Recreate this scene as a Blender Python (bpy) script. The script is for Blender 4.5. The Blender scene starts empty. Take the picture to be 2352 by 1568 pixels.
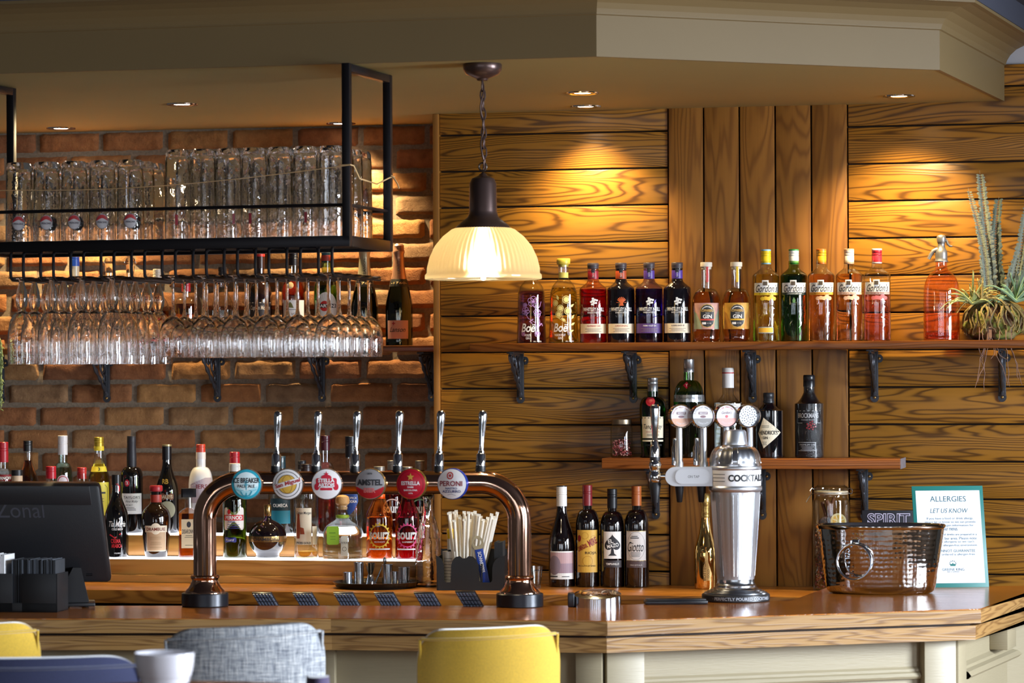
import bpy, bmesh, math, random
from mathutils import Vector, Matrix, noise

# ---------------------------------------------------------------- camera, world, large lights, exposure
SC = bpy.context.scene
COL = SC.collection
W_, H_, F_ = 2352, 1568, 7000.0
HORIZON, ROLL, YAW = 872.0, 0.0045, math.radians(12.0)
DIST = 9.3
CAM = Vector((DIST * math.sin(YAW), -DIST * math.cos(YAW), 1.65))
FWD = Vector((-math.sin(YAW), math.cos(YAW), 0.0))
RGT = Vector((math.cos(YAW), math.sin(YAW), 0.0))
UP = Vector((0, 0, 1))

cd = bpy.data.cameras.new('camera')
cd.sensor_width = 36.0
cd.lens = F_ / W_ * 36.0
cd.shift_y = (HORIZON - H_ / 2) / W_
cd.clip_start = 0.1
cd.clip_end = 60
cd.dof.use_dof = True
cd.dof.focus_distance = 8.95
cd.dof.aperture_fstop = 6.3
cam = bpy.data.objects.new('camera', cd)
COL.objects.link(cam)
_r = Matrix((RGT, UP, -FWD)).transposed()
cam.matrix_world = Matrix.Translation(CAM) @ (_r @ Matrix.Rotation(-math.atan(ROLL), 3, 'Z')).to_4x4()
SC.camera = cam

vs = SC.view_settings
vs.view_transform = 'Standard'
vs.look = 'None'
vs.gamma = 1.0
vs.exposure = 0.9
vs.use_curve_mapping = False
cy = SC.cycles
cy.use_denoising = True
cy.max_bounces = 40
cy.diffuse_bounces = 3
cy.glossy_bounces = 5
cy.transmission_bounces = 36
cy.transparent_max_bounces = 64
cy.caustics_reflective = False
cy.caustics_refractive = False
cy.sample_clamp_indirect = 6.0
cy.blur_glossy = 0.5

wd = bpy.data.worlds.new('world')
SC.world = wd
wd.use_nodes = True
wd.node_tree.nodes['Background'].inputs[0].default_value = (0.95, 0.93, 0.92, 1)
wd.node_tree.nodes['Background'].inputs[1].default_value = 0.03


def light(name, kind, loc, energy, color, **kw):
    l = bpy.data.lights.new(name, kind)
    l.energy = energy
    l.color = color
    tgt = kw.pop('target', None)
    for k, v in kw.items():
        setattr(l, k, v)
    o = bpy.data.objects.new(name, l)
    COL.objects.link(o)
    o.location = loc
    if tgt is not None:
        d = Vector(tgt) - Vector(loc)
        o.rotation_euler = d.to_track_quat('-Z', 'Y').to_euler()
    return o


DAY = (0.80, 0.89, 1.0)
WARM = (1.0, 0.76, 0.40)
# daylight just outside the two windows of the right hand wall and the narrow row behind the camera
light('window_daylight', 'AREA', (4.95, -2.3, 1.75), 180, DAY, shape='RECTANGLE', size=1.5, size_y=1.5, target=(3.0, -2.3, 0.55), spread=math.radians(120))
light('window_daylight', 'AREA', (4.95, -4.9, 1.75), 90, DAY, shape='RECTANGLE', size=1.5, size_y=1.5, target=(3.0, -4.9, 0.55), spread=math.radians(120))
FRONT_WINDOWS = (-2.0, -0.7, 0.7, 2.0, 3.3, 4.4)  # unseen; extra narrow windows added here for bright streaks in glass and chrome
for _x in FRONT_WINDOWS:
    light('window_daylight', 'AREA', (_x, -12.35, 1.75), 8.0, DAY, shape='RECTANGLE', size=0.32, size_y=1.4, target=(_x, -8, 1.55), spread=math.radians(140))
# small warm lamps hanging in the room behind the camera
for _x, _y in ((-1.6, -6.5), (-0.4, -9.8), (0.9, -11.2), (2.9, -10.6), (3.9, -7.6), (4.2, -9.2), (-2.2, -10.4), (3.4, -5.4)):
    light('room_lamp', 'POINT', (_x, _y, 2.15), 1.7, (1.0, 0.74, 0.45), shadow_soft_size=0.06)


# ---------------------------------------------------------------- pixel rays -> points in the room
def ray(px, py):
    a, b = px - W_ / 2, HORIZON - py
    u, w = a + ROLL * b, b - ROLL * a
    return FWD + RGT * (u / F_) + UP * (w / F_)


def at_y(px, py, Y):
    d = ray(px, py)
    return CAM + d * ((Y - CAM.y) / d.y)


def at_z(px, py, Z):
    d = ray(px, py)
    return CAM + d * ((Z - CAM.z) / d.z)


def depth(p):
    return (Vector(p) - CAM).dot(FWD)


def proj(p):
    v = Vector(p) - CAM
    d = v.dot(FWD)
    u, w = F_ * v.dot(RGT) / d, F_ * v.z / d
    return W_ / 2 + u - ROLL * w, HORIZON - w - ROLL * u


def x_at(px, Y, Z):
    lo, hi = -6.0, 6.0
    for _ in range(50):
        m = (lo + hi) / 2
        if proj((m, Y, Z))[0] < px:
            lo = m
        else:
            hi = m
    return (lo + hi) / 2


def face_cam(p):
    return math.atan2(CAM.x - p[0], -(CAM.y - p[1]))


# ---------------------------------------------------------------- materials
MATS = {}


def srgb(h):
    if isinstance(h, str):
        h = h.lstrip('#')
        c = [int(h[i:i + 2], 16) / 255 for i in (0, 2, 4)]
    else:
        c = h
    return tuple(x / 12.92 if x <= 0.04045 else ((x + 0.055) / 1.055) ** 2.4 for x in c) + (1.0,)


def newmat(name):
    m = bpy.data.materials.new(name)
    m.use_nodes = True
    nt = m.node_tree
    return m, nt, nt.nodes['Principled BSDF']


def N(nt, kind, **kw):
    n = nt.nodes.new(kind)
    for k, v in kw.items():
        if k.startswith('i_'):
            key = k[2:]
            key = int(key) if key.isdigit() else key.replace('_', ' ')
            n.inputs[key].default_value = v
        else:
            setattr(n, k, v)
    return n


def mat(col, rough=0.5, metal=0.0, bump=0.0, bscale=80.0, coat=0.0, var=0.0, spec=0.5, sheen=0.0, stretch=None, emit=0.0):
    """plain painted / plastic / metal surface with a faint procedural mottle and bump"""
    key = ('m', col, rough, metal, bump, bscale, coat, var, spec, sheen, stretch, emit)
    if key in MATS:
        return MATS[key]
    m, nt, b = newmat('surface_%s' % str(col).strip('#'))
    c = srgb(col)
    b.inputs['Base Color'].default_value = c
    b.inputs['Roughness'].default_value = rough
    b.inputs['Metallic'].default_value = metal
    b.inputs['Coat Weight'].default_value = coat
    b.inputs['Coat Roughness'].default_value = 0.05
    b.inputs['Specular IOR Level'].default_value = spec
    b.inputs['Sheen Weight'].default_value = sheen
    if emit:
        b.inputs['Emission Color'].default_value = c
        b.inputs['Emission Strength'].default_value = emit
    if bump or var:
        tc = N(nt, 'ShaderNodeTexCoord')
        mp = N(nt, 'ShaderNodeMapping')
        mp.inputs['Scale'].default_value = stretch or (1, 1, 1)
        no = N(nt, 'ShaderNodeTexNoise', i_Scale=bscale, i_Detail=4.0)
        nt.links.new(tc.outputs['Object'], mp.inputs[0])
        nt.links.new(mp.outputs[0], no.inputs['Vector'])
        if bump:
            bp = N(nt, 'ShaderNodeBump', i_Strength=bump, i_Distance=0.002)
            nt.links.new(no.outputs['Fac'], bp.inputs['Height'])
            nt.links.new(bp.outputs[0], b.inputs['Normal'])
        if var:
            mx = N(nt, 'ShaderNodeMix', data_type='RGBA', blend_type='MULTIPLY')
            mx.inputs[0].default_value = 1.0
            mx.inputs[6].default_value = c
            rp = N(nt, 'ShaderNodeValToRGB')
            rp.color_ramp.elements[0].position = 0.3
            rp.color_ramp.elements[0].color = (1 - var, 1 - var, 1 - var, 1)
            rp.color_ramp.elements[1].position = 0.7
            nt.links.new(no.outputs['Fac'], rp.inputs[0])
            nt.links.new(rp.outputs[0], mx.inputs[7])
            nt.links.new(mx.outputs[2], b.inputs['Base Color'])
    MATS[key] = m
    return m


def wood(name, light_c, dark_c, axis='X', sx=1.6, sy=12.0, rings=5.0, rough=0.42, contrast=1.0, fine=0.35, knot=0.25, mid=None):
    """stained softwood: ring contours of a stretched noise, fine fibre, different on every plank"""
    if name in MATS:
        return MATS[name]
    m, nt, b = newmat(name)
    L = nt.links.new
    tc = N(nt, 'ShaderNodeTexCoord')
    geo = N(nt, 'ShaderNodeNewGeometry')
    off = N(nt, 'ShaderNodeMath', operation='MULTIPLY', i_1=53.0)
    L(geo.outputs['Random Per Island'], off.inputs[0])
    cmb = N(nt, 'ShaderNodeCombineXYZ')
    for i in range(3):
        L(off.outputs[0], cmb.inputs[i])
    mp = N(nt, 'ShaderNodeMapping')
    sc = {'X': (sx, sy, sy), 'Y': (sy, sx, sy), 'Z': (sy, sy, sx), 'H': (sx, sx, sy)}[axis]
    mp.inputs['Scale'].default_value = sc
    L(tc.outputs['Object'], mp.inputs[0])
    ad = N(nt, 'ShaderNodeVectorMath', operation='ADD')
    L(mp.outputs[0], ad.inputs[0])
    L(cmb.outputs[0], ad.inputs[1])
    n1 = N(nt, 'ShaderNodeTexNoise', i_Scale=1.0, i_Detail=3.0, i_Roughness=0.36, i_Distortion=knot)
    L(ad.outputs[0], n1.inputs['Vector'])
    mu = N(nt, 'ShaderNodeMath', operation='MULTIPLY', i_1=rings * 6.283)
    L(n1.outputs['Fac'], mu.inputs[0])
    si = N(nt, 'ShaderNodeMath', operation='SINE')
    L(mu.outputs[0], si.inputs[0])
    mp2 = N(nt, 'ShaderNodeMapping')
    mp2.inputs['Scale'].default_value = tuple(460.0 if v == sy else 5.0 for v in sc)
    L(tc.outputs['Object'], mp2.inputs[0])
    n2 = N(nt, 'ShaderNodeTexNoise', i_Scale=1.0, i_Detail=3.0, i_Roughness=0.6)
    L(mp2.outputs[0], n2.inputs['Vector'])
    mr = N(nt, 'ShaderNodeMapRange', i_1=-1.0, i_2=1.0)
    L(si.outputs[0], mr.inputs[0])
    pw = N(nt, 'ShaderNodeMath', operation='POWER', i_1=2.2)
    L(mr.outputs[0], pw.inputs[0])
    sm = N(nt, 'ShaderNodeMix', data_type='FLOAT')
    sm.inputs[0].default_value = fine
    L(pw.outputs[0], sm.inputs[2])
    L(n2.outputs['Fac'], sm.inputs[3])
    rp = N(nt, 'ShaderNodeValToRGB')
    e = rp.color_ramp.elements
    e[0].position = 0.5 - 0.42 * contrast
    e[0].color = srgb(light_c)
    e[1].position = 0.5 + 0.46 * contrast
    e[1].color = srgb(dark_c)
    if mid:
        q = e.new(0.5)
        q.color = srgb(mid)
    L(sm.outputs[0], rp.inputs[0])
    # plank to plank tone
    hs = N(nt, 'ShaderNodeHueSaturation')
    mr2 = N(nt, 'ShaderNodeMapRange', i_3=0.82, i_4=1.14)
    L(geo.outputs['Random Per Island'], mr2.inputs[0])
    L(mr2.outputs[0], hs.inputs['Value'])
    L(rp.outputs[0], hs.inputs['Color'])
    L(hs.outputs[0], b.inputs['Base Color'])
    bp = N(nt, 'ShaderNodeBump', i_Strength=0.18, i_Distance=0.002)
    L(sm.outputs[0], bp.inputs['Height'])
    L(bp.outputs[0], b.inputs['Normal'])
    b.inputs['Roughness'].default_value = rough
    MATS[name] = m
    return m


def schlick(nt, power=4.0, lo=0.05, hi=1.0):
    lw = N(nt, 'ShaderNodeLayerWeight', i_Blend=0.5)
    p = N(nt, 'ShaderNodeMath', operation='POWER', i_1=power)
    nt.links.new(lw.outputs['Facing'], p.inputs[0])
    mr = N(nt, 'ShaderNodeMapRange', i_3=lo, i_4=hi)
    nt.links.new(p.outputs[0], mr.inputs[0])
    return mr, lw


def thin_glass(name, col='#f4f6f4', edge='#8f9490', refl=0.06, rough=0.02, bump=0.0, bsc=(60, 60, 8), haze=0.0):
    """one glass wall: clear through the middle, darker at grazing edges, mirror reflection by angle"""
    if name in MATS:
        return MATS[name]
    m, nt, b = newmat(name)
    L = nt.links.new
    out = nt.nodes['Material Output']
    nt.nodes.remove(b)
    fr, lw = schlick(nt, 4.0, refl, 0.95)
    tr = N(nt, 'ShaderNodeBsdfTransparent')
    gl = N(nt, 'ShaderNodeBsdfGlossy', i_Roughness=rough)
    gl.inputs['Color'].default_value = (1, 1, 1, 1)
    base = tr
    if haze:
        df = N(nt, 'ShaderNodeBsdfDiffuse')
        df.inputs[0].default_value = (0.9, 0.9, 0.92, 1)
        base = N(nt, 'ShaderNodeMixShader', i_0=haze)
        L(tr.outputs[0], base.inputs[1])
        L(df.outputs[0], base.inputs[2])
    mixc = N(nt, 'ShaderNodeMix', data_type='RGBA')
    p2 = N(nt, 'ShaderNodeMath', operation='POWER', i_1=3.0)
    L(lw.outputs['Facing'], p2.inputs[0])
    L(p2.outputs[0], mixc.inputs[0])
    mixc.inputs[6].default_value = srgb(col)
    mixc.inputs[7].default_value = srgb(edge)
    L(mixc.outputs[2], tr.inputs[0])
    if bump:
        tc = N(nt, 'ShaderNodeTexCoord')
        mp = N(nt, 'ShaderNodeMapping')
        mp.inputs['Scale'].default_value = bsc
        no = N(nt, 'ShaderNodeTexNoise', i_Scale=1.0, i_Detail=2.0)
        bp = N(nt, 'ShaderNodeBump', i_Strength=bump, i_Distance=0.01)
        L(tc.outputs['Object'], mp.inputs[0])
        L(mp.outputs[0], no.inputs['Vector'])
        L(no.outputs['Fac'], bp.inputs['Height'])
        L(bp.outputs[0], gl.inputs['Normal'])
        L(bp.outputs[0], lw.inputs['Normal'])
    mx = N(nt, 'ShaderNodeMixShader')
    L(fr.outputs[0], mx.inputs[0])
    L(base.outputs[0], mx.inputs[1])
    L(gl.outputs[0], mx.inputs[2])
    L(mx.outputs[0], out.inputs[0])
    MATS[name] = m
    return m


def refr(name, col, ior=1.36, rough=0.0, bump=0.0, bscale=60):
    """clear or coloured dielectric that bends light"""
    if name in MATS:
        return MATS[name]
    m, nt, b = newmat(name)
    b.inputs['Base Color'].default_value = srgb(col)
    b.inputs['Transmission Weight'].default_value = 1.0
    b.inputs['Roughness'].default_value = rough
    b.inputs['IOR'].default_value = ior
    if bump:
        tc = N(nt, 'ShaderNodeTexCoord')
        no = N(nt, 'ShaderNodeTexNoise', i_Scale=bscale, i_Detail=2.0)
        bp = N(nt, 'ShaderNodeBump', i_Strength=bump, i_Distance=0.004)
        nt.links.new(tc.outputs['Object'], no.inputs['Vector'])
        nt.links.new(no.outputs['Fac'], bp.inputs['Height'])
        nt.links.new(bp.outputs[0], b.inputs['Normal'])
    MATS[name] = m
    return m


# ---------------------------------------------------------------- mesh builder
class MB:
    def __init__(self):
        self.v, self.f, self.m, self.s = [], [], [], []

    def add(self, verts, faces, mi=0, smooth=False, T=None):
        o = len(self.v)
        for p in verts:
            p = Vector(p)
            self.v.append(T @ p if T is not None else p)
        for f in faces:
            self.f.append([i + o for i in f])
            self.m.append(mi)
            self.s.append(smooth)
        return self

    def box(self, c, size, mi=0, bev=0.0, T=None, rot=None):
        hx, hy, hz = size[0] / 2, size[1] / 2, size[2] / 2
        b = min(bev, hx * 0.49, hy * 0.49, hz * 0.49)
        M = Matrix.Translation(Vector(c))
        if rot is not None:
            M = M @ rot.to_4x4()
        if T is not None:
            M = T @ M
        if b <= 0:
            vs_ = [(x, y, z) for x in (-hx, hx) for y in (-hy, hy) for z in (-hz, hz)]
            fs = [(0, 1, 3, 2), (4, 6, 7, 5), (0, 4, 5, 1), (2, 3, 7, 6), (0, 2, 6, 4), (1, 5, 7, 3)]
            return self.add(vs_, fs, mi, False, M)
        bm = bmesh.new()
        bmesh.ops.create_cube(bm, size=1.0)
        for v in bm.verts:
            v.co = Vector((v.co.x * 2 * hx, v.co.y * 2 * hy, v.co.z * 2 * hz))
        bmesh.ops.bevel(bm, geom=bm.edges[:] + bm.verts[:], offset=b, segments=2, profile=0.5, affect='EDGES')
        self.bm(bm, mi, True, M)
        return self

    def bm(self, bm, mi=0, smooth=False, T=None):
        bm.verts.index_update()
        self.add([v.co.copy() for v in bm.verts], [[v.index for v in f.verts] for f in bm.faces], mi, smooth, T)
        bm.free()
        return self

    def lathe(self, prof, n=32, mi=0, T=None, mod=None, sc=1.0, mids=None, close=False):
        """prof: (radius, height) bottom to top; mod(angle, t) multiplies the radius"""
        vs_, idx = [], []
        for j, (r, h) in enumerate(prof):
            if r < 1e-9:
                idx.append([len(vs_)])
                vs_.append((0, 0, h * sc))
            else:
                row = []
                for i in range(n):
                    a = 2 * math.pi * i / n
                    k = mod(a, h) if mod else 1.0
                    row.append(len(vs_))
                    vs_.append((math.sin(a) * r * k * sc, -math.cos(a) * r * k * sc, h * sc))
                idx.append(row)
        for j in range(len(prof) - 1):
            A, B = idx[j], idx[j + 1]
            fs = []
            for i in range(n):
                k = (i + 1) % n
                if len(A) == 1 and len(B) == 1:
                    continue
                if len(A) == 1:
                    fs.append((A[0], B[k], B[i]))
                elif len(B) == 1:
                    fs.append((A[i], A[k], B[0]))
                else:
                    fs.append((A[i], A[k], B[k], B[i]))
            o = len(self.v)
            mm = mids[j] if mids else mi
            for f in fs:
                self.f.append([q + o for q in f])
                self.m.append(mm)
                self.s.append(True)
            if j == len(prof) - 2:
                pass
            else:
                continue
        for p in vs_:
            p = Vector(p)
            self.v.append(T @ p if T is not None else p)
        return self

    def tube(self, path, r, n=10, mi=0, T=None, caps=True, closed=False):
        pts = [Vector(p) for p in path]
        if T is not None:
            pts = [T @ p for p in pts]
        rr = r if isinstance(r, (list, tuple)) else [r] * len(pts)
        m = len(pts)
        up = Vector((0, 0, 1))
        t0 = (pts[1] - pts[0]).normalized()
        if abs(t0.dot(up)) > 0.95:
            up = Vector((0, 1, 0))
        nrm = (up - t0 * up.dot(t0)).normalized()
        rows = []
        for i in range(m):
            if closed:
                t = (pts[(i + 1) % m] - pts[i - 1]).normalized()
            else:
                t = (pts[min(i + 1, m - 1)] - pts[max(i - 1, 0)]).normalized()
            nrm = (nrm - t * nrm.dot(t)).normalized()
            bn = t.cross(nrm)
            row = []
            for k in range(n):
                a = 2 * math.pi * k / n
                row.append(len(self.v))
                self.v.append(pts[i] + (nrm * math.cos(a) + bn * math.sin(a)) * rr[i])
            rows.append(row)
        for i in range(m if closed else m - 1):
            A, B = rows[i], rows[(i + 1) % m]
            for k in range(n):
                q = (k + 1) % n
                self.f.append([A[k], A[q], B[q], B[k]])
                self.m.append(mi)
                self.s.append(True)
        if caps and not closed:
            self.f.append(list(reversed(rows[0])))
            self.f.append(rows[-1])
            self.m += [mi, mi]
            self.s += [False, False]
        return self

    def prism(self, poly, h0, h1, mi=0, T=None, smooth=False):
        """closed polygon (x, y) extruded from z = h0 to h1"""
        n = len(poly)
        vs_ = [(x, y, h0) for x, y in poly] + [(x, y, h1) for x, y in poly]
        fs = [[i, (i + 1) % n, n + (i + 1) % n, n + i] for i in range(n)]
        self.add(vs_, fs, mi, smooth, T)
        o = len(self.v) - 2 * n
        self.f += [[o + i for i in reversed(range(n))], [o + n + i for i in range(n)]]
        self.m += [mi, mi]
        self.s += [False, False]
        return self

    def sphere(self, c, r, n=12, mi=0, T=None, sc=(1, 1, 1)):
        prof = [(r * math.sin(math.pi * i / n), -r * math.cos(math.pi * i / n)) for i in range(n + 1)]
        prof[0] = (0, -r)
        prof[-1] = (0, r)
        M = Matrix.Translation(Vector(c)) @ Matrix.Diagonal(Vector((*sc, 1)))
        if T is not None:
            M = T @ M
        return self.lathe(prof, n * 2, mi, M)

    def build(self, name, mats, parent=None, label=None, sharp=40):
        me = bpy.data.meshes.new(name)
        me.from_pydata([tuple(v) for v in self.v], [], self.f)
        if not isinstance(mats, (list, tuple)):
            mats = [mats]
        for m in mats:
            me.materials.append(m)
        me.polygons.foreach_set('material_index', self.m)
        me.polygons.foreach_set('use_smooth', self.s)
        bm = bmesh.new()
        bm.from_mesh(me)
        bmesh.ops.recalc_face_normals(bm, faces=bm.faces[:])
        bm.to_mesh(me)
        bm.free()
        if any(self.s) and sharp:
            me.set_sharp_from_angle(angle=math.radians(sharp))
        me.update()
        o = bpy.data.objects.new(name, me)
        COL.objects.link(o)
        if parent is not None:
            o.parent = parent
        if label:
            o['label'] = label
        return o


def thing(name, label, cat, loc=(0, 0, 0), rotz=0.0, group=None):
    o = bpy.data.objects.new(name, None)
    o.empty_display_size = 0.05
    COL.objects.link(o)
    o.location = loc
    o.rotation_euler = (0, 0, rotz)
    o['label'] = label
    o['category'] = cat
    if group:
        o['group'] = group
    return o


def tag(o, label, cat, group=None, kind=None):
    o['label'] = label
    o['category'] = cat
    if group:
        o['group'] = group
    if kind:
        o['kind'] = kind
    return o


def struct(o, label=None):
    o['kind'] = 'structure'
    if label:
        o['label'] = label
    return o


def dup(root, loc, rotz, label, group=None):
    r = root.copy()
    COL.objects.link(r)
    r.location = loc
    r.rotation_euler = (0, 0, rotz)
    r['label'] = label
    if group:
        r['group'] = group
    for ch in list(root.children):
        c = ch.copy()
        COL.objects.link(c)
        c.parent = r
        for g in list(ch.children):
            d = g.copy()
            COL.objects.link(d)
            d.parent = c
    return r


# ---------------------------------------------------------------- lettering
_TX = {}


def glyphs(s, bold=0.0, shear=0.0, space=1.0):
    key = (s, bold, shear, space)
    if key in _TX:
        return _TX[key]
    cu = bpy.data.curves.new('text', 'FONT')
    cu.body = s
    cu.resolution_u = 3
    cu.shear = shear
    cu.offset = bold
    cu.space_character = space
    ob = bpy.data.objects.new('text', cu)
    COL.objects.link(ob)
    dg = bpy.context.evaluated_depsgraph_get()
    me = bpy.data.meshes.new_from_object(ob.evaluated_get(dg))
    vs_ = [(v.co.x, v.co.y) for v in me.vertices]
    fs = [list(p.vertices) for p in me.polygons]
    bpy.data.objects.remove(ob)
    bpy.data.curves.remove(cu)
    bpy.data.meshes.remove(me)
    if not vs_:
        vs_, fs = [(0, 0), (1, 0), (1, 1)], []
    x0, x1 = min(v[0] for v in vs_), max(v[0] for v in vs_)
    y0, y1 = min(v[1] for v in vs_), max(v[1] for v in vs_)
    w, h = max(x1 - x0, 1e-6), max(y1 - y0, 1e-6)
    out = ([((v[0] - x0) / w - 0.5, (v[1] - y0) / h - 0.5) for v in vs_], fs, w / h)
    _TX[key] = out
    return out


def text2d(s, cx, cy, w=None, h=None, bold=0.0, shear=0.0, ang=0.0, space=1.0):
    g, fs, asp = glyphs(s, bold, shear, space)
    if w is None:
        w = h * asp
    if h is None:
        h = w / asp
    ca, sa = math.cos(ang), math.sin(ang)
    return [(cx + (x * w) * ca - (y * h) * sa, cy + (x * w) * sa + (y * h) * ca) for x, y in g], fs


def arc_text(s, cx, cy, r, h, a_mid, a_span, inward=False, bold=0.02):
    """letters along a circle, returned one list of (verts, faces) per letter"""
    out = []
    n = len(s)
    for i, ch in enumerate(s):
        if ch == ' ':
            continue
        t = (i + 0.5) / n - 0.5
        a = a_mid - t * a_span if not inward else a_mid + t * a_span
        x, y = cx + math.cos(a) * r, cy + math.sin(a) * r
        rot = a - math.pi / 2 if not inward else a + math.pi / 2
        out.append(text2d(ch, x, y, None, h, bold, 0, rot))
    return out


def ell(cx, cy, rx, ry, n=28, a0=0, a1=2 * math.pi):
    full = abs(a1 - a0 - 2 * math.pi) < 1e-6
    k = n if full else n + 1
    return [(cx + rx * math.cos(a0 + (a1 - a0) * i / n), cy + ry * math.sin(a0 + (a1 - a0) * i / n)) for i in range(k)]


def rect(x0, y0, x1, y1, r=0.0):
    if r <= 0:
        return [(x0, y0), (x1, y0), (x1, y1), (x0, y1)]
    o = []
    for cx, cy, a in ((x1 - r, y0 + r, -90), (x1 - r, y1 - r, 0), (x0 + r, y1 - r, 90), (x0 + r, y0 + r, 180)):
        for k in range(4):
            t = math.radians(a + 30 * k)
            o.append((cx + r * math.cos(t), cy + r * math.sin(t)))
    return o


def shape2d(poly, step=None):
    """convex outline filled with rings about its centre"""
    n = len(poly)
    cx, cy = sum(p[0] for p in poly) / n, sum(p[1] for p in poly) / n
    if n < 12:
        q = []
        for i in range(n):
            a, b = poly[i], poly[(i + 1) % n]
            for k in range(6):
                q.append((a[0] + (b[0] - a[0]) * k / 6, a[1] + (b[1] - a[1]) * k / 6))
        poly, n = q, len(q)
    vs_ = [(cx, cy)]
    fs = []
    R = 4
    for j in range(1, R + 1):
        for p in poly:
            vs_.append((cx + (p[0] - cx) * j / R, cy + (p[1] - cy) * j / R))
    for i in range(n):
        fs.append([0, 1 + i, 1 + (i + 1) % n])
        for j in range(R - 1):
            a, b = 1 + j * n, 1 + (j + 1) * n
            fs.append([a + i, b + i, b + (i + 1) % n, a + (i + 1) % n])
    return vs_, fs


def ring2d(cx, cy, rx, ry, w, n=28):
    vs_ = ell(cx, cy, rx, ry, n) + ell(cx, cy, rx - w, ry - w, n)
    fs = [[i, (i + 1) % n, n + (i + 1) % n, n + i] for i in range(n)]
    return vs_, fs


def stroke2d(pts, w):
    """a painted line of width w"""
    vs_, fs = [], []
    n = len(pts)
    for i, p in enumerate(pts):
        a, b = pts[max(i - 1, 0)], pts[min(i + 1, n - 1)]
        dx, dy = b[0] - a[0], b[1] - a[1]
        l = math.hypot(dx, dy) or 1
        nx, ny = -dy / l * w / 2, dx / l * w / 2
        vs_ += [(p[0] + nx, p[1] + ny), (p[0] - nx, p[1] - ny)]
    for i in range(n - 1):
        fs.append([2 * i, 2 * i + 1, 2 * i + 3, 2 * i + 2])
    return vs_, fs


def rad_at(prof, h):
    for (r0, h0), (r1, h1) in zip(prof, prof[1:]):
        if h0 <= h <= h1 and h1 > h0:
            return r0 + (r1 - r0) * (h - h0) / (h1 - h0)
    return prof[0][0] if h < prof[0][1] else prof[-1][0]


def wrap(mb, geo, prof, off, mi, sc, ref_h=None, flat=None):
    """lay a 2-d shape round a turned body (or onto a flat front when flat = distance)"""
    vs_, fs = geo
    out = []
    for x, y in vs_:
        if flat is not None:
            out.append((x * sc, -(flat + off) * sc, y * sc))
        else:
            r = max(rad_at(prof, y), 1.0) + off
            a = x / max(rad_at(prof, ref_h if ref_h is not None else y), 1.0)
            out.append((math.sin(a) * r * sc, -math.cos(a) * r * sc, y * sc))
    mb.add(out, fs, mi, False)


ORD = ['first', 'second', 'third', 'fourth', 'fifth', 'sixth', 'seventh', 'eighth', 'ninth', 'tenth', 'eleventh', 'twelfth']
# ---------------------------------------------------------------- palette
M_BLACK = mat('#15161a', 0.42)
M_BLACKMET = mat('#1b1a1e', 0.38, 0.6, bump=0.1, bscale=300)
M_CHROME = mat('#dfe3ea', 0.06, 1.0)
M_STEEL = mat('#b9bcc2', 0.22, 1.0)
M_ALU = mat('#d6d8de', 0.36, 0.95, bump=0.05, bscale=200, stretch=(20, 20, 1))
M_COPPER = mat('#c49a84', 0.09, 1.0)
M_COPPER2 = mat('#d6a88c', 0.10, 1.0)
M_GOLD = mat('#f0c478', 0.07, 1.0)
M_IRON = mat('#4a4c52', 0.42, 0.75, bump=0.4, bscale=180)
M_WHITE = mat('#f2f0ec', 0.45)
M_CREAM = mat('#958a70', 0.45, bump=0.25, bscale=60, stretch=(0.4, 0.4, 6), var=0.04)
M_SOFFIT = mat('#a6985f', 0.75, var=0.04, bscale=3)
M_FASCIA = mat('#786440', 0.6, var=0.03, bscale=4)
M_MORTAR = mat('#8a7966', 0.95, bump=0.7, bscale=120, var=0.35)
W_PLANK = wood('plank_wood', '#ac7526', '#3e2009', 'X', 0.9, 9.0, 30.0, 0.36, 1.0, 0.36, 0.25, '#8e5f1f')
W_SLAT = wood('slat_wood', '#a06a2a', '#75481a', 'Z', 0.9, 10.0, 20.0, 0.42, 1.1, 0.4, 0.3)
W_POST = wood('post_wood', '#a8702e', '#8a5a24', 'Z', 1.0, 30.0, 2.0, 0.45)
W_SHELF = wood('shelf_wood', '#8a4f1c', '#5c2d0c', 'X', 1.2, 20.0, 12.0, 0.3, 1.1, 0.4)
W_SHELF2 = wood('shelf_wood_lower', '#a5602a', '#5a2a0c', 'X', 1.4, 26.0, 14.0, 0.3, 1.0, 0.4)
W_TOP = wood('counter_wood', '#a8641f', '#6e3a10', 'X', 1.0, 18.0, 16.0, 0.16, 1.2, 0.4)
W_EDGE = wood('counter_edge_wood', '#a37e4c', '#6a4826', 'H', 1.6, 26.0, 14.0, 0.3, 1.0, 0.42, 0.25)
W_BACK = wood('back_counter_wood', '#b5762c', '#7c4612', 'X', 1.2, 14.0, 16.0, 0.28, 1.0, 0.35)
W_STEP = wood('step_wood', '#cf9a50', '#a26a2c', 'X', 1.2, 12.0, 12.0, 0.35, 1.2, 0.4)
G_CLEAR = thin_glass('bottle_glass')

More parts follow.
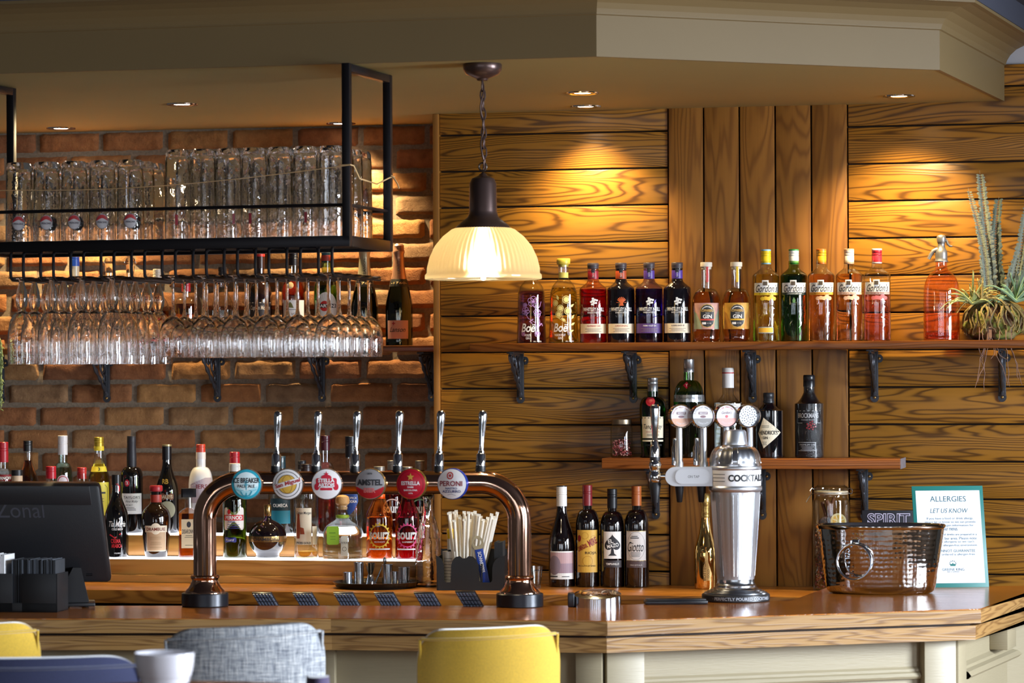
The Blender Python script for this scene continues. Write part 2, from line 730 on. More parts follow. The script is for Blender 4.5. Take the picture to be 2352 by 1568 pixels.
# brick with a tone of its own on every island
def brick_mat():
    m, nt, b = newmat('brick')
    L = nt.links.new
    geo = N(nt, 'ShaderNodeNewGeometry')
    tc = N(nt, 'ShaderNodeTexCoord')
    rp = N(nt, 'ShaderNodeValToRGB')
    e = rp.color_ramp.elements
    e[0].color = srgb('#8f5c3a')
    e[1].color = srgb('#b9864e')
    for p, c in ((0.25, '#a86d3c'), (0.5, '#9c623c'), (0.72, '#b37d46'), (0.9, '#957352')):
        q = e.new(p)
        q.color = srgb(c)
    L(geo.outputs['Random Per Island'], rp.inputs[0])
    no = N(nt, 'ShaderNodeTexNoise', i_Scale=26.0, i_Detail=5.0, i_Roughness=0.62)
    L(tc.outputs['Object'], no.inputs['Vector'])
    r2 = N(nt, 'ShaderNodeValToRGB')
    r2.color_ramp.elements[0].position = 0.32
    r2.color_ramp.elements[0].color = (0.60, 0.56, 0.53, 1)
    r2.color_ramp.elements[1].position = 0.66
    mx = N(nt, 'ShaderNodeMix', data_type='RGBA', blend_type='MULTIPLY')
    mx.inputs[0].default_value = 1.0
    L(rp.outputs[0], mx.inputs[6])
    L(no.outputs['Fac'], r2.inputs[0])
    L(r2.outputs[0], mx.inputs[7])
    L(mx.outputs[2], b.inputs['Base Color'])
    b.inputs['Roughness'].default_value = 0.9
    n3 = N(nt, 'ShaderNodeTexNoise', i_Scale=95.0, i_Detail=6.0, i_Roughness=0.7)
    L(tc.outputs['Object'], n3.inputs['Vector'])
    bp = N(nt, 'ShaderNodeBump', i_Strength=0.75, i_Distance=0.006)
    L(n3.outputs['Fac'], bp.inputs['Height'])
    L(bp.outputs[0], b.inputs['Normal'])
    return m


M_BRICK = brick_mat()

# ---------------------------------------------------------------- heights found from the photograph
Z_SOFFIT = 2.466
Z_BAR = 1.066
Z_BACK = 1.03
Y_BRICK = 0.34
PITCH = 0.1108
P_TOP = 2.398          # joint under the topmost plank
X_WOOD = at_y(1011, 600, 0).x
X_S0, X_S1 = at_y(1536, 600, 0).x, at_y(1948, 600, 0).x
X_RIGHT = 2.35
Z_WALLTOP = 2.575

# ---------------------------------------------------------------- wooden wall
mb = MB()
random.seed(4)
for (xa, xb) in ((X_WOOD, X_S0 - 0.002), (X_S1 + 0.002, X_RIGHT)):
    k = -2 if xb > 1.5 else -1
    z1 = P_TOP - k * PITCH
    while z1 > 0.9:
        z0 = z1 - PITCH
        top = min(z1, Z_WALLTOP if xb > 1.5 else Z_SOFFIT + 0.02)
        if top - z0 > 0.01:
            mb.box(((xa + xb) / 2, 0.012, (z0 + top) / 2 + 0.001), (xb - xa, 0.024, top - z0 - 0.005), 0, 0.002)
        z1 = z0
nsl = 5
wsl = (X_S1 - X_S0) / nsl
for i in range(nsl):
    xa = X_S0 + i * wsl
    mb.box((xa + wsl / 2, 0.008, (0.9 + Z_SOFFIT + 0.02) / 2), (wsl - 0.0045, 0.03, Z_SOFFIT + 0.02 - 0.9), 1, 0.003)
mb.box(((X_WOOD + X_RIGHT) / 2, 0.034, 1.72), (X_RIGHT - X_WOOD, 0.02, 1.66), 2)
struct(mb.build('wall_back', [W_PLANK, W_SLAT, mat('#2a170a', 0.8)]), 'dark stained plank wall with a panel of five upright boards')
# post that closes the end of the plank wall
mb = MB()
xp = at_y(996, 600, 0).x
mb.box(((xp + X_WOOD) / 2, 0.16, (0.9 + Z_SOFFIT) / 2), (X_WOOD - xp - 0.002, 0.345, Z_SOFFIT - 0.9), 0, 0.003)
struct(mb.build('trim_1', W_POST), 'plain upright wooden edge post where brick meets planks')
# white plaster above the plank wall at the right
mb = MB()
mb.box(((X_RIGHT + 0.2) / 2, 0.05, (Z_WALLTOP + 3.1) / 2), (X_RIGHT, 0.06, 3.1 - Z_WALLTOP), 0)
struct(mb.build('wall_upper', mat('#c9c8cf', 0.8)), 'pale plaster strip above the plank wall')

# ---------------------------------------------------------------- brick wall
mb = MB()
XB0, XB1 = -2.35, xp
mb.box(((XB0 + XB1) / 2, Y_BRICK + 0.06, 1.75), (XB1 - XB0, 0.10, 1.65), 1)
random.seed(11)
cz = 0.0745
cl = 0.2185
row = 0
z = Z_SOFFIT - 0.004
while z > 0.95:
    z0 = z - (cz - 0.0125)
    x = XB1 - 0.02 - (0.11 if row % 2 else 0.0) + 0.13 + random.uniform(-0.006, 0.006)
    while x > XB0:
        xa, xb = x - cl + 0.012 + random.uniform(-0.003, 0.003), x
        xb2, xa2 = min(xb, XB1 - 0.001), max(xa, XB0)
        if xb2 - xa2 > 0.025:
            bm = bmesh.new()
            bmesh.ops.create_grid(bm, x_segments=16, y_segments=7, size=0.5)
            hx, hz = (xb2 - xa2) / 2, (z - z0) / 2
            sd = random.uniform(0, 100)
            dep = random.uniform(0.010, 0.014)
            tilt = random.uniform(-0.05, 0.05)
            for v in bm.verts:
                u, w = v.co.x * 2, v.co.y * 2
                e = min(1 - abs(u), (1 - abs(w)) * hz / hx) * hx
                px_, pz_ = u * hx, w * hz
                rough_ = noise.noise(Vector((px_ * 22 + sd, pz_ * 22, sd)))
                big = noise.noise(Vector((px_ * 9 + sd, pz_ * 14, sd * 2)))
                d = dep + 0.0035 * rough_ + 0.0045 * big + tilt * pz_ * 0.6
                fall = min(1.0, e / 0.009)
                d *= math.sqrt(max(0.0, 1 - (1 - fall) ** 2)) if e < 0.009 else 1.0
                wob = 0.0022 * noise.noise(Vector((px_ * 40, pz_ * 40, sd)))
                v.co = Vector(((xa2 + xb2) / 2 + px_ + wob, Y_BRICK + 0.012 - d, (z + z0) / 2 + pz_ + wob * 1.4))
            mb.bm(bm, 0, True)
        x -= cl
    z -= cz
    row += 1
struct(mb.build('wall_left', [M_BRICK, M_MORTAR], sharp=0), 'rough red brick wall with recessed mortar')

# ---------------------------------------------------------------- soffit above the bar
sof = [at_z(-260, 175, Z_SOFFIT), at_z(1370, 129, Z_SOFFIT), at_z(2157, 160, Z_SOFFIT), at_z(2303, 227, Z_SOFFIT)]
sof[3].y = 0.0
front = [(p.x, p.y) for p in sof]
front[0] = (front[0][0] - 1.2, front[0][1] + 0.02)
poly = front + [(front[3][0], Y_BRICK + 0.02), (front[0][0], Y_BRICK + 0.02)]


def grow(pts, d):
    """move an open polyline outward (to the room side) by d"""
    out = []
    n = len(pts)
    for i in range(n):
        a = Vector(pts[i]) - Vector(pts[i - 1]) if i > 0 else Vector(pts[1]) - Vector(pts[0])
        b = Vector(pts[i + 1]) - Vector(pts[i]) if i < n - 1 else a
        na, nb = Vector((a.y, -a.x)).normalized(), Vector((b.y, -b.x)).normalized()
        m = (na + nb).normalized()
        k = d / max(m.dot(na), 0.3)
        out.append((pts[i][0] + m.x * k, pts[i][1] + m.y * k))
    return out


def profile_run(mb, pts, prof, mi=0):
    """sweep a moulding profile (outward, z) along an open polyline in plan"""
    rows = [[(*q, z) for q in grow(pts, d)] for d, z in prof]
    for j in range(len(rows) - 1):
        for i in range(len(pts) - 1):
            mb.add([rows[j][i], rows[j][i + 1], rows[j + 1][i + 1], rows[j + 1][i]], [(0, 1, 2, 3)], mi)


mb = MB()
mb.prism(poly, Z_SOFFIT, Z_SOFFIT + 0.02)
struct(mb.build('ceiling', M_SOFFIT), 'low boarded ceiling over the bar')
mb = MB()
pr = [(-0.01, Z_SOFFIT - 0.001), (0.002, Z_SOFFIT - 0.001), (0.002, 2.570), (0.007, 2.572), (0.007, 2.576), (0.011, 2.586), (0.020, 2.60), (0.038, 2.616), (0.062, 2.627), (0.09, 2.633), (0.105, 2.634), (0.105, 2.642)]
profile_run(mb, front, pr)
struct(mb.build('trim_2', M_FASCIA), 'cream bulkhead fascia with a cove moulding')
mb = MB()
profile_run(mb, front, [(0.104, 2.642), (0.108, 2.642), (0.108, 2.74)])
struct(mb.build('trim_3', mat('#3f4250', 0.8)), 'dark band above the cove moulding')
mb = MB()
mb.box((1.2, -6.2, 2.73), (7.7, 12.9, 0.04), 0)
struct(mb.build('ceiling_room', mat('#3f4250', 0.8)), 'dark blue grey ceiling of the room')

# ---------------------------------------------------------------- the room behind the camera: floor, side walls, windows
mb = MB()
mb.box((1.2, -5.9, -0.02), (7.7, 13.0, 0.04), 0)
struct(mb.build('floor', wood('floor_wood', '#7d5a3a', '#4d321c', 'X', 1.0, 8.0, 3.0, 0.4)))
M_ROOM = mat('#8f8a80', 0.85)


def wall_with_windows(name, fixed, axis, a0, a1, wins, hw):
    mb = MB()
    zs = (0.95, 2.45)
    cuts = sorted([a0, a1] + [w for c in wins for w in (c - hw, c + hw)])
    for i in range(len(cuts) - 1):
        a, b = cuts[i], cuts[i + 1]
        hole = any(abs((a + b) / 2 - c) < 0.01 for c in wins)
        for (z0, z1) in (((0, zs[0]), (zs[1], 2.78)) if hole else ((0, 2.78),)):
            c = ((a + b) / 2, fixed, (z0 + z1) / 2) if axis == 'X' else (fixed, (a + b) / 2, (z0 + z1) / 2)
            s = (b - a, 0.12, z1 - z0) if axis == 'X' else (0.12, b - a, z1 - z0)
            mb.box(c, s)
    return struct(mb.build(name, M_ROOM))


wall_with_windows('wall_right', 4.8, 'Y', -12.2, 0.08, [-2.3, -4.9], 0.75)
wall_with_windows('wall_front', -12.2, 'X', -2.6, 4.9, list(FRONT_WINDOWS), 0.3)
wn = 0
for (fx, axis, c) in ((4.8, 'Y', -2.3), (4.8, 'Y', -4.9), ) + tuple((-12.2, 'X', _x) for _x in FRONT_WINDOWS):
    wn += 1
    mb = MB()
    hw = 0.75 if axis == 'Y' else 0.3
    for t in (-hw + 0.02, -hw / 3, hw / 3, hw - 0.02):
        p = (fx, c + t, 1.7) if axis == 'Y' else (c + t, fx, 1.7)
        mb.box(p, (0.05, 0.045, 1.5) if axis == 'Y' else (0.045, 0.05, 1.5))
    for zz in (0.97, 1.5, 1.95, 2.43):
        p = (fx, c, zz) if axis == 'Y' else (c, fx, zz)
        mb.box(p, (0.05, 2 * hw, 0.04) if axis == 'Y' else (2 * hw, 0.05, 0.04))
    struct(mb.build('window_%d' % wn, mat('#d8d4cc', 0.5)))

# ---------------------------------------------------------------- back counter
edge_l = at_z(205, 1353.5, Z_BACK)
Y_BE = edge_l.y
XBK0, XBK1 = -1.75, 1.13
mb = MB()
mb.box(((XBK0 + XBK1) / 2, (Y_BE - 0.012) / 2, Z_BACK - 0.02), (XBK1 - XBK0, -Y_BE - 0.012, 0.04), 0, 0.003)
o = mb.build('back_counter', W_BACK)
tag(o, 'long honey coloured wooden back counter running under the shelves', 'counter')
mb = MB()
mb.box(((XBK0 + xp) / 2 - 0.004, 0.155, Z_BACK - 0.02), (xp - XBK0 - 0.01, 0.33, 0.04), 0, 0.002)
mb.build('rear_board', W_BACK, o)
mb = MB()
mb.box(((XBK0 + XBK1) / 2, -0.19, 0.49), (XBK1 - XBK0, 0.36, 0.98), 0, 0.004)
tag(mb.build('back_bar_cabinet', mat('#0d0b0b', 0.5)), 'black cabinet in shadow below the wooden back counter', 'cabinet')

# two lit steps for bottles on the left of the back counter
Z_T1, Z_T2 = 1.1045, 1.172
Y_T1, Y_T2, Y_T3 = -0.115, 0.015, 0.15
XT0, XT1 = -1.72, xp - 0.012
st = thing('bottle_step', 'stepped wooden bottle riser with glowing white tops in front of bricks', 'display riser', (0, 0, Z_BACK))
mb = MB()
mb.box(((XT0 + XT1) / 2, (Y_T1 - 0.02 + Y_T3) / 2, 0.0115), (XT1 - XT0, Y_T3 - Y_T1 + 0.02, 0.023), 0, 0.002)
mb.build('plinth', W_STEP, st)
h1 = Z_T1 - Z_BACK
mb = MB()
mb.box(((XT0 + XT1) / 2, (Y_T1 + Y_T3) / 2, (0.023 + h1 - 0.004) / 2), (XT1 - XT0, Y_T3 - Y_T1, h1 - 0.027), 0, 0.002)
mb.build('lower_step', W_STEP, st)
h2 = Z_T2 - Z_BACK
mb = MB()
mb.box(((XT0 + XT1) / 2, (Y_T2 + Y_T3) / 2, (h1 + h2 - 0.004) / 2), (XT1 - XT0, Y_T3 - Y_T2, h2 - h1 - 0.004), 0, 0.002)
mb.build('upper_step', W_STEP, st)
M_LED = mat('#eef2ff', 0.4, emit=1.9)
mb = MB()
mb.box(((XT0 + XT1) / 2, (Y_T1 + Y_T2) / 2 - 0.001, h1 - 0.003), (XT1 - XT0 - 0.01, Y_T2 - Y_T1 - 0.012, 0.003), 0)
mb.build('light_panel', M_LED, st, 'glowing white light panel of the lower step')
mb = MB()
mb.box(((XT0 + XT1) / 2, (Y_T2 + Y_T3) / 2, h2 - 0.003), (XT1 - XT0 - 0.01, Y_T3 - Y_T2 - 0.012, 0.003), 0)
mb.build('light_panel', M_LED, st, 'glowing white light panel of the upper step')

# ---------------------------------------------------------------- front bar counter
Zb = Z_BAR
fr_px = [(-320, 1421), (760, 1419.5), (1395, 1425.5), (2252, 1397.7), (2420, 1339)]
bk_px = [(2420, 1326), (2352, 1345), (1905, 1347), (1815, 1379.5), (1610, 1381), (1480, 1386.5), (1400, 1390), (-320, 1391)]
fr = [tuple(at_z(x, y, Zb)[:2]) for x, y in fr_px]
bk = [tuple(at_z(x, y, Zb)[:2]) for x, y in bk_px]
bk[0] = (fr[4][0] + 0.05, min(fr[4][1] + 0.06, -0.03))
bar = thing('bar_counter', 'long polished wooden bar counter with an angled right end', 'counter', (0, 0, 0))
mb = MB()
mb.prism(fr + bk, Zb - 0.036, Zb - 0.002, 0)
mb.prism(grow(fr, -0.002) + bk, Zb - 0.0025, Zb, 0)
nv = len(mb.v)
# edge faces get the paler edge grain
mb.build('worktop', W_TOP, bar)
mb = MB()
profile_run(mb, grow(fr, 0.0012), [(0, Zb - 0.0355), (0.0, Zb - 0.0045), (-0.0012, Zb - 0.002)])
mb.build('edge_band', W_EDGE, bar, 'paler wooden front edge of the worktop')
inn = grow(fr, -0.014)
mb = MB()
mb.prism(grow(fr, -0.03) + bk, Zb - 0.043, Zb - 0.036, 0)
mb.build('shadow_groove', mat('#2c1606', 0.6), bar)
mb = MB()
mb.prism(inn + bk, Zb - 0.079, Zb - 0.043, 0)
mb.build('lower_board', W_EDGE, bar, 'second wooden board under the worktop')

# painted front below
bf = thing('bar_cabinet', 'cream painted panelled front below the wooden bar counter', 'bar front', (0, 0, 0))
fp = grow(fr, -0.085)
mb = MB()
mb.prism(fp + [(fp[-1][0], -0.10), (1.6, -0.45), (fr[2][0], fr[2][1] + 0.28), (fp[0][0], fp[0][1] + 0.2)], 0.02, Zb - 0.079, 0)
mb.build('carcass', M_CREAM, bf)


def along(a, b, t):
    return Vector((a[0] + (b[0] - a[0]) * t, a[1] + (b[1] - a[1]) * t, 0))


def pilaster(a, b, t0, t1, th, z0, z1, name='pilaster'):
    p, q = along(a, b, t0), along(a, b, t1)
    d = (q - p)
    n = Vector((d.y, -d.x, 0)).normalized()
    c = (p + q) / 2 + n * th / 2
    mb = MB()
    mb.box((c.x, c.y, (z0 + z1) / 2), (d.length, th, z1 - z0), 0, 0.003, rot=Matrix.Rotation(math.atan2(d.y, d.x), 3, 'Z'))
    return mb.build(name, M_CREAM, bf)


zt = Zb - 0.08
L2 = (Vector(fp[3]) - Vector(fp[2])).length
L1 = (Vector(fp[2]) - Vector(fp[1])).length
pilaster(fp[2], fp[3], 0.0, 0.105, 0.022, 0.1, zt)
pilaster(fp[2], fp[3], 0.905, 1.0, 0.03, 0.1, zt)
pilaster(fp[1], fp[2], 0.80, 0.84, 0.012, 0.1, zt)
pilaster(fp[1], fp[2], 0.90, 1.0, 0.022, 0.1, zt)
pilaster(fp[1], fp[2], -0.08, -0.0, 0.022, 0.1, zt)
pilaster(fp[3], fp[4], 0.0, 0.10, 0.02, 0.1, zt)
pilaster(fp[3], fp[4], 0.5, 0.62, 0.05, zt - 0.07, zt, 'corbel')
mb = MB()
mo = [(0.0, 0.0), (0.012, 0.002), (0.016, 0.008), (0.012, 0.016), (0.006, 0.02), (0.006, 0.026), (0.0, 0.032)]
zf = Zb - 0.18
a, b = along(fp[2], fp[3], 0.105), along(fp[2], fp[3], 0.905)
profile_run(mb, [tuple(a[:2]), tuple(b[:2])], [(d, zf + z_) for d, z_ in mo])
mb.build('panel_moulding', M_CREAM, bf)
mb = MB()
a, b = along(fp[3], fp[4], 0.10), along(fp[3], fp[4], 1.0)
profile_run(mb, [tuple(a[:2]), tuple(b[:2])], [(d * 2, zt - 0.115 + z_ * 1.3) for d, z_ in mo])
mb.build('panel_moulding', M_CREAM, bf)

# ---------------------------------------------------------------- wall shelves and their brackets
Z_SH = 1.7585
Z_SL = 1.416
SH_D = 0.20
xa, xb = at_y(1078.5, 790, -SH_D).x, X_RIGHT - 0.02
mb = MB()
mb.box(((xa + xb) / 2, -SH_D / 2 - 0.008, Z_SH - 0.0115), (xb - xa, SH_D - 0.012, 0.023), 0, 0.002)
tag(mb.build('wall_shelf', W_SHELF), 'long dark wooden upper shelf on the plank wall', 'shelf')
xa, xb = at_y(1382, 1056, -0.19).x, at_y(2068, 1049, -0.19).x
sh2 = thing('wall_shelf', 'shorter reddish wooden lower shelf behind the silver cocktail tap', 'shelf', (0, 0, 0))
mb = MB()
mb.box(((xa + xb) / 2, -0.103, Z_SL - 0.0155), (xb - xa, 0.19 - 0.012, 0.031), 0, 0.0025)
mb.build('board', W_SHELF2, sh2)
mb = MB()
mb.box((xb + 0.0008, -0.103, Z_SL - 0.0155), (0.0016, 0.172, 0.030), 0)
mb.build('end_cap', mat('#8b8286', 0.7, bump=0.5, bscale=150, var=0.4), sh2, 'grey unfinished end grain of the shelf')
xa, xb = -2.0, xp - 0.006
mb = MB()
mb.box(((xa + xb) / 2, Y_BRICK - 0.105, Z_SH - 0.0095), (xb - xa, 0.19, 0.019), 0, 0.002)
tag(mb.build('wall_shelf', W_SHELF), 'dark wooden shelf on the brick wall behind the hanging glasses', 'shelf')


def make_bracket(label):
    """cast iron scroll bracket; local origin at the wall, top of the shelf arm; arm points to -Y"""
    t = thing('shelf_bracket', label, 'bracket', (0, 0, 0), 0, 'cast iron shelf brackets')
    mb = MB()
    mb.box((0, -0.004, -0.072), (0.022, 0.008, 0.135), 0, 0.002)
    mb.box((0.0, -0.010, -0.072), (0.007, 0.012, 0.13), 0, 0.001)
    for (cx, cz, r) in ((0.014, -0.026, 0.011), (0.0, -0.142, 0.0125)):
        mb.prism(ell(cx, cz, r, r * 1.15, 20), 0.0, 0.006, 0, Matrix(((1, 0, 0, 0), (0, 0, -1, 0), (0, 1, 0, 0), (0, 0, 0, 1))))
    mb.build('wall_plate', M_IRON, t)
    mb = MB()
    mb.box((0, -0.078, -0.003), (0.022, 0.156, 0.006), 0, 0.002)
    mb.box((0, -0.078, -0.008), (0.007, 0.15, 0.008), 0, 0.001)
    mb.build('arm', M_IRON, t)
    mb = MB()
    pts = []
    for i in range(15):
        u = i / 14
        pts.append((0, -0.150 * (1 - u) ** 1.15 - 0.006, -0.012 - 0.118 * u ** 0.85))
    mb.tube(pts, [0.0055 + 0.002 * math.sin(i * 1.9) for i in range(15)], 8)
    mb.build('brace', M_IRON, t)
    mb = MB()
    for (cy_, cz_, r) in ((-0.045, -0.035, 0.024), (-0.098, -0.022, 0.013), (-0.022, -0.078, 0.012)):
        mb.tube([(0, cy_ + r * math.cos(k * math.pi / 10), cz_ + r * math.sin(k * math.pi / 10)) for k in range(20)], 0.0032, 6, closed=True)
    mb.tube([(0, -0.03 - 0.03 * math.sin(k * 0.35), -0.02 - 0.006 * k) for k in range(10)], 0.003, 6)
    mb.build('scrollwork', M_IRON, t)
    for (cx, cz) in ((0.014, -0.026), (0.0, -0.142)):
        mb = MB()
        mb.sphere((cx, -0.007, cz), 0.0042, 8, 0, None, (1, 0.5, 1))
        mb.build('screw', mat('#b08d55', 0.3, 0.9), t)
    return t


brk = None
for (px, Y, Z, lab) in (
        (1196, 0, Z_SH - 0.024, 'iron scroll bracket below the purple flowered bottle, upper plank wall shelf'),
        (1455, 0, Z_SH - 0.024, 'iron scroll bracket of the upper plank shelf, just left of the upright boards'),
        (1730, 0, Z_SH - 0.024, 'iron scroll bracket of the upper plank shelf, on the upright boards'),
        (2009, 0, Z_SH - 0.024, 'iron scroll bracket of the upper plank shelf, below the pink bottle at the row end'),
        (2302, 0, Z_SH - 0.024, 'iron scroll bracket below the air plant at the right end'),
        (1507, 0, Z_SL - 0.032, 'iron scroll bracket of the lower shelf, beside the copper capped wine bottle'),
        (1752, 0, Z_SL - 0.032, 'iron scroll bracket of the lower shelf, half hidden by the cocktail tap'),
        (1986, 0, Z_SL - 0.032, 'iron scroll bracket of the lower shelf, above the chalk sign'),
        (246, Y_BRICK, Z_SH - 0.02, 'iron scroll bracket on the brick wall above the tall port bottle'),
        (500, Y_BRICK, Z_SH - 0.02, 'iron scroll bracket on the brick wall above the white rum bottle'),
        (740, Y_BRICK, Z_SH - 0.02, 'iron scroll bracket on the brick wall above the tap handles'),
        (992, Y_BRICK, Z_SH - 0.02, 'iron scroll bracket on the brick wall beside the wooden edge post'),
        (4, Y_BRICK, Z_SH - 0.02, 'iron scroll bracket on the brick wall behind the trailing green leaves')):
    yy = Y - 0.001 if Y == 0 else Y - 0.012
    X = x_at(px, yy, Z - 0.07)
    if 1534 < px < 1948:
        yy -= 0.008
    if brk is None:
        brk = make_bracket(lab)
        brk.location = (X, yy, Z)
    else:
        dup(brk, (X, yy, Z), 0, lab)

# ---------------------------------------------------------------- recessed ceiling lights
def downlight(px, py, energy, lab, spot_y=None, size=104):
    p = at_z(px, py, Z_SOFFIT)
    t = thing('ceiling_spotlight', lab, 'ceiling light', (p.x, p.y, Z_SOFFIT), 0, 'recessed ceiling spotlights')
    mb = MB()
    mb.lathe([(0.047, 0.0), (0.046, -0.003), (0.040, -0.004), (0.034, -0.001), (0.034, 0.0)], 32)
    mb.lathe([(0.0236, -0.0008), (0.034, -0.0004)], 32, 1)
    mb.build('bezel', [M_CHROME, mat('#4a4440', 0.3, 0.8)], t)
    mb = MB()
    mb.lathe([(0.0, -0.0016), (0.013, -0.0018), (0.0235, -0.0012)], 24)
    mb.build('lamp', mat('#fff1dc', 0.4, emit=9.0), t, 'glowing lamp face')
    light('spotlight_beam', 'SPOT', (p.x, p.y, Z_SOFFIT - 0.012), energy, WARM, spot_size=math.radians(size), spot_blend=1.0,
          shadow_soft_size=0.02, target=(p.x, spot_y if spot_y is not None else p.y, 1.5))
    return t


downlight(140, 294, 50, 'recessed chrome ceiling spotlight close to the brick wall, far left', Y_BRICK)
downlight(418, 239, 55, 'brightest recessed ceiling spotlight, in the open above the tumblers', -1.35)
downlight(783, 283, 50, 'recessed ceiling spotlight half hidden by the rack post', Y_BRICK)
downlight(1338, 213, 12, 'recessed chrome ceiling spotlight, front one of the pair near the lamp')
downlight(1345, 244, 26, 'recessed chrome ceiling spotlight, rear one of the pair near the lamp', 0.0)
downlight(2065, 220, 36, 'recessed chrome ceiling spotlight above the pink gin bottles', 0.0)
# ---------------------------------------------------------------- bottles
INK = mat('#2a2a30', 0.6)
WHT = mat('#f4f2ee', 0.5)
CRM = mat('#efe2c6', 0.55)


def dark(col, rough=0.05):
    return mat(col, rough, 0.0, coat=1.0, spec=0.6)


def smooth(prof, k=3, sharp=()):
    """Catmull-Rom through the outline; heights in sharp stay corners"""
    out = []
    n = len(prof)
    for i in range(n - 1):
        p0, p1, p2, p3 = prof[max(i - 1, 0)], prof[i], prof[i + 1], prof[min(i + 2, n - 1)]
        for j in range(k):
            t = j / k
            q = []
            for a in (0, 1):
                q.append(0.5 * ((2 * p1[a]) + (-p0[a] + p2[a]) * t + (2 * p0[a] - 5 * p1[a] + 4 * p2[a] - p3[a]) * t * t + (-p0[a] + 3 * p1[a] - 3 * p2[a] + p3[a]) * t ** 3))
            lo, hi = min(p1[0], p2[0]), max(p1[0], p2[0])
            q[0] = min(max(q[0], lo - 0.5), hi + 0.5)
            q[1] = min(max(q[1], p1[1]), p2[1])
            out.append((max(q[0], 0.0), q[1]))
    out.append(prof[-1])
    return out


def body_prof(R, H, sh, neck, nk_h, foot=3, rb=None, shape='round'):
    """base 0 .. H: foot radius, straight body to sh, shoulder to the neck radius at nk_h, neck to H"""
    rb = rb or R
    p = [(0, 0), (rb - foot, 0), (rb - 0.6, 1.2), (rb, foot)]
    n = 8
    p.append((R, sh))
    for i in range(1, n + 1):
        t = i / n
        if shape == 'round':
            a = t * math.pi / 2
            r = neck + (R - neck) * math.cos(a) ** 0.9 if i < n else neck
            h = sh + (nk_h - sh) * math.sin(a) ** 1.0
        elif shape == 's':
            s = 0.5 - 0.5 * math.cos(t * math.pi)
            r = R + (neck - R) * s
            h = sh + (nk_h - sh) * t
        else:
            r = R + (neck - R) * t ** 0.55 if shape == 'flat' else R + (neck - R) * t
            h = sh + (nk_h - sh) * t
        p.append((max(r, neck), h))
    p.append((neck, H))
    # keep heights rising
    q = [p[0]]
    for r, h in p[1:]:
        q.append((r, max(h, q[-1][1] + 0.01)))
    return q


def bottle(px, Y, Z, label, prof, glass=None, liquid=None, level=None, caps=(), prints=(), name='bottle', group=None, cat='bottle',
           turn=0.0, mod=None, n=36, glassname=None, body_name='body'):
    X = x_at(px, Y, Z)
    s = depth((X, Y, Z)) / F_
    t = thing(name, label, cat, (X, Y, Z), face_cam((X, Y)) + turn, group)
    mb = MB()
    mb.lathe(prof, n, 0, None, mod, s)
    mb.build(body_name, glass or G_CLEAR, t)
    if liquid:
        lp = []
        for r, h in prof:
            if h < level:
                lp.append((max(r - 1.6, 0.0) if r > 0 else 0, h + (1.5 if h < 2 else 0)))
        rl = max(rad_at(prof, level) - 1.6, 2)
        lp += [(rl, level), (0, level)]
        q = [lp[0]]
        for r, h in lp[1:]:
            q.append((r, max(h, q[-1][1])))
        mb = MB()
        mb.lathe(q, n, 0, None, mod, s)
        mb.build('liquid', liquid, t)
    for c in caps:
        mb = MB()
        mb.lathe(c[1], 28, 0, None, c[3] if len(c) > 3 else None, s)
        mb.build(c[0], c[2], t)
    for pnt in prints:
        mb = MB()
        for i, L in enumerate(pnt['layers']):
            for geo in (L[0] if isinstance(L[0], list) else [L[0]]):
                wrap(mb, geo, prof, pnt.get('off', 0.45) + 0.22 * i, L[1], s, pnt.get('ref'), pnt.get('flat'))
        mb.build(pnt.get('name', 'label'), pnt['mats'], t, pnt.get('desc'))
    return t, s


def cap(r, h0, h1, m, name='cap', top=0.8, ridges=True):
    p = [(0, h0), (r, h0)]
    if ridges and h1 - h0 > 14:
        k = h0 + (h1 - h0) * 0.55
        p += [(r, k), (r - 0.7, k + 0.8), (r - 0.7, k + 1.8), (r, k + 2.6), (r, k + 6), (r - 0.6, k + 6.6), (r, k + 7.2)]
    p += [(r, h1 - top), (r - top, h1), (0, h1)]
    return (name, p, m)


def lab(x0, y0, x1, y1, m, r=0):
    """rectangular label split into columns so that it follows the glass"""
    if r:
        return shape2d(rect(x0, y0, x1, y1, r))
    n = 14
    vs_ = []
    for i in range(n + 1):
        x = x0 + (x1 - x0) * i / n
        vs_ += [(x, y0), (x, (y0 + y1) / 2), (x, y1)]
    fs = []
    for i in range(n):
        a = 3 * i
        fs += [[a, a + 3, a + 4, a + 1], [a + 1, a + 4, a + 5, a + 2]]
    return vs_, fs


def lines(x, w, ys, h=1.0):
    """rows of illegibly small print"""
    out = []
    random.seed(int(abs(x * 7 + w * 13)))
    for y in ys:
        k = random.uniform(0.7, 1.0)
        out.append(rect2(x - w * k / 2, y, x + w * k / 2, y + h))
    return out


def rect2(x0, y0, x1, y1):
    n = 6
    vs_ = []
    for i in range(n + 1):
        x = x0 + (x1 - x0) * i / n
        vs_ += [(x, y0), (x, y1)]
    return vs_, [[2 * i, 2 * i + 2, 2 * i + 3, 2 * i + 1] for i in range(n)]


YU = -0.105        # row of bottles on the upper shelf
# --- two flower-printed bottles
PURPLE_CAP = mat('#6a3fae', 0.4)


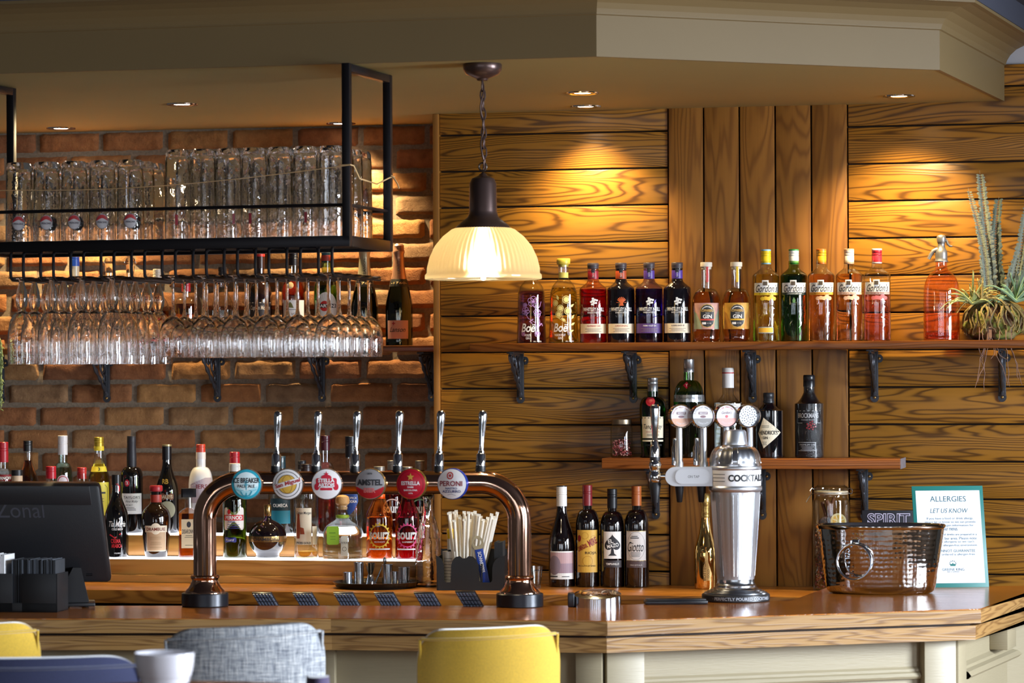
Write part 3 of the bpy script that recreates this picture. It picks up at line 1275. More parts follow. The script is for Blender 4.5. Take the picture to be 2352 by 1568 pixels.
def flowers(kind):
    g = []
    if kind == 'violet':
        for (cx, cy, r) in ((4, 96, 12), (-14, 74, 9), (14, 70, 9), (-15, 88, 5), (-20, 22, 5), (14, 22, 7)):
            for k in range(5):
                a = k * 1.2566 + cx
                g.append(ring2d(cx + 0.55 * r * math.cos(a), cy + 0.55 * r * math.sin(a), 0.55 * r, 0.5 * r, 1.0, 14))
        for pts in (([(14, 68), (20, 50), (16, 30), (13, 22)]), ([(-14, 70), (-8, 58), (8, 48), (14, 30)]), ([(4, 86), (12, 78), (20, 84), (24, 96)]), ([(22, 66), (14, 52), (24, 44)])):
            g.append(stroke2d(pts, 1.2))
        for pts in (([(18, 40), (26, 46), (28, 40)]), ([(4, 56), (-4, 50), (2, 46)])):
            g.append(stroke2d(pts, 2.4))
    else:
        for (cx, cy, r) in ((6, 100, 9), (-20, 92, 7), (-8, 80, 8), (10, 74, 9), (-12, 66, 8)):
            g.append(ring2d(cx, cy, r, r, 1.3, 22))
            g.append(shape2d(ell(cx, cy, r * 0.68, r * 0.68, 16)))
            for k in range(6):
                a = k * 1.047
                g.append(stroke2d([(cx, cy), (cx + r * 0.9 * math.cos(a), cy + r * 0.9 * math.sin(a))], 0.5))
        for pts in (([(10, 66), (14, 52), (13, 36), (16, 18)]), ([(-12, 58), (0, 50), (12, 46)])):
            g.append(stroke2d(pts, 1.2))
        for (x, y, a) in ((-14, 104, 1.9), (20, 86, 0.6), (22, 60, 0.9), (0, 54, 2.6), (22, 44, 0.5), (18, 28, 0.3), (14, 14, 1.2)):
            g.append(shape2d([(x + 8 * math.cos(a), y + 8 * math.sin(a)), (x + 3 * math.cos(a + 1.6), y + 3 * math.sin(a + 1.6)), (x - 6 * math.cos(a), y - 6 * math.sin(a)), (x + 3 * math.cos(a - 1.6), y + 3 * math.sin(a - 1.6))]))
    return g


for (px, kind, liq, lv, capm, fl, l2, lab_) in (
        (1221, 'violet', refr('violet_gin', '#9a58a0'), 121, PURPLE_CAP, mat('#b488c8', 0.5), ('VIOLET', 'GIN'), 'violet bottle with lilac printed flowers, half behind the lamp shade'),
        (1295, 'passion', refr('passion_gin', '#fff068'), 128, mat('#e9cf4c', 0.4), mat('#f3e08a', 0.5), ('PASSION FRUIT', 'GIN'), 'yellow bottle printed with fruit slices and leaves, yellow stopper')):
    pf = [(0, 0), (33, 0), (34.5, 2), (34.5, 5), (32.5, 60), (31, 112), (30, 120), (26, 131), (19, 140), (14, 146), (12, 150), (12, 180)]
    pr = [{'name': 'printed_flowers', 'mats': [fl, WHT], 'layers': [
        (flowers(kind), 0),
        ([text2d('Boë', -8, 36, 33, 20, 0.02, 0.25), text2d(l2[0], -9, 19, 16 if kind == 'violet' else 26, 5.2, 0.01), text2d(l2[1], -9, 12, 9, 5.2, 0.01), text2d('Alc 41,5%', 14, 4.5, 20, 3.6)], 1)]}]
    cps = [('stopper', [(0, 176), (11.5, 176), (11.5, 181), (15, 182), (15.5, 184), (15.5, 193), (14.5, 195), (0, 195)], capm)]
    if kind != 'violet':
        pr.append({'name': 'neck_label', 'mats': [mat('#f5dc6a', 0.5)], 'layers': [(lab(-13, 150.5, 13, 163, 0), 0)]})
    bottle(px, YU, Z_SH, lab_, smooth(pf, 2), liquid=liq, level=lv, caps=cps, prints=pr)

# --- four flat-shouldered bottles
BAND_P = mat('#5b3f86', 0.5)
for (px, colr, lq, neckm, tx, ic, bandm, icm, bname, sub, lab_) in (
        (1363, 'red', refr('red_gin', '#d8122c'), mat('#b02434', 0.4), WHT, 0, CRM, WHT, 'RASPBERRY GIN', 'HANDCRAFTED GIN', 'raspberry red flat shouldered bottle with cream band'),
        (1427, 'black', None, mat('#c8552a', 0.45), WHT, 1, CRM, mat('#d8622a', 0.5), 'ORIGINAL', 'LONDON DRY GIN', 'black flat shouldered bottle with orange tree motif and orange neck'),
        (1491.5, 'purple', refr('purple_gin', '#4a18a8'), mat('#5a3f9a', 0.4), WHT, 2, BAND_P, WHT, 'PARMA VIOLET GIN', 'HANDCRAFTED GIN', 'deep purple flat shouldered bottle with purple band'),
        (1556, 'blackp', None, mat('#5b3fa0', 0.4), WHT, 3, CRM, WHT, 'RHUBARB & GINGER GIN', 'HANDCRAFTED GIN', 'black flat shouldered bottle with purple neck and pale flower motif')):
    pf = [(0, 0), (29, 0), (31.2, 1.5), (31.8, 5), (31.8, 122), (31, 126), (28, 129), (20, 135), (14.5, 140), (12.5, 146), (12, 150), (12, 166), (12.8, 167), (12.8, 171), (12, 172)]
    icon = []
    random.seed(ic + 3)
    if ic == 1:
        for k in range(7):
            a = 0.35 + k * 0.41
            icon.append(stroke2d([(1, 88), (1 + 5 * math.cos(a), 94 + 4 * math.sin(a)), (1 + 10 * math.cos(a), 96 + 9 * math.sin(a))], 2.2))
        icon.append(shape2d([(-4, 85), (6, 85), (3, 95), (-1, 95)]))
        icon += [rect2(-11, 92, -5, 93), rect2(6, 92, 12, 93)]
    else:
        for k in range(9):
            a, r = k * 2.4, 2.2 * math.sqrt(k)
            icon.append(shape2d(ell(1 + r * math.cos(a) * 1.25, 95 + r * math.sin(a) * 1.25, 3.0, 2.4, 9)))
        icon.append(rect2(0.4, 84, 1.8, 94))
    layers = [(icon, 1), ([text2d('WHITLEY NEILL', 1, 77, 52, 8.5, 0.02), text2d(sub, 1, 69.5, 29, 3.6, 0.01)], 0)]
    bmat_ = [mat('#b03040', 0.5) if colr == 'red' else (mat('#c0582a', 0.5) if colr == 'black' else (WHT if colr == 'purple' else mat('#5a4a56', 0.5)))]
    glass_ = dark('#0b0910') if lq is None else (thin_glass('wn_' + colr, '#f0c8c8' if colr == 'red' else '#c8b8f0', '#602030' if colr == 'red' else '#2a1860'))
    bottle(px, YU, Z_SH, lab_, pf, glass=glass_, liquid=lq, level=124,
           caps=[('cap', [(0, 171), (12.8, 171), (12.8, 175), (13.2, 176), (13.2, 183), (12.4, 184), (0, 184)], mat('#4a4044', 0.45)),
                 ('neck_sleeve', [(12.4, 147), (12.6, 148), (12.6, 165), (12.4, 166)], neckm)],
           prints=[{'name': 'printed_motif', 'mats': [tx, icm], 'layers': layers},
                   {'name': 'label_band', 'mats': [bandm, bmat_[0], mat('#8a7a70', 0.6)], 'layers': [(lab(-36, 22, 36, 44, 0), 0), ([text2d(bname, 1, 39, 30, 3.6, 0.01)], 1), (lines(0, 40, (32, 29, 26)), 2)]},
                   {'name': 'neck_strap', 'mats': [mat('#2b2a2e', 0.5), WHT], 'layers': [(lab(-4, 149, 4, 170, 0), 0), ([text2d('Inspired by', 0, 159, 16, 3.4, 0.01, 0.3, math.pi / 2)], 1)], 'ref': 150}])

# --- two round-shouldered bottles with picture labels
for (px, lm, l2, strapm, barm, lab_) in (
        (1623, mat('#d8a49a', 0.55, var=0.35, bscale=60), mat('#a9b89a', 0.55, var=0.3, bscale=50), mat('#cf4a44', 0.5), mat('#cf4a3c', 0.5), 'round shouldered amber bottle with pink picture label and red strap'),
        (1692, mat('#e0a83c', 0.55, var=0.35, bscale=60), mat('#c98a2c', 0.55, var=0.4, bscale=50), mat('#e6bd26', 0.5), mat('#e2b02e', 0.5), 'round shouldered amber bottle with yellow picture label and yellow strap')):
    pf = body_prof(33.4, 172, 84, 12, 124, 4)
    pf[1] = (30, 0)
    pf[3] = (31, 6)
    pf.insert(4, (32, 22))
    pf.insert(5, (33.2, 30))
    oval = rect(-15.5, 33, 19.5, 88, 17)
    oval2 = rect(-13.6, 35, 17.6, 86, 15.4)
    bottle(px, YU, Z_SH, lab_, smooth(pf, 2), liquid=refr('amber_gin', '#f0a860'), level=116,
           caps=[('stopper', [(0, 168), (11.5, 168), (11.5, 173), (13.6, 174), (13.6, 183), (12.8, 184), (0, 184)], mat('#e9ddcc', 0.5))],
           prints=[{'name': 'picture_label', 'mats': [lm, l2, mat('#c9a35a', 0.4), mat('#2c2c30', 0.5), WHT, barm], 'layers': [
               (lab(-32, 30, 33, 90, 0), 0),
               ([shape2d([(-33, 30.5), (-10, 30.5), (-14, 46), (-24, 66), (-33, 72)]), shape2d([(18, 30.5), (34, 30.5), (34, 76), (26, 68), (20, 50)])], 1),
               (shape2d(oval), 2), (shape2d(oval2), 3),
               ([text2d('GIN', 2, 59, 20, 9, 0.03), text2d('PREMIUM', 2, 66.5, 9, 2.2), rect2(-10, 41, -1, 46), text2d('EST 1882', 6, 43.5, 9, 2)] + arc_text('KOPPARBERG BREWERY', 2, 68, 13.5, 2.6, math.pi / 2, 1.9), 4),
               ([rect2(-13, 50, 17, 53.5)], 5),
               ([text2d('KOPPARBERG', 2, 72.5, 27, 6, 0.03)], 2)]},
               {'name': 'neck_strap', 'mats': [strapm], 'layers': [(lab(-0.5, 138, 5.5, 174, 0), 0)], 'ref': 150}])

# --- five bottles with a white script label
for i, (px, base, lq, lv, capm, ring, stripe, sub, stripe_t, lab_) in enumerate((
        (1760, 781.5, refr('lemon_gin', '#f0ea80'), 155, '#f0d026', '#8fc4e6', '#efd23a', 'SICILIAN LEMON', '#6b5a10', 'pale lemon bottle with white script label, yellow cap with blue top'),
        (1824, 780.5, refr('green_gin', '#1f6a20'), 155, '#eef0ec', '#2f8a45', '#1c2a22', 'LONDON DRY GIN', '#e8e8e0', 'dark green bottle with white script label and white cap'),
        (1887, 779.5, refr('orange_gin', '#f8b468'), 155, '#f2a21e', '#d86a1e', '#efab3a', 'MEDITERRANEAN ORANGE', '#7a4a10', 'orange bottle with white script label and orange cap'),
        (1951, 779, refr('peach_gin', '#f4bc84'), 155, '#f2e2d4', '#e8b08e', '#f0cdb8', 'WHITE PEACH', '#8a5a40', 'peach coloured bottle with white script label and cream cap'),
        (2015, 778.5, refr('pink_gin', '#f28c84'), 122, '#c9283a', '#f0f0f0', '#b9a8a0', 'PREMIUM PINK', '#7a3030', 'pink bottle with white script label and red cap, right end of its row'))):
    pf = body_prof(31.2, 184, 150, 12, 172, 3, shape='s')
    pf.append((11.5, 186))
    cp = mat(capm, 0.4)
    g = thin_glass('green_glass', '#b8d8a8', '#204018') if i == 1 else G_CLEAR
    leafs = []
    random.seed(20 + i)
    for k in range(9):
        x0, y0 = random.uniform(-22, 20), random.uniform(18, 78)
        leafs.append(stroke2d([(x0, y0), (x0 + random.uniform(2, 6), y0 + 8), (x0 + random.uniform(-2, 8), y0 + 16), (x0 + random.uniform(-6, 4), y0 + 22)], 1.4))
    pics = [shape2d(ell(-8 + 7 * k, 99 + (k % 2) * 4 - 3 * (k == 1), 5.5, 4.5, 12)) for k in range(5)]
    picm = ['#e2b92c', '#3f7f3a', '#f0b88a', '#f2c0a0', '#d86a6a'][i]
    bottle(px, YU, Z_SH, lab_, pf, glass=g, liquid=lq, level=lv,
           caps=[('cap', [(0, 178), (11.6, 178), (11.6, 196), (11, 197), (11.6, 198), (11.6, 201), (11, 202), (11.6, 203), (11.6, 209), (0, 209)], cp),
                 ('cap_top', [(0, 209), (11.7, 209), (11.7, 211.5), (10.8, 212.5), (0, 212.5)], mat(ring, 0.4)),
                 ('cap_band', [(11.7, 178.5), (11.8, 179), (11.8, 181), (11.7, 181.5)], mat(ring, 0.4))],
           prints=[{'name': 'script_label', 'mats': [WHT, INK, mat(stripe, 0.5), mat(stripe_t, 0.5), mat('#6a5c4c', 0.35, 0.6)], 'layers': [
               ([lab(-31, 113, 34, 135, 0), lab(-9, 134, 6, 141, 0)], 0),
               ([text2d("Gordon's", 1.5, 122.5, 54, 17, 0.004, 0.45)], 1),
               ([lab(-31, 107, 34, 112.6, 0)], 2), ([text2d(sub, 1, 109.8, min(34, 2.6 * len(sub)), 3.0, 0.01)], 3),
               ([rect2(-6, 129, 3, 138)], 4)]},
               {'name': 'printed_fruit', 'mats': [mat(picm, 0.5)], 'layers': [(pics, 0)]} if i != 1 else {'name': 'printed_crest', 'mats': [mat('#5f8a55', 0.5)], 'layers': [([shape2d([(-4, 94), (4, 94), (0, 102)]), rect2(-3, 89, 3, 94)], 0)]},
               {'name': 'moulded_leaves', 'mats': [thin_glass('leaf_relief', '#efe8d8', '#d8c8a0', 0.12)], 'layers': [(leafs, 0)]}]
           + ([{'name': 'small_label', 'mats': [mat('#efb93a', 0.5), mat('#9ab8c8', 0.5)], 'layers': [(lab(-19, 20, 17, 34, 0), 1), (lab(-18, 21.5, 16, 32.5, 0), 0)]}] if i == 0 else []))

# --- soda siphon
X = x_at(2163, YU, Z_SH)
s = depth((X, YU, Z_SH)) / F_
t = thing('soda_siphon', 'old orange red glass soda siphon with a grey metal spout', 'soda siphon', (X, YU, Z_SH), face_cam((X, YU)))
pf = smooth([(0, 0), (39, 0), (41, 3), (41.5, 16), (41.5, 60), (41, 110), (39.5, 128), (34, 143), (25, 155), (17, 162), (13.5, 168), (13, 176), (13, 182)], 2)
mb = MB()
mb.lathe(pf, 40, 0, None, None, s)
mb.build('body', thin_glass('siphon_glass', '#ffd8c6', '#e08a64', 0.08), t)
mb = MB()
mb.lathe([(0, 4), (36, 4), (38.5, 7), (38.5, 19), (0, 17)], 36, 0, None, None, s)
mb.build('base_glass', refr('siphon_base', '#e88870', 1.45), t)
mb = MB()
mb.lathe([(38.8, 19), (40, 20), (40, 68), (39, 70), (38.8, 68)], 36, 0, None, lambda a, h: 1 + 0.004 * math.sin(a * 9), s)
mb.build('waterline', thin_glass('siphon_water', '#ffe8dc', '#d08868', 0.05), t)
M_PEW = mat('#9a9794', 0.45, 0.8, bump=0.15, bscale=200)
mb = MB()
mb.lathe(smooth([(0, 181), (15.5, 181), (15.5, 184), (14, 185), (14, 198), (13, 206), (9, 214), (8, 222), (9.5, 226), (10.5, 232), (10.5, 238), (8, 242), (0, 244)], 2), 28, 0, None, None, s)
mb.build('head', M_PEW, t)
mb = MB()
mb.tube([(-4 * s, 0, 206 * s), (-11 * s, 0, 209 * s), (-18 * s, 0, 206 * s), (-24 * s, 0, 198 * s), (-29 * s, 0, 188 * s)], [6.5 * s, 6 * s, 5 * s, 4.4 * s, 4 * s], 12)
mb.build('spout', M_PEW, t)
mb = MB()
mb.tube([(6 * s, 0, 232 * s), (12 * s, 0, 230 * s), (15 * s, 0, 222 * s), (20 * s, 0, 217 * s), (25 * s, 0, 217 * s)], [3.4 * s, 3.2 * s, 3 * s, 2.8 * s, 2.2 * s], 10)
mb.build('lever', M_PEW, t)

# ---------------------------------------------------------------- lower shelf on the planks
YL = -0.095
# spice jar
t, s = bottle(1428, YL, Z_SL, 'small glass jar of pink peppercorns at the left end of the lower shelf',
              [(0, 0), (22, 0), (25, 3), (25.5, 8), (25.5, 66), (24, 71), (22, 74), (22, 77)],
              caps=[('lid', [(22.2, 76), (23, 76.5), (23.5, 82), (23, 87), (0, 87.5)], mat('#8a7a66', 0.35, 0.9))], name='spice_jar', cat='jar')
mb = MB()
random.seed(5)
for k in range(330):
    a, r, h = random.uniform(0, 6.28), 21.5 * math.sqrt(random.uniform(0, 1)), 5 + 36 * random.random() ** 1.5
    if h > 26 and random.random() < 0.35:
        continue
    c = (r * math.cos(a) * s, r * math.sin(a) * s, h * s)
    mb.add([(c[0] + 2.3 * s * x, c[1] + 2.3 * s * y, c[2] + 2.3 * s * z) for x, y, z in ((1, 0, 0), (0, 1, 0), (-1, 0, 0), (0, -1, 0), (0, 0, 1), (0, 0, -1))],
           [(0, 1, 4), (1, 2, 4), (2, 3, 4), (3, 0, 4), (1, 0, 5), (2, 1, 5), (3, 2, 5), (0, 3, 5)], random.choice((0, 0, 0, 1, 2)), True)
o = mb.build('peppercorns', [mat('#a8484a', 0.5), mat('#c98a80', 0.5), mat('#6a3a30', 0.6)], t, sharp=0)
o['kind'] = 'stuff'

GREEN = thin_glass('deep_green_glass', '#5a9a50', '#0c2a10', 0.06)
GREEN_D = dark('#0b2a12')
REDSEAL = mat('#a8122a', 0.35)
SILVER = mat('#b9bcc0', 0.28, 0.9)
pf = body_prof(31, 152, 112, 13, 140, 4)
pf[3] = (27, 6)
pf.insert(4, (30, 90))
bottle(1500, YL, Z_SL, 'dark green bottle with red wax seal and cream label, beside the spice jar', pf, glass=thin_glass('tq_glass', '#4a8a40', '#06200a', 0.07),
       liquid=refr('tq_liquid', '#1d7a22'), level=118,
       caps=[('cap', [(0, 150), (12, 150), (12, 166), (11.3, 167), (12, 168), (12, 174), (11.4, 175), (12, 176), (12, 182), (11, 183), (0, 183)], SILVER)],
       prints=[{'name': 'wax_seal', 'mats': [REDSEAL, mat('#d04a50', 0.5)], 'layers': [(shape2d(ell(-6, 129, 11, 11, 22)), 0), (ring2d(-6, 129, 9, 9, 0.8, 22), 1), ([text2d('T', -6, 129, 5, 7)], 1)]},
               {'name': 'label', 'mats': [CRM, INK, mat('#b0524a', 0.5)], 'layers': [
                   ([lab(-28, 45, 27, 94, 0), lab(-28, 37, 27, 41, 0)], 0), ([text2d('Tanqueray', 0, 70, 46, 14, 0.004, 0.4), rect2(-28, 90.5, 27, 92), text2d('LONDON', -8, 29, 20, 4.4, 0.01), text2d('DRY GIN', 13, 29, 17, 4.4, 0.01)] + lines(0, 34, (53, 50)), 1),
                   ([text2d('EXPORT STRENGTH', 0, 59, 32, 3.2)], 2)]}])
pf = body_prof(36, 196, 126, 12, 178, 4)
for i, (r, h) in enumerate(pf):
    if h < 100:
        pf[i] = (r * 0.88, h)
pf.insert(4, (31, 80))
pf.insert(5, (36, 128))
pf = [p for p in sorted(set(pf), key=lambda q: q[1])]
pf[0], pf[1] = (0, 0), (28, 0)
fl = lambda a, h: 1 + (0.035 * math.cos(a * 10) if h < 120 or 148 < h < 176 else 0)
bottle(1583, YL - 0.005, Z_SL, 'tallest bottle on the lower shelf, ribbed green glass with a silver band', pf, glass=thin_glass('ten_glass', '#9cc08c', '#143a14', 0.07), liquid=refr('ten_liquid', '#58964a'), level=152, mod=fl, n=60,
       caps=[('cap', [(0, 196), (12.2, 196), (12.4, 204), (11.6, 205), (12.4, 206), (12.4, 225), (11.5, 226), (0, 226)], SILVER)],
       prints=[{'name': 'silver_band', 'mats': [SILVER, INK], 'layers': [(lab(-50, 128, 50, 144, 0), 0), ([text2d('Tanqueray', -10, 136, 30, 8, 0.004, 0.4), text2d('No. TEN', 19, 136, 22, 6)], 1)]},
               {'name': 'wax_seal', 'mats': [REDSEAL, mat('#e8c8b0', 0.4)], 'layers': [(shape2d([(-14, 166), (-5, 174), (4, 166), (-5, 158)]), 0), ([text2d('T', -5, 166, 6, 6)], 1)]}])
pf = body_prof(33, 176, 126, 13, 146, 3, shape='flat')
bottle(1673, YL, Z_SL, 'clear bottle with white label and white sealed neck, behind the tap badges', pf, liquid=refr('clear_spirit', '#f2f5f4', 1.34), level=128,
       caps=[('neck_seal', [(0, 160), (13.5, 160), (13.5, 194), (0, 194)], mat('#e4dfdc', 0.5)), ('seal_ring', [(13.7, 193), (13.8, 193.5), (13.8, 195), (13.7, 195.5)], mat('#b8303a', 0.5)),
             ('cap', [(0, 195), (13.6, 195), (13.6, 204), (12.6, 206), (0, 206)], mat('#d8d2cc', 0.5))],
       prints=[{'name': 'label', 'mats': [WHT, INK], 'layers': [(lab(-33, 100, 33, 124, 0), 0), ([text2d('THE BOTANIST', 0, 113, 52, 7, 0.004)] + lines(0, 40, (120, 122), 0.7) + [text2d('ISLAY DRY GIN', 0, 104, 34, 4)], 1)]},
               {'name': 'moulded_letters', 'mats': [thin_glass('leaf_relief')], 'layers': [([rect2(-31 + 44 * (k % 2), 86 - 11 * (k // 2), -13 - k % 3 * 3 + 44 * (k % 2), 90 - 11 * (k // 2)) for k in range(16)], 0)]}])
pf = body_prof(33, 128, 108, 12, 124, 4, shape='flat')
bottle(1766, YL, Z_SL, 'squat black apothecary bottle with a cream diamond label', pf, glass=dark('#0c0b10'),
       caps=[('stopper', [(0, 126), (13, 126), (13, 130), (12, 131), (12, 138), (12.6, 139), (12.6, 147), (11, 149), (0, 149)], mat('#26262a', 0.4))],
       prints=[{'name': 'diamond_label', 'mats': [CRM, INK, mat('#b9a987', 0.5)], 'layers': [
           (shape2d([(-26, 56), (-12, 92), (31, 58), (-12, 22)]), 0), (stroke2d([(-23, 56), (-12, 87), (27, 58), (-12, 26), (-23, 56)], 0.7), 2),
           ([text2d("HENDRICK'S", -1, 58, 44, 9.5, 0.015), text2d('· GIN ·', -8, 46, 20, 6, 0.015)] + lines(-10, 12, (36, 33, 30), 0.8) + lines(-8, 18, (70, 73), 0.8), 1)]}])
pf = body_prof(33, 165, 124, 12.5, 150, 4, shape='flat')
bottle(1859, YL, Z_SL, 'black textured bottle with silver lettering and red berry print', pf, glass=mat('#0d0d12', 0.12, coat=1.0, bump=0.9, bscale=420),
       caps=[('cap', [(0, 163), (13.4, 163), (13.4, 176), (12.8, 177), (13.4, 178), (13.4, 188), (12, 190), (0, 190)], mat('#17171b', 0.3))],
       prints=[{'name': 'printed_label', 'mats': [mat('#1a1a20', 0.3), mat('#c8c8cc', 0.4), mat('#8a1c26', 0.4)], 'layers': [
           (lab(-32, 80, 28, 108, 0), 0), ([text2d('BROCKMANS', -3, 97, 50, 11, 0.012), text2d('Intensely Smooth', -3, 87, 32, 4, 0.0, 0.4), rect2(-32, 107, 28, 108), rect2(-30, 79.5, -16, 80.5), rect2(20, 79.5, 28, 80.5)], 1),
           ([shape2d(ell(4 + 5 * math.cos(k * 2.4) * math.sqrt(k) * 0.6, 74 + 5 * math.sin(k * 2.4) * math.sqrt(k) * 0.6, 2.3, 2.0, 7)) for k in range(14)], 2)]},
               {'name': 'lower_print', 'mats': [mat('#1a1a20', 0.3), mat('#c8c8cc', 0.4)], 'layers': [(lab(-27, 16, 16, 36, 0), 0), ([rect2(-27, 16, 16, 17), rect2(-27, 35, 16, 36), text2d('PREMIUM GIN', -5, 30, 36, 4)] + lines(-5, 34, (25, 22, 19), 0.8), 1)]}])

# ---------------------------------------------------------------- red wines and the gold bottle on the back counter
YW = -0.12
WINE = dark('#0d0608')


def wine(px, label, R, H, sh, nk, nh, cap0, capm, prints, shape='round', topm=None):
    pf = body_prof(R, H - 3, sh, nk, nh, 4, shape=shape)
    cps = [cap(nk + 0.9, cap0, H - (2 if topm else 0), capm, 'capsule')]
    if topm:
        cps.append(('cap_top', [(0, H - 2), (nk + 0.6, H - 2), (nk + 0.4, H), (0, H)], topm))
    return bottle(px, YW, Z_BACK, label, pf, glass=WINE, caps=cps, prints=prints, name='wine_bottle', cat='wine bottle')


wine(1291, 'red wine bottle with white capsule and plain pink and white label', 30.5, 231, 92, 11.2, 184, 184, mat('#e9e6e2', 0.45),
     [{'name': 'label', 'mats': [mat('#c5a2a6', 0.5), mat('#a28896', 0.5), WHT, INK, mat('#8f7f8c', 0.5)], 'layers': [
         (lab(-31, 18, 31, 82, 0), 2), (lab(-31, 32, 31, 79, 0), 0), (lab(-31, 32, 31, 54, 0), 1), (shape2d(ell(-18, 50, 15, 22, 26)), 4), ([rect2(-31, 23, -10, 25.5), rect2(0, 23.2, 17, 24.8)], 3)]}], 's', mat('#2a2426', 0.4))
wine(1350, 'red wine bottle with crimson capsule and mustard yellow label', 27.5, 233, 138, 10.5, 178, 186, mat('#7d1c22', 0.4),
     [{'name': 'label', 'mats': [mat('#dcae48', 0.5), mat('#8d1f24', 0.5), mat('#2c2218', 0.6), mat('#c08e30', 0.5)], 'layers': [
         (lab(-27, 34, 26, 131, 0), 0), ([ring2d(0, 60, 12, 12, 1.2), ring2d(-6, 118, 8, 8, 1.0), ring2d(14, 112, 7, 7, 1.0)], 3),
         ([shape2d(ell(-20, 112, 5, 7.5, 16)), text2d('CAMINO', -16, 90, 18, 12, 0.03, 0, 0.45), text2d('DEL', -4, 95, 8, 9, 0.03, 0, 0.45), text2d('MIRE', 12, 104, 22, 16, 0.03, 0, 0.45)], 1),
         ([text2d('RIOJA', 8, 78, 27, 7.5, 0.005), text2d('PRODUCT OF SPAIN', -2, 49, 42, 3.4)], 2)]}])
spade = [shape2d([(1.18 * 16 * math.sin(t) ** 3, 101 - 1.25 * (13 * math.cos(t) - 5 * math.cos(2 * t) - 2 * math.cos(3 * t) - math.cos(4 * t))) for t in [k * 2 * math.pi / 40 for k in range(40)]]), shape2d([(-2, 92), (2, 92), (4, 78), (10, 73), (-10, 73), (-4, 78)])]
wine(1407, 'red wine bottle with black capsule and a white label showing a large spade', 28, 225, 134, 10.5, 174, 181, mat('#17171a', 0.4),
     [{'name': 'label', 'mats': [WHT, INK, mat('#3a3336', 0.5)], 'layers': [
         (lab(-23, 66, 23, 128, 0), 0), (spade + [stroke2d([(-22, 67), (22, 67), (22, 127), (-22, 127), (-22, 67)], 1.6)], 1), ([text2d('EL', -4, 106, 12, 9, 0.02, 0, 0.2), text2d('MAZO', 1, 96, 27, 9, 0.02, 0, 0.2)], 0)]},
      {'name': 'lower_label', 'mats': [mat('#3a3336', 0.5), WHT], 'layers': [(lab(-23, 46, 23, 62, 0), 0), ([text2d('TEMPRANILLO', 0, 54, 31, 5, 0.015)], 1)]}])
wine(1463, 'red wine bottle with copper orange capsule and pale script label', 28, 232, 138, 10.5, 178, 187, mat('#b5622c', 0.4),
     [{'name': 'label', 'mats': [mat('#e0dcda', 0.5), INK, mat('#5a4a4c', 0.5), mat('#c9a860', 0.3, 0.8)], 'layers': [
         (lab(-27, 62, 23, 130, 0), 0), (ring2d(-2, 96, 22, 32, 0.5), 2), ([text2d('Giotto', -3, 94, 38, 22, 0.0, 0.35), rect2(-12, 117, 2, 118.5), rect2(-15, 113, 5, 115)] + lines(-3, 26, (80, 77, 74, 71), 0.9), 1),
         ([lab(-27, 46, 23, 62, 0)], 2), ([rect2(-27, 61.5, 23, 62.6), rect2(-27, 129, 23, 130)], 3), ([text2d("VINO D'ITALIA", -2, 52, 28, 3.4)], 0)]}])
pf = smooth([(0, 0), (22, 0), (25, 2), (26, 8), (26.5, 50), (27, 70), (26, 90), (21, 108), (15, 130), (11.5, 155), (10.5, 170)], 2)
bottle(1621, -0.16, Z_BACK, 'mirror gold sparkling wine bottle behind the silver cocktail tap', pf, glass=M_GOLD,
       caps=[('foil', [(10.7, 162), (11, 164), (10.5, 185), (12, 196), (12.5, 200), (11.5, 214), (8, 219), (0, 220)], mat('#d8b46a', 0.25, 0.9, bump=0.6, bscale=120))],
       prints=[{'name': 'engraved_label', 'mats': [mat('#d8b878', 0.35, 0.7), mat('#5a4420', 0.5)], 'layers': [
           (shape2d([(-4, 20), (10, 20), (14, 36), (10, 50), (6, 62), (5, 84), (-1, 84), (-2, 62), (-6, 48), (-6, 34)]), 0), ([text2d('BOTTEGA', -2.5, 42, 44, 6.5, 0.005, 0, math.pi / 2), text2d('GOLD', 6.5, 36, 20, 5, 0.0, 0, math.pi / 2)], 1)]}], name='sparkling_wine_bottle', cat='wine bottle')
# ---------------------------------------------------------------- bottles on the lit steps
YA = -0.054    # front step
YB = 0.082     # rear step
BLK = dark('#0a090b')
RED_CAP = mat('#b3202a', 0.35)
GREY_CAP = mat('#8f8a82', 0.4, 0.6)

# rear step, left to right
bottle(8, YB, Z_T2, 'clear bottle with tall red cap at the left edge above the till', body_prof(23, 165, 112, 11.5, 146, 3), liquid=refr('clear_spirit', '#f2f5f4', 1.34), level=120,
       caps=[cap(11.8, 160, 206, RED_CAP)], prints=[{'name': 'label', 'mats': [mat('#8f1c20', 0.5), WHT], 'layers': [(lab(-23, 84, 23, 132, 0), 0), ([text2d('SMIRNOFF', 0, 124, 40, 7, 0.02)], 1)]}])
bottle(65, YB, Z_T2, 'dark rum bottle with black cap standing behind the till', body_prof(24, 196, 112, 9.5, 168, 3, shape='s'), liquid=refr('brown_spirit', '#7a3a12'), level=165,
       caps=[cap(10.5, 186, 210, mat('#1c1a18', 0.35))])
bottle(145, YB, Z_T2, 'clear bottle with tall white screw cap standing behind the till', body_prof(22, 182, 128, 10, 160, 3), glass=thin_glass('pale_green_glass', '#dcefe6', '#6a9a8a'), liquid=refr('pale_green_spirit', '#d4ebe2', 1.35), level=150,
       caps=[cap(11, 178, 222, mat('#e2dfdf', 0.4))], prints=[{'name': 'label', 'mats': [mat('#e8d8d8', 0.5), mat('#b0303a', 0.5)], 'layers': [(shape2d(ell(0, 118, 14, 14, 24)), 0), (ring2d(0, 118, 12, 12, 2), 1)]},
                                                                 {'name': 'neck_band', 'mats': [INK], 'layers': [(lab(-12, 180, 12, 184, 0), 0)]}])
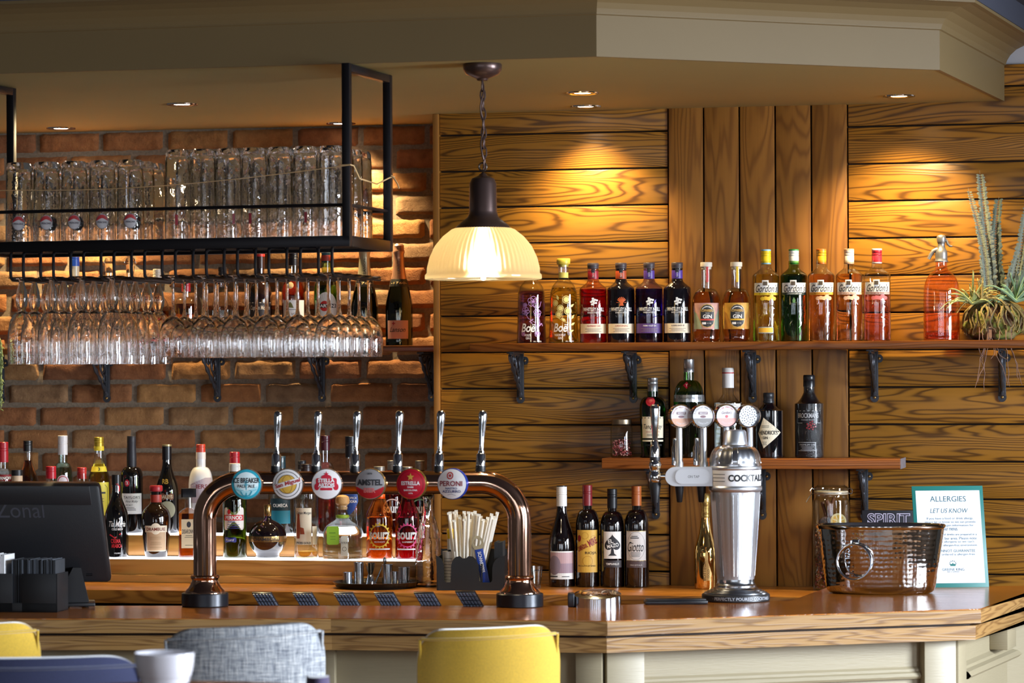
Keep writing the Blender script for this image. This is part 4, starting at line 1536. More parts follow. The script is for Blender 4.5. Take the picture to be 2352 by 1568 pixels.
pf = smooth([(0, 0), (24, 0), (27, 3), (27, 60), (26.5, 100), (24, 130), (16, 150), (11.5, 166), (10.5, 176), (10.5, 190)], 2)
bottle(228, YB, Z_T2, 'tall pale yellow liqueur bottle with gold cap beside the till', pf, liquid=refr('yellow_liqueur', '#e8cc3c'), level=158,
       caps=[cap(11, 190, 219, mat('#b8982c', 0.35, 0.5)), ('cap_band', [(11.3, 188), (11.6, 189), (11.6, 197), (11.3, 198)], mat('#e6c92c', 0.5))],
       prints=[{'name': 'label', 'mats': [mat('#e8d23c', 0.5), INK], 'layers': [(lab(-26, 40, 26, 116, 0), 0), ([stroke2d([(-20, 44), (20, 44), (20, 104), (14, 110), (-14, 110), (-20, 104), (-20, 44)], 1.2), rect2(-15, 90, 15, 94)] + lines(0, 24, (78, 72, 66, 60)), 1)]},
              {'name': 'neck_label', 'mats': [mat('#e8d23c', 0.5), INK], 'layers': [(lab(-22, 140, 22, 152, 0), 0), ([text2d('3', 0, 146, None, 8, 0.02)], 1)]}])
pf = body_prof(26, 176, 128, 10.5, 152, 4)
bottle(303, YB, Z_T2, 'tall black port bottle with white label and long black capsule', pf, glass=BLK,
       caps=[('capsule', [(11, 150), (11.4, 172), (10, 205), (10.4, 207), (10.4, 220), (9.6, 222), (0, 222)], mat('#242228', 0.5))],
       prints=[{'name': 'label', 'mats': [WHT, INK, mat('#c01c30', 0.5), mat('#b59a5a', 0.4, 0.7)], 'layers': [(lab(-26, 44, 26, 91, 0), 0), ([text2d("TAYLOR'S", 0, 82, 40, 6, 0.004), text2d('Fine Ruby', 0, 72, 30, 6, 0, 0.4), text2d('PORT', -6, 64, 16, 4)] + lines(-4, 28, (58, 55, 52)), 1)]},
               {'name': 'crest', 'mats': [mat('#c01c30', 0.5), WHT], 'layers': [(shape2d(ell(-11, 115, 6, 8, 18)), 0), ([text2d('TX', -11, 115, 7, 8, 0.02)], 1)]}])
pf = body_prof(27, 200, 92, 10, 165, 4, shape='s')
bottle(384, YB, Z_T2, 'black sloping cream liqueur bottle with gold monogram', pf, glass=BLK,
       caps=[('cap', [(10.6, 168), (10.8, 200), (0, 200)], mat('#121014', 0.3)), ('cap_top', [(10.8, 199), (11, 200), (11, 203), (0, 203.5)], mat('#c9b680', 0.3, 0.7))],
       prints=[{'name': 'label', 'mats': [mat('#d8b45a', 0.35, 0.6), mat('#7a4a34', 0.5), mat('#b9b89a', 0.6), CRM], 'layers': [(shape2d(rect(-16, 76, 16, 92, 6)), 1), ([text2d('BAILEYS', -1, 84, 27, 8, 0.02)], 3)]},
               {'name': 'picture_label', 'mats': [mat('#b9b89a', 0.6)], 'layers': [(shape2d(ell(0, 54, 20, 20, 24)), 0)]},
               {'name': 'monogram', 'mats': [mat('#d8b45a', 0.35, 0.6)], 'layers': [([text2d('RB', -4, 119, 14, 11, 0.02)], 0)]}])
pf = body_prof(28.5, 172, 105, 11, 152, 4, shape='round')
bottle(462, YB, Z_T2, 'opaque white rum bottle with red cap left of the copper arch', pf, glass=mat('#eeecec', 0.18, coat=0.6),
       caps=[cap(10.5, 185, 204, mat('#cf4630', 0.35)), ('neck_label', [(11.2, 170), (11.2, 186), (0, 186)], mat('#e8dcd4', 0.5))],
       prints=[{'name': 'label', 'mats': [mat('#8a3a40', 0.5), mat('#b9a8b0', 0.6)], 'layers': [(shape2d([(-28, 70), (28, 70), (28, 128), (10, 128), (-28, 112)]), 1), ([text2d('IERS', 2, 108, 26, 10, 0.02)], 0)]}])
bottle(540, YB, Z_T2, 'amber bottle with red cap, topmost part seen over the copper arch', body_prof(27, 160, 110, 11.5, 140, 3), liquid=refr('amber_spirit', '#d8861c'), level=152, caps=[cap(11.5, 158, 187, RED_CAP)])
pf = body_prof(29, 176, 108, 12, 140, 3)
bottle(645, YB, Z_T2, 'clear bottle with teal square label seen between the two left badges', pf, liquid=refr('clear_spirit', '#f2f5f4', 1.34), level=120, caps=[cap(12, 150, 178, mat('#23424e', 0.4))],
       prints=[{'name': 'label', 'mats': [mat('#1f7f98', 0.5), mat('#12303a', 0.5), WHT], 'layers': [(lab(-26, 24, 24, 82, 0), 0), (lab(-26, 54, 24, 82, 0), 1), ([text2d('OLMECA', -1, 66, 34, 8, 0.02)], 2)]}])
bottle(694, YB + 0.012, Z_T2, 'plain clear bottle behind the badge with a slanted banner', body_prof(15, 150, 100, 9, 132, 3), liquid=refr('clear_spirit', '#f2f5f4', 1.34), level=110, caps=[cap(9.5, 148, 168, mat('#2c2a2c', 0.4))])
bottle(748, YB, Z_T2, 'pink bottle with dark red cap behind the third tap handle', body_prof(24, 196, 112, 10, 165, 3), liquid=refr('rose_spirit', '#f0747e'), level=130, caps=[cap(10.5, 192, 226, mat('#4a1420', 0.35))])
bottle(806, YB, Z_T2, 'clear bottle with blue heart-shaped label and black cap', body_prof(29, 178, 104, 11, 150, 3, shape='s'), liquid=refr('clear_spirit', '#f2f5f4', 1.34), level=112,
       caps=[cap(12.2, 176, 225, mat('#1a1a20', 0.35))],
       prints=[{'name': 'label', 'mats': [mat('#1f4a9a', 0.5), WHT], 'layers': [(shape2d([(-18, 92), (0, 96), (16, 92), (18, 76), (8, 56), (-4, 44), (-12, 58), (-20, 76)]), 0), ([text2d('VODKA', 2, 76, 24, 6, 0.02), text2d('TROPICA', 0, 84, 26, 5, 0.01, 0.3)], 1)]}])
for px, c, liq, w_, lab_ in ((901, '#d8482c', refr('strawberry_liqueur', '#d8442a'), 'CHERRY', 'red orange round logo bottle on the rear step, grey cap'),
                             (965, '#1f7a34', refr('apple_liqueur', '#1f8a38'), 'APPLE', 'green round logo bottle on the rear step, grey cap')):
    bottle(px, YB, Z_T2, lab_, body_prof(30, 152, 84, 10.5, 140, 4, shape='s'), glass=thin_glass('sz' + c, c, '#401008' if c != '#1f7a34' else '#06240c'), liquid=liq, level=104,
           caps=[cap(10.8, 148, 170, GREY_CAP)],
           prints=[{'name': 'printed_logo', 'mats': [mat('#f0c8b8' if c != '#1f7a34' else '#9ad8a8', 0.5), WHT], 'layers': [(ring2d(0, 58, 23, 25, 2.6), 0), ([text2d('sourz', 0, 58, 42, 15, 0.03)], 1)]}])

# front step, left to right
bottle(40, YA, Z_T1, 'short bottle with black and cream cap just above the till', body_prof(22, 150, 100, 10, 130, 3), liquid=refr('brown_spirit', '#7a3a12'), level=110,
       caps=[('cap', [(0, 170), (12.5, 170), (12.5, 184), (0, 184)], mat('#d8bc9a', 0.5)), ('cap_top', [(0, 184), (12.8, 184), (12.8, 197), (0, 197)], mat('#201e20', 0.4)), ('neck', [(10.2, 148), (10.4, 171), (0, 171)], mat('#c8b49a', 0.4))])
bottle(118, YA, Z_T1, 'bottle with bright red cap peeking over the till, left one of two', body_prof(25, 190, 112, 11, 150, 3), liquid=refr('red_spirit', '#a8201c'), level=120, caps=[cap(11.8, 178, 206, mat('#c01a2a', 0.35))])
bottle(189, YA, Z_T1, 'bottle with scarlet cap peeking over the till, right one of two', body_prof(25, 190, 112, 11, 150, 3), liquid=refr('red_spirit2', '#b84a1c'), level=120, caps=[cap(10.8, 178, 204, mat('#c3302a', 0.35))])
pf = smooth([(0, 0), (24, 0), (27, 3), (28, 30), (28, 70), (26, 100), (18, 122), (11.5, 140), (10.5, 160), (10, 185)], 2)
bottle(268, YA, Z_T1, 'black coffee liqueur bottle with red ribbon at the neck, beside the till', pf, glass=BLK, caps=[('cap', [(10.6, 164), (11, 188), (0, 189)], mat('#1a1816', 0.3))],
       prints=[{'name': 'printed_label', 'mats': [WHT, mat('#c8202a', 0.5)], 'layers': [([text2d('Tia Maria', 2, 76, 40, 13, 0.008, 0.35), text2d('COLD BREW', 2, 64, 26, 5, 0.02), text2d('LIQUEUR', 2, 9, 14, 3)], 0), ([text2d('CREMA', -2, 37, 22, 10, 0.02), text2d('ARABICA', 0, 26, 24, 9, 0.02), stroke2d([(-16, 52), (-4, 44), (10, 54)], 3)], 1)]},
               {'name': 'ribbon', 'mats': [mat('#c8242a', 0.45)], 'layers': [([stroke2d([(-12, 158), (0, 166), (12, 178)], 4), stroke2d([(2, 168), (8, 160), (6, 150)], 3)], 0)]}])
pf = smooth([(0, 0), (22, 0), (25, 3), (29, 20), (32.5, 60), (33, 92), (28, 108), (18, 118), (12.5, 126), (12, 134), (12, 150)], 2)
bottle(359, YA, Z_T1, 'round shouldered dark brown whisky liqueur bottle with red cap and tan label', pf, glass=dark('#1a0d08'),
       caps=[('cap', [(0, 150), (12, 150), (14.5, 151), (15, 154), (15, 162), (13.5, 164), (0, 164)], mat('#a8222a', 0.4)), ('neck_label', [(12.4, 124), (12.7, 125), (12.7, 142), (12.4, 143)], mat('#a83a2c', 0.5))],
       prints=[{'name': 'label', 'mats': [mat('#c9a882', 0.5), CRM, mat('#7a2a1c', 0.5), mat('#a88a64', 0.5)], 'layers': [(lab(-24, 14, 24, 72, 0), 1), (lab(-22, 16, 22, 70, 0), 0), ([lab(-27, 58, 27, 73, 0), shape2d(ell(-1, 66, 12, 13, 22))], 1), ([text2d('DRAMBUIE', -1, 65, 44, 7.5, 0.02)], 2), (lines(-1, 30, (46, 42, 34, 30, 22)), 3)]}])
sqm = lambda a, h: min(1 / max(abs(math.cos(a)), abs(math.sin(a)), 1e-6), 1.22) if h < 104 else 1.0
pf = [(0, 0), (22, 0), (23.5, 2), (24, 6), (24, 98), (22, 103.5), (16, 109), (9, 113), (8.5, 118), (8.5, 140)]
bottle(434, YA, Z_T1, 'square amber liqueur bottle with black square stopper and cream label', pf, liquid=refr('amaretto', '#c2601c'), level=101, mod=sqm, n=64,
       caps=[('stopper', [(0, 138), (21.5, 138), (21.5, 157), (20.5, 158), (0, 158)], mat('#17161a', 0.3), lambda a, h: min(1 / max(abs(math.cos(a)), abs(math.sin(a)), 1e-6), 1.3) * 0.8)],
       prints=[{'name': 'label', 'mats': [mat('#cdbb98', 0.5), INK], 'layers': [(lab(-17, 22, 17, 88, 0), 0), ([text2d('DISARONNO', 0, 60, 30, 10, 0.01), shape2d(ell(0, 76, 5, 7, 12))] + lines(0, 20, (50, 46, 28)), 1)], 'flat': 24}])
pf = body_prof(27.5, 205, 132, 12, 172, 4, shape='s')
bottle(540, YA, Z_T1, 'deep green aniseed spirit bottle with white cap under the turquoise badge', pf, glass=thin_glass('olive_glass', '#b4c088', '#2a3410', 0.06), liquid=refr('olive_liquid', '#8a9438'), level=150,
       caps=[cap(13, 198, 216, mat('#dcdad2', 0.4))],
       prints=[{'name': 'label', 'mats': [mat('#ece4da', 0.5), mat('#c8282c', 0.5), mat('#3a3f8a', 0.5), WHT], 'layers': [(shape2d(rect(-28, 64, 22, 116, 6)), 0), ([lab(-28, 86, 21, 99, 0), shape2d(ell(-14, 106, 4, 6, 10))], 1), ([text2d('PERNOD', -3, 92.5, 40, 9, 0.03)], 3), ([text2d('PARIS', -8, 83, 16, 4, 0.01)] + lines(-4, 34, (76, 72, 68)) + [shape2d(rect(-26, 36, 3, 48, 3))], 2), ([text2d('Ricard', -12, 42, 20, 5, 0.0, 0.3)], 3)]}])
# round black raspberry liqueur ball
pf = [(0, 0), (22, 0), (25, 1.5), (26, 4)] + [(44 * math.cos(a), 45 + 44 * math.sin(a)) for a in [(-0.9 + 2.2 * i / 16) for i in range(17)]] + [(10, 88.5), (8.5, 92), (8.5, 104)]
bottle(615, YA, Z_T1, 'round ball-shaped dark liqueur bottle with gold band and gold stopper', pf, glass=dark('#140c12'),
       caps=[('stopper', [(8.6, 96), (9, 97), (9, 118), (7.5, 122), (0, 122)], mat('#b08d55', 0.2, 0.9)), ('base_ring', [(20, -0.2), (27, 0), (27.5, 4), (25.5, 6)], thin_glass('bottle_glass'))],
       prints=[{'name': 'gold_band', 'mats': [mat('#9a7a4a', 0.3, 0.8), INK], 'layers': [(lab(-62, 38, 62, 51, 0), 0), ([text2d('CHAMBORD', -4, 44.5, 66, 7, 0.01)], 1)]},
               {'name': 'hanging_tag', 'mats': [mat('#5a3a5e', 0.5), mat('#c8a868', 0.5)], 'layers': [([stroke2d([(-14, 108), (-13, 92), (-18, 74), (-26, 58)], 11)], 0), ([stroke2d([(-15, 80), (-22, 64)], 6)], 1)], 'ref': 45}])
pf = body_prof(28, 200, 150, 12, 180, 3)
bottle(704, YA, Z_T1, 'clear spiced rum bottle with cream picture label under the slanted banner badge', pf, liquid=refr('gold_rum', '#e8bc5c'), level=16,
       caps=[cap(12.5, 196, 216, mat('#2a1814', 0.4))],
       prints=[{'name': 'label', 'mats': [mat('#e8dcc2', 0.5), INK, mat('#9a4a2c', 0.5), mat('#8a7a3a', 0.5)], 'layers': [(lab(-27, 32, 12, 116, 0), 0), ([text2d('Captain Morgan', -7, 104, 36, 8, 0.01, 0.2)], 1),
           ([shape2d([(-24, 46), (-16, 46), (-14, 70), (-16, 96), (-22, 96), (-25, 70)]), shape2d([(-14, 56), (-4, 56), (-6, 70), (-14, 72)]), shape2d(ell(-19, 99, 3.5, 4, 10))], 2), ([text2d('SPICED GOLD', -8, 36, 36, 5, 0.02)], 1)]},
               {'name': 'side_label', 'mats': [mat('#e8dcc2', 0.5)], 'layers': [(lab(14, 32, 28, 74, 0), 0)]}])
pf = smooth([(0, 0), (44, 0), (46, 3), (46, 42), (44, 62), (36, 76), (24, 84), (16, 90), (13, 98), (13, 116), (15, 117), (15, 121)], 2)
bottle(787, YA, Z_T1, 'squat clear tequila bottle with round cork and lime green hang tag', pf, liquid=refr('clear_spirit', '#f2f5f4', 1.34), level=74,
       caps=[('cork', [(0, 112), (11, 112), (11, 122), (15.5, 126), (16.5, 134), (14, 142), (8, 145), (0, 146)], mat('#c99a5e', 0.6, bump=0.4, bscale=200)),
             ('ribbon', [(13.5, 92), (15.5, 94), (15.5, 99), (13.5, 100)], mat('#a8cc3a', 0.5))],
       prints=[{'name': 'hang_tag', 'mats': [mat('#8fbf2a', 0.5), mat('#5a8a1a', 0.5)], 'layers': [(shape2d(rect(-36, 34, -8, 76, 5)), 0), ([rect2(-30, 60, -16, 62), rect2(-28, 52, -16, 53), rect2(-28, 46, -16, 47)], 1)], 'flat': 47},
               {'name': 'label', 'mats': [mat('#e2e8e2', 0.5), INK], 'layers': [(shape2d(rect(-4, 8, 12, 54, 4)), 0), ([text2d('PATRON', 4, 38, 14, 5), ring2d(4, 24, 5, 5, 0.8)], 1)]}])
for px, liq, m1, gl, word, tn, lab_ in ((872, refr('orange_liqueur', '#fcae48'), mat('#f2c83a', 0.5), thin_glass('orange_glass', '#ffd09c', '#d07020'), 'MANGO', mat('#e2661c', 0.4), 'orange round logo bottle on the front step'),
                                        (936, refr('raspberry_liqueur', '#ee3a80'), mat('#e8508c', 0.5), thin_glass('rasp_glass', '#d8507c', '#4a0c18'), 'RASPBERRY', mat('#3a1014', 0.3), 'dark raspberry pink round logo bottle on the front step')):
    pf = body_prof(31 if px < 900 else 28, 196, 92, 12.5, 150, 4, shape='s')
    bottle(px, YA, Z_T1, lab_, pf, glass=gl, liquid=liq, level=96, caps=[cap(12.5, 190, 212, GREY_CAP), ('neck_sleeve', [(13.4, 138), (13.3, 150), (13.1, 170), (12.8, 171)], tn)],
           prints=[{'name': 'printed_logo', 'mats': [m1, WHT], 'layers': [([ring2d(0, 54, 24, 26, 2.4)] + [shape2d([(24 * math.cos(a - .12), 54 + 26 * math.sin(a - .12)), (24 * math.cos(a + .12), 54 + 26 * math.sin(a + .12)), (29 * math.cos(a), 54 + 31 * math.sin(a))]) for a in [k * math.pi / 10 for k in range(20)]], 0), ([text2d('sourz', 0, 54, 50, 17, 0.03), text2d(word, 0, 40, 24, 4, 0.01)], 1),
                                                               ([shape2d(rect(-26, 22, 26, 25))], 1)]}])

# ---------------------------------------------------------------- bottles on the brick shelf, seen through the hanging glasses
YK = 0.225
M_FOIL = mat('#d8a488', 0.25, 0.7, bump=0.3, bscale=160)
for px, tops, foil, lab_, shift in ((917, 234, M_FOIL, 'champagne bottle with pink foil and pink label, in the open beside the edge post', 0), (838, 232, mat('#cfc6a4', 0.3, 0.6, bump=0.3, bscale=160), 'champagne bottle with pale gold foil behind the last row of wine glasses', 0)):
    pf = smooth([(0, 0), (29, 0), (31.5, 3), (31.5, 30), (31.5, 80), (30.5, 100), (25, 126), (18, 152), (13, 180), (11.5, 204), (11, 220)], 2)
    bottle(px, YK, Z_SH, lab_, pf, glass=thin_glass('champ_glass', '#8a9a4a', '#141a06', 0.06), liquid=refr('champ_liquid', '#4a5a18'), level=150, name='sparkling_wine_bottle', cat='wine bottle',
           caps=[('foil', [(18.4, 152), (15.6, 166), (13.6, 180), (12.4, 196), (12.2, 210), (13.5, 214), (13.5, 219), (12, 221), (12.4, 230), (9, tops), (0, tops + 1)], foil),
                 ('neck_band', [(22.6, 136), (20.6, 146), (18.6, 152), (18.2, 153)], mat('#23221f', 0.4))],
           prints=[{'name': 'neck_print', 'mats': [INK, mat('#d8b878', 0.4)], 'layers': [([text2d('LANSON', 0, 183, 34, 5, 0.0, 0, math.pi / 2)], 0), ([text2d('-1760-', 0, 144, 24, 5, 0.01)], 1)], 'ref': 183, 'off': 1.7},
                   {'name': 'label', 'mats': [mat('#d8a598', 0.5) if foil is M_FOIL else mat('#d8d0b8', 0.5), INK, mat('#a8202c', 0.5)], 'layers': [(lab(-30, 16, 22, 58, 0), 0), ([text2d('Lanson', -4, 37, 38, 11, 0.006, 0.4)], 1), ([text2d('+', -13, 51, 8, 8, 0.02)], 2)]}])
pf = body_prof(29, 196, 118, 11, 165, 4, shape='round')
bottle(750, YK, Z_SH, 'green vermouth bottle with white and red disc label behind the wine glasses', pf, glass=thin_glass('olive_glass'), liquid=refr('green_vermouth', '#6ab84a'), level=140,
       caps=[cap(11, 192, 216, mat('#2a5a6a', 0.4)), ('cap_band', [(11.4, 196), (11.5, 197), (11.5, 208), (11.4, 209)], mat('#b03a30', 0.4))],
       prints=[{'name': 'label', 'mats': [mat('#d8d8d4', 0.5), mat('#c02820', 0.5), INK, WHT], 'layers': [(shape2d(ell(0, 88, 27, 36, 26)), 0), (shape2d(ell(-4, 92, 11, 12, 22)), 1), (lab(-24, 88, 24, 97, 0), 2), ([text2d('MARTINI', -1, 92.5, 44, 7, 0.02)], 3)]}])
pf = body_prof(28, 196, 122, 11.5, 160, 4, shape='round')
bottle(675, YK, Z_SH, 'cognac bottle with white label and gold seal behind the wine glasses', pf, liquid=refr('cognac', '#8a2c10'), level=150,
       caps=[cap(11.6, 186, 216, mat('#1a1518', 0.35))],
       prints=[{'name': 'label', 'mats': [WHT, INK, mat('#d8b888', 0.4), mat('#7a7a48', 0.5)], 'layers': [(lab(-27, 60, 27, 106, 0), 0), ([text2d('VO', 0, 74, 12, 6)] + lines(0, 30, (84,)), 1), (shape2d([(-16, 90), (0, 88), (-4, 98), (-8, 102), (-12, 98)]), 3)]},
               {'name': 'gold_seal', 'mats': [mat('#d8b888', 0.4)], 'layers': [(shape2d(ell(-8, 140, 8, 8, 20)), 0)]}])
pf = body_prof(28, 186, 108, 10.5, 150, 4, shape='round')
bottle(598, YK, Z_SH, 'dark spiced rum bottle with red top behind the wine glasses', pf, glass=dark('#1a0a0a'), caps=[('cap', [(10.8, 180), (11, 184), (11, 208), (0, 208)], mat('#2a1612', 0.3)), ('cap_top', [(11.2, 207), (11.4, 208), (11.4, 213), (0, 213)], mat('#b02c24', 0.4))],
       prints=[{'name': 'label', 'mats': [mat('#2a2224', 0.5), mat('#d8c8b0', 0.5)], 'layers': [(lab(-27, 60, 27, 102, 0), 0), ([text2d('Captain Morgan', 0, 88, 48, 13, 0.012, 0.1), rect2(-27, 100, 27, 101.5)], 1)]}])
bottle(512, YK, Z_SH, 'small clear bottle with dark cap behind the wine glasses', body_prof(25, 160, 92, 9, 140, 3, shape='s'), liquid=refr('clear_spirit', '#f2f5f4', 1.34), level=84, caps=[cap(10, 156, 184, mat('#221f22', 0.4))])
bottle(428, YK, Z_SH, 'amber whisky bottle with red cap behind the first wine glasses', body_prof(27, 130, 96, 9.5, 116, 3), liquid=refr('whisky', '#b8701c'), level=100, caps=[cap(10, 128, 150, mat('#a81c28', 0.35))])
bottle(362, YK, Z_SH, 'round bottle with dark red label behind the gap in the hanging glasses', body_prof(28, 150, 78, 9, 116, 3), liquid=refr('brown_spirit', '#7a3a12'), level=84, caps=[cap(10, 148, 180, mat('#c8b8a0', 0.4))],
       prints=[{'name': 'label', 'mats': [mat('#a81c20', 0.5)], 'layers': [(lab(-28, 40, 28, 70, 0), 0)]}])
bottle(172, YK, Z_SH, 'white bottle with bright blue cap behind the hanging goblets', body_prof(27, 190, 110, 11, 150, 3), glass=mat('#dcc9a6', 0.3), caps=[cap(11.5, 188, 216, mat('#1c4fb0', 0.4))])
bottle(252, YK, Z_SH, 'clear decanter with round stopper behind the hanging goblets, left of a pair', body_prof(22.5, 176, 110, 9, 150, 3), liquid=refr('clear_spirit', '#f2f5f4', 1.34), level=100, caps=[('stopper', [(0, 172), (9, 172), (11, 190), (13, 196), (9, 206), (0, 209)], refr('stopper_glass', '#f4f4f0', 1.45))])
bottle(300, YK, Z_SH, 'clear decanter with round stopper behind the hanging goblets, right of a pair', body_prof(22.5, 176, 110, 9, 150, 3), liquid=refr('clear_spirit', '#f2f5f4', 1.34), level=100, caps=[('stopper', [(0, 172), (9, 172), (11, 190), (14, 196), (9, 206), (0, 209)], refr('stopper_glass', '#f4f4f0', 1.45))])

# ---------------------------------------------------------------- things on the back counter
YC = -0.20


def turned(name, label, cat, px, Y, Z, parts, group=None, turn=0.0, n=32):
    """a thing made of turned parts, outline in photograph pixels"""
    X = x_at(px, Y, Z)
    s = depth((X, Y, Z)) / F_
    t = thing(name, label, cat, (X, Y, Z), face_cam((X, Y)) + turn, group)
    for p in parts:
        mb = MB()
        mb.lathe(p[1], n, 0, None, p[3] if len(p) > 3 else None, s)
        mb.build(p[0], p[2], t)
    return t, s


turned('carafe', 'empty clear glass carafe beside the black bar caddy', 'carafe', 984, YC + 0.02, Z_BACK, [
    ('body', smooth([(0, 0), (28, 0), (29.5, 4), (30, 60), (28, 110), (20, 145), (13, 168), (11, 188), (12, 200), (13, 206)], 2) + smooth([(11.5, 206), (10.3, 200), (9.4, 188), (11.4, 168), (18, 145), (26, 110), (28, 60), (27.4, 12), (24, 8), (0, 8)], 2), refr('rack_glass', '#ffffff', 1.56, 0.0, 0.16, 60))])
turned('shot_glass', 'small clear shot glass behind the right foot of the copper arch', 'glass', 1232, YC, Z_BACK, [
    ('bowl', [(0, 8), (10, 8), (13, 30), (15, 50), (14.4, 50), (12, 28), (9, 10), (0, 10)], thin_glass('carafe_glass')), ('base', [(0, 0), (10, 0), (10.6, 7), (0, 8)], refr('stopper_glass', '#f4f4f0', 1.45))])
turned('shot_glass', 'second clear shot glass, mostly hidden by the copper arch foot', 'glass', 1212, YC + 0.02, Z_BACK, [
    ('bowl', [(0, 8), (10, 8), (13, 30), (15, 50), (14.4, 50), (12, 28), (9, 10), (0, 10)], thin_glass('carafe_glass')), ('base', [(0, 0), (10, 0), (10.6, 7), (0, 8)], refr('stopper_glass', '#f4f4f0', 1.45))])

# round tray with steel measures
t, s = turned('bar_tray', 'round black rimmed steel tray holding the spirit measures', 'tray', 864, -0.25, Z_BACK, [
    ('dish', [(0, 2), (88, 2), (92, 3), (99, 13), (100, 14), (98, 14.5), (91, 6), (0, 4)], mat('#3a3634', 0.25, 0.9)), ('foot', [(0, 0), (84, 0), (86, 2.2), (0, 2.2)], M_BLACK)], n=48)
TRAY_Z = Z_BACK + 4.2 * s


def measure(px, Y, r, h, label, flare=1.0):
    return turned('spirit_measure', label, 'spirit measure', px, Y, TRAY_Z, [
        ('cup', [(0, 0), (r, 0), (r, h * 0.1), (r * flare, h), (r * flare - 1.2, h), (r - 1.2, 3), (0, 3)], M_STEEL)], 'steel spirit measures on the tray')


measure(798, -0.245, 11, 30, 'short steel spirit measure at the left end of the tray')
measure(824, -0.225, 12, 52, 'tall straight steel spirit measure, second from the left on the tray')
measure(890, -0.195, 12.5, 46, 'steel spirit measure right of the jigger, at the back of the tray')
measure(906, -0.255, 9.5, 33, 'smallest steel spirit measure at the front of the tray')
measure(929, -0.215, 13.5, 41, 'wide steel spirit measure at the right end of the tray')
turned('jigger', 'double ended hourglass steel jigger in the middle of the tray', 'jigger', 851, -0.245, TRAY_Z, [
    ('lower_cup', [(10.5, 0), (9.5, 8), (6, 24), (5, 26), (4.4, 26), (8.6, 8), (9.8, 0)], M_CHROME), ('upper_cup', [(0, 26), (5, 26), (8, 36), (12, 52), (11.2, 52), (7.4, 36), (0, 28)], M_CHROME)])
X = x_at(862, -0.16, TRAY_Z)
t = thing('bar_spoon', 'slim steel spoon leaning among the measures on the tray', 'spoon', (X, -0.16, TRAY_Z), face_cam((X, -0.16)))
mb = MB()
mb.tube([(0, 0, 0.002), (0.012, 0.004, 0.03), (0.024, 0.008, 0.058)], [0.003, 0.0025, 0.003], 8)
mb.build('handle', M_STEEL, t)
mb = MB()
mb.sphere((0.029, 0.01, 0.068), 0.007, 8, 0, None, (0.8, 0.45, 1.7))
mb.build('bowl', M_STEEL, t)

# black bar caddy with its contents
YD = -0.275
X = x_at(1085, YD, Z_BACK)
s = depth((X, YD, Z_BACK)) / F_
cad_rot = face_cam((X, YD)) - 0.10
cad = thing('bar_caddy', 'black plastic bar caddy with wavy scooped front', 'caddy', (X, YD, Z_BACK), cad_rot)
cad['group'] = 'bar caddies'
cw, ch, cdp = 160 * s, 80 * s, 0.115
front_poly = [(-76, 0), (76, 0), (80, 78), (76, 78), (66, 74), (58, 66), (55, 52), (54, 20), (50, 17), (18, 17), (14, 20)] if False else None
out = [(-76, 0), (74, 0), (80, 40), (82, 78), (79, 79), (70, 77), (60, 70), (54, 60), (52, 50), (52, 19), (22, 19), (20, 60), (14, 70), (4, 77), (-6, 78), (-14, 74), (-22, 74), (-32, 79), (-42, 78), (-46, 68), (-48, 55), (-48, 19), (-52, 17)]
mb = MB()
M_CAD = mat('#17181b', 0.45)


def wall_poly(mb, pts, y0, y1, mi=0):
    """upright sheet with an outline that may be concave, filled by a scan of columns"""
    bm = bmesh.new()
    vs_ = [bm.verts.new((x * s, 0, z * s)) for x, z in pts]
    es = [bm.edges.new((vs_[i], vs_[(i + 1) % len(vs_)])) for i in range(len(vs_))]
    bmesh.ops.triangle_fill(bm, use_beauty=True, edges=es)
    geo = bmesh.ops.extrude_face_region(bm, geom=bm.faces[:])
    for v in [g for g in geo['geom'] if isinstance(g, bmesh.types.BMVert)]:
        v.co.y = y1 - y0
    for v in bm.verts:
        v.co.y += y0
    mb.bm(bm, mi, False)


wall_poly(mb, [(-74, 0), (74, 0), (82, 79), (72, 78), (60, 70), (54, 60), (52, 48), (52, 20), (48, 18), (24, 18), (20, 20), (20, 58), (14, 70), (4, 77), (-6, 78), (-14, 74), (-22, 78), (-34, 78), (-44, 72), (-48, 58), (-48, 20), (-44, 18)] if False else
          [(-74, 0), (74, 0), (80, 79), (70, 78), (58, 70), (52, 60), (50, 48), (50, 22), (46, 18), (24, 18), (20, 22), (19, 58), (13, 70), (6, 77), (-4, 78), (-10, 73), (-18, 73), (-24, 78), (-34, 76), (-41, 68), (-44, 56), (-44, 22), (-47, 18), (-56, 18), (-60, 22), (-61, 58), (-66, 72), (-79, 80)], -cdp / 2, -cdp / 2 + 0.003)
mb.build('front_panel', M_CAD, cad)
mb = MB()
mb.box((0, 0, 0.0025), (150 * s, cdp - 0.004, 0.005))
mb.box((0, cdp / 2 - 0.0015, 45 * s), (154 * s, 0.003, 90 * s))
for sx in (-1, 1):
    mb.box((sx * 76.5 * s, 0, 38 * s), (0.003, cdp - 0.006, 76 * s))
for xx in (-28, 26):
    mb.box((xx * s, 0, 30 * s), (0.003, cdp - 0.008, 60 * s))
mb.build('tray_body', M_CAD, cad)
CR = Matrix.Translation((X, YD, Z_BACK)) @ Matrix.Rotation(cad_rot, 4, 'Z')


def in_caddy(x, y, z=6.0):
    return CR @ Vector((x * s, y, z * s))


